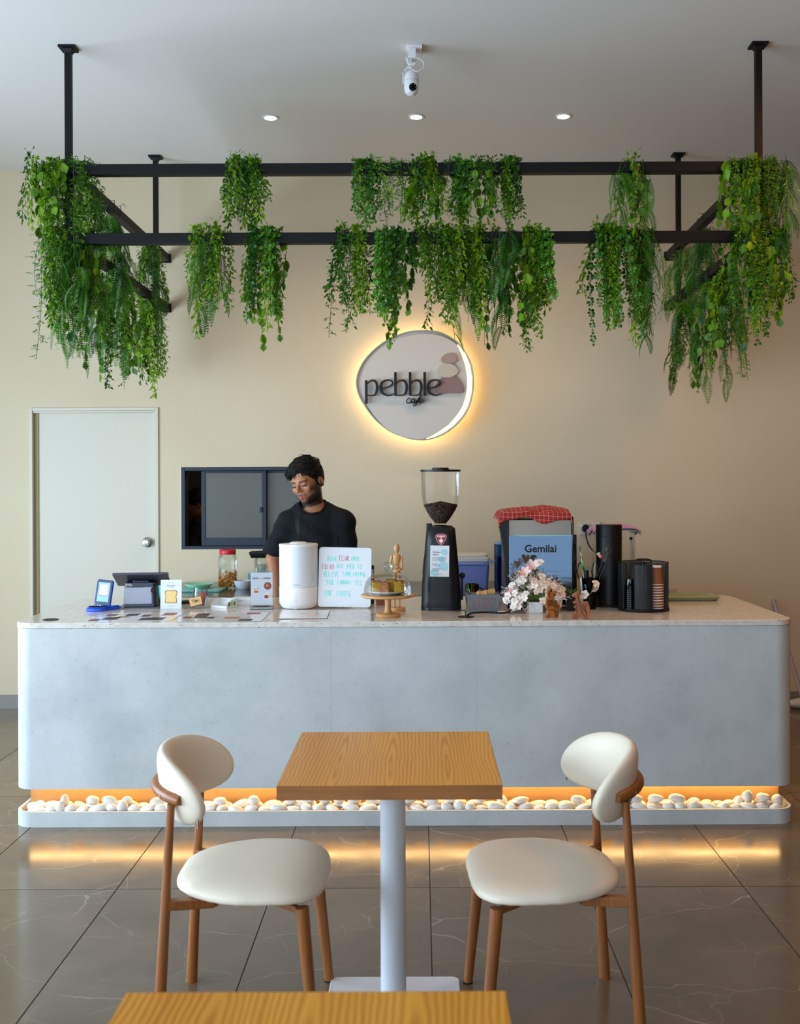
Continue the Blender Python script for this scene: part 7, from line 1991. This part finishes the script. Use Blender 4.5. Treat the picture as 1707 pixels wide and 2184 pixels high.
for a0 in (-42, 208): b.rod((RK * math.cos(math.radians(a0)), RK * math.sin(math.radians(a0)), .014), (RK * math.cos(math.radians(a0)), RK * math.sin(math.radians(a0)), HK), .0022)
b.obj('wire_rim', mb_, t)
b = MB(); b.cyl(.008, .014, HK + .004, 16); b.tube(smoothpoly([(-.042, 0, HK - .004), (-.034, 0, HK + .012), (0, 0, HK + .015), (.034, 0, HK + .012), (.042, 0, HK - .004)], 5, False), .004, 8); b.rod((-.042, 0, HK - .004), (.042, 0, HK - .004), .003); b.obj('centre_handle', mb_, t)
# inverted paper cups
pcm = mat('brown_paper_cup', '#8b5228', .55); cup = thing('paper_cup', 'x', 'cup', (0, 0, 0))
MB().lathe([(.0325, .002), (.0255, .086), (.0245, .090), (.001, .088)], 36).obj('cup_wall', pcm, cup)
MB().lathe([(.0318, .0), (.0342, .0005), (.0346, .0022), (.0335, .004), (.0318, .0035)], 36, closed=True).obj('rolled_rim', white, cup)
MB().lathe([(.0262, .0835), (.0260, .091), (.0240, .0925), (.001, .0915)], 36).obj('cup_foot', white, cup)
ca = math.radians(-52); cxq, cyq = KX + .082 * math.cos(ca), KY + .082 * math.sin(ca)
for k in range(10):
    if k == 0: c = cup
    else:
        c = cup.copy(); C.objects.link(c)
        for ch in list(cup.children):
            d = ch.copy(); C.objects.link(d); d.parent = c
    c.location = (cxq, cyq, Z0 + .0145 + .0127 * k)
    tag(c, 'brown inverted paper cup in the stack inside the black organiser' if k < 9 else 'topmost inverted brown paper cup with a white foot in the organiser stack', 'cup', 'stack of brown paper cups')
lid = thing('plastic_cup', 'x', 'cup', (0, 0, 0)); smk = glass('dark_clear_plastic', '#5d676e', .9, .45)
MB().lathe([(.026, 0), (.0275, .001), (.026, .004), (.0215, .055), (.001, .056)], 28).obj('cup_wall', smk, lid)
MB().lathe([(.0255, 0), (.0282, .0005), (.0280, .0028), (.0258, .003)], 28, closed=True).obj('rim', mat('dark_gloss', '#10131c', .12), lid)
la = math.radians(-146)
for k in range(10):
    if k == 0: c = lid
    else:
        c = lid.copy(); C.objects.link(c)
        for ch in list(lid.children):
            d = ch.copy(); C.objects.link(d); d.parent = c
    c.location = (KX + .087 * math.cos(la), KY + .087 * math.sin(la), Z0 + .0145 + .0095 * k)
    tag(c, 'dark clear plastic cup in the left-hand stack of the black organiser', 'cup', 'stack of clear plastic cups')

# --- green tray, book
t = thing('green_tray', 'flat sage green serving tray at the right end of the counter', 'tray', (1.405, 5.565, Z0), .0)
b = MB(); ro, ri = rrect(.335, .22, .03, 6), rrect(.30, .185, .022, 6); n = len(ro)
vs = [(a, c, .022) for a, c in ro] + [(a, c, .008) for a, c in ri] + [(a * .97, c * .97, .0) for a, c in ri] + [(a, c, .018) for a, c in rrect(.331, .216, .029, 6)]
b.add(vs, [(i, (i + 1) % n, n + (i + 1) % n, n + i) for i in range(n)] + [tuple(range(n, 2 * n))] + [tuple(reversed(range(2 * n, 3 * n)))] + [(2 * n + i, 2 * n + (i + 1) % n, 3 * n + (i + 1) % n, 3 * n + i) for i in range(n)] + [(3 * n + i, 3 * n + (i + 1) % n, (i + 1) % n, i) for i in range(n)])
b.obj('tray', mat('sage_plastic', '#8f9872', .4), t, bevel=.001)
t = thing('picture_book', 'pale blue and cream booklet leaning behind the organiser, left of the green tray', 'book', (1.30, 5.722, Z0), .0)
MB().box(-.09, .10, -.018, .015, 0, .045, T((0, 0, 0), (0, 0, -.10))).obj('pages', mat('book_cream', '#b9ab93', .7), t); MB().box(-.09, .06, -.019, -.0182, .004, .041, T((0, 0, 0), (0, 0, -.10))).obj('cover_picture', mat('book_blue', '#8fa6bd', .5), t)
# --- broom against the wall, right of the counter
t = thing('broom', 'pale broom leaning on the back wall right of the counter', 'broom', (2.60, 7.12, 0))
MB().rod((.0, 0, .06), (-.165, .10, .735), .012, .012, 14).obj('handle', mat('lilac_plastic', '#b8a9b4', .5), t)
MB().ell((.02, 0, .038), (.13, .045, .037), 24, 12).obj('head', mat('pale_bristles', '#c9c2c4', .8), t)

# ================================================================== BACK WORKTABLE AND ITS THINGS
ZB = .870
bt = thing('work_table', 'low dark steel worktable along the back wall behind the man', 'table', (-.33, 6.77, 0))
stl = mat('dark_steel_top', '#4b4a48', .16, .6)
MB().box(-1.33, 1.33, -.47, .465, ZB - .028, ZB).obj('worktop', stl, bt, bevel=.003)
for sx in (-1, 1):
    for sy in (-.42, .42): MB().box(sx * 1.28 - .02, sx * 1.28 + .02, sy - .02, sy + .02, 0, ZB - .028).obj('leg', stl, bt)
MB().box(-1.28, 1.28, -.42, .42, .22, .24).obj('shelf', stl, bt)
Z1 = ZB + .0004
# snack jar
x, y, s = P(483, 1256, ZB); y += .05; s = y / FPX
t = thing('snack_jar', 'clear plastic jar of yellow snacks with a red screw lid', 'jar', (x, y, Z1))
r_ = 20.5 * s; hj = lambda py: (1255 - py) * s
MB().lathe([(.001, .002), (r_ * .92, .002), (r_, .012), (r_, hj(1222)), (r_ * .965, hj(1220)), (r_ * .965, hj(1210)), (r_, hj(1208)), (r_, hj(1194)), (r_ * .9, hj(1186)), (r_ * .82, hj(1183))], 44).obj('jar', gl_clear, t)
MB().lathe([(.001, hj(1183)), (r_ * .84, hj(1183)), (r_ * .86, hj(1181.5)), (r_ * .86, hj(1174)), (r_ * .82, hj(1173)), (.001, hj(1173))], 44).obj('lid', mat('red_lid', '#c8202a', .4), t)
b = MB(); rj = random.Random(3)
for k in range(260):
    a, q = rj.uniform(0, 2 * PI), math.sqrt(rj.random()) * r_ * .86; zt = hj(1225) + .02 * math.cos(a * 1.3); z_ = rj.uniform(.01, zt)
    if rj.random() < .6: q = r_ * .84
    c0 = Vector((q * math.cos(a), q * math.sin(a), z_)); d1 = Vector((rj.uniform(-1, 1), rj.uniform(-1, 1), rj.uniform(-1, 1))).normalized(); d2 = d1.orthogonal().normalized()
    b.tube([c0 - d1 * .008 + d2 * .004, c0, c0 + d1 * .007 + d2 * .005], .0032, 5)
b.obj('snacks', mat('yellow_snack', '#d98f1c', .6), t)['kind'] = 'stuff'
# bowl
x, y, s = P(516, 1257, ZB); y += .05; s = y / FPX
t = thing('ceramic_bowl', 'small white bowl with a blue motif beside the snack jar', 'bowl', (x, y, Z1))
MB().lathe([(.001, 0), (.042, 0), (.045, .006), (.056, .030), (.0595, .052), (.0565, .052), (.053, .030), (.040, .008), (.001, .006)], 44).obj('bowl', mat('bowl_white', '#d3dbe0', .25), t)
b = MB()
for (a, c) in ((-.004, .034), (.004, .030), (.001, .022)): b.ell((a, -.0545 + (.034 - c) * .35 - .0015, c), (.003, .001, .003), 8, 6)
b.obj('blue_motif', mat('bowl_blue', '#4b6f9a', .4), t)
x, y, s = P(528, 1256, ZB); y += .15
t = thing('cyan_capped_bottle', 'small bottle with a cyan cap behind the white bowl', 'bottle', (x, y, Z1))
MB().lathe([(.001, 0), (.022, 0), (.022, .045), (.018, .056)], 24).obj('bottle', mat('bottle_pale', '#c9cdd0', .3), t); MB().lathe([(.001, .0565), (.022, .0565), (.022, .088), (.001, .089)], 24).obj('cap', mat('cyan_cap', '#6fc4d2', .4), t)
# glass dispenser with black lid
x, y, s = P(561, 1252, ZB); y += .02; s = y / FPX
t = thing('blender_jug', 'clear blender jug with a wide black lid by the man', 'jug', (x, y, Z1)); hb = lambda py: (1252 - py) * s
MB().lathe([(.001, .002), (.050, .002), (.055, .01), (.060, hb(1195)), (.050, hb(1188))], 36).obj('jug', gl_clear, t)
b = MB(); vs = [(-.085, -.05, hb(1181)), (.07, -.05, hb(1181)), (.07, .05, hb(1181)), (-.085, .05, hb(1181)), (-.075, -.04, hb(1190)), (.06, -.04, hb(1190)), (.06, .04, hb(1190)), (-.075, .04, hb(1190)), (-.088, -.05, hb(1177)), (.072, -.05, hb(1175)), (.072, .05, hb(1175)), (-.088, .05, hb(1177))]
b.add(vs, [(0, 1, 5, 4), (1, 2, 6, 5), (2, 3, 7, 6), (3, 0, 4, 7), (7, 6, 5, 4), (0, 8, 9, 1), (1, 9, 10, 2), (2, 10, 11, 3), (3, 11, 8, 0), (8, 11, 10, 9)]); b.obj('lid', blackp, t, bevel=.003)
MB().tube(smoothpoly([(.058, 0, hb(1200)), (.085, 0, hb(1203)), (.088, 0, hb(1230)), (.06, 0, hb(1238))], 5, False), .006, 8).obj('handle', gl_clear, t)
MB().cyl(.038, .004, hb(1204), 28).obj('water', glass('jug_water', '#cfd8dd', .6, .2), t)
# mint plates on a tray
x, y, s = P(416, 1262, ZB); y += .12
t = thing('serving_tray', 'turquoise tray with a dark edge on the worktable beneath the mint dish', 'tray', (x + .02, y - .02, Z1))
MB().prism(rrect(.30, .26, .02), 0, .012, axis='z').obj('tray', mat('turquoise_plastic', '#7fb8b4', .4), t, bevel=.003)
t = thing('mint_dish', 'shallow mint green dish on the turquoise tray', 'dish', (x, y, Z1 + .0128))
MB().lathe([(.001, 0), (.060, 0), (.065, .004), (.093, .024), (.096, .028), (.092, .028), (.062, .008), (.001, .005)], 44).obj('dish', mat('mint_plastic', '#a9dcc0', .35), t)
x, y, s = P(347, 1272, ZB); y += .03; s = y / FPX
t = thing('turquoise_bottle', 'turquoise spray bottle partly hidden behind the till', 'bottle', (x, y, Z1))
MB().lathe([(.001, 0), (.028, 0), (.030, .01), (.030, .075), (.014, .098), (.012, .115)], 26).obj('bottle', mat('turquoise_bottle', '#27a9b8', .35), t); b = MB(); b.box(-.035, .028, -.010, .010, .116, .142); b.box(-.030, -.022, -.006, .006, .085, .116); b.obj('spray_head', mat('turquoise_bottle', '#27a9b8', .35), t, bevel=.003)
# cooler box
x, y, s = P(1003, 1254, ZB); y += .13; s = (y - .13) / FPX
t = thing('cooler_box', 'periwinkle blue cooler box with a white lid', 'cooler box', (x, y, Z1))
peri = mat('periwinkle_plastic', '#7f8fd2', .4); wh = 42 * s; hc = lambda py: (1253 - py) * s
b = MB(); vs = []
for z_, k in ((0, .93), (hc(1206), 1.0), (hc(1205), 1.045), (hc(1198), 1.045)):
    for p_ in rrect(2 * wh * k, .25 * k, .022, 5): vs.append((p_[0], p_[1], z_))
n = len(vs) // 4; b.add(vs, [(i * n + j, i * n + (j + 1) % n, (i + 1) * n + (j + 1) % n, (i + 1) * n + j) for i in range(3) for j in range(n)] + [tuple(reversed(range(n))), tuple(range(3 * n, 4 * n))]); b.obj('body', peri, t, smooth=35)
b = MB(); b.prism(rrect(2 * wh * 1.03, .25, .022, 5), hc(1197.8), hc(1188), axis='z'); b.prism(rrect(2 * wh * .93, .22, .02, 5), hc(1188), hc(1182), axis='z'); b.obj('lid', mat('cooler_white', '#cfccc9', .4), t, bevel=.006)
MB().tube([(-wh * .7, -.139, hc(1202)), (wh * .7, -.139, hc(1202))], .006, 8).obj('handle', peri, t)
# water dispenser jug
x, y, s = P(1082, 1258, ZB); y += .08; s = y / FPX
t = thing('water_dispenser', 'clear blue plastic water dispenser with a tap behind the espresso machine', 'water dispenser', (x, y, Z1))
blu = glass('blue_plastic_clear', '#5f9fd6', .7, .3)
MB().prism(rrect(.145, .16, .02), 0, .285, axis='z').obj('tank', blu, t, bevel=.006); MB().prism(rrect(.14, .155, .02), .286, .300, axis='z').obj('lid', mat('blue_lid', '#6d9ac4', .4), t, bevel=.003)
MB().prism(rrect(.125, .14, .016), .006, .20, axis='z').obj('water', glass('blue_water', '#3f86cc', .5, .15), t)
b = MB(); b.rod((-.0725, 0, .175), (-.105, 0, .175), .008); b.rod((-.100, 0, .178), (-.100, 0, .150), .007); b.box(-.118, -.085, -.008, .008, .18, .186); b.obj('tap', mat('tap_grey', '#9aa2aa', .3), t)

# --- tidy: nothing here should be selectable twice or unnamed
for o in list(bpy.data.objects):
    if o.get('category') == 'x': del o['category']
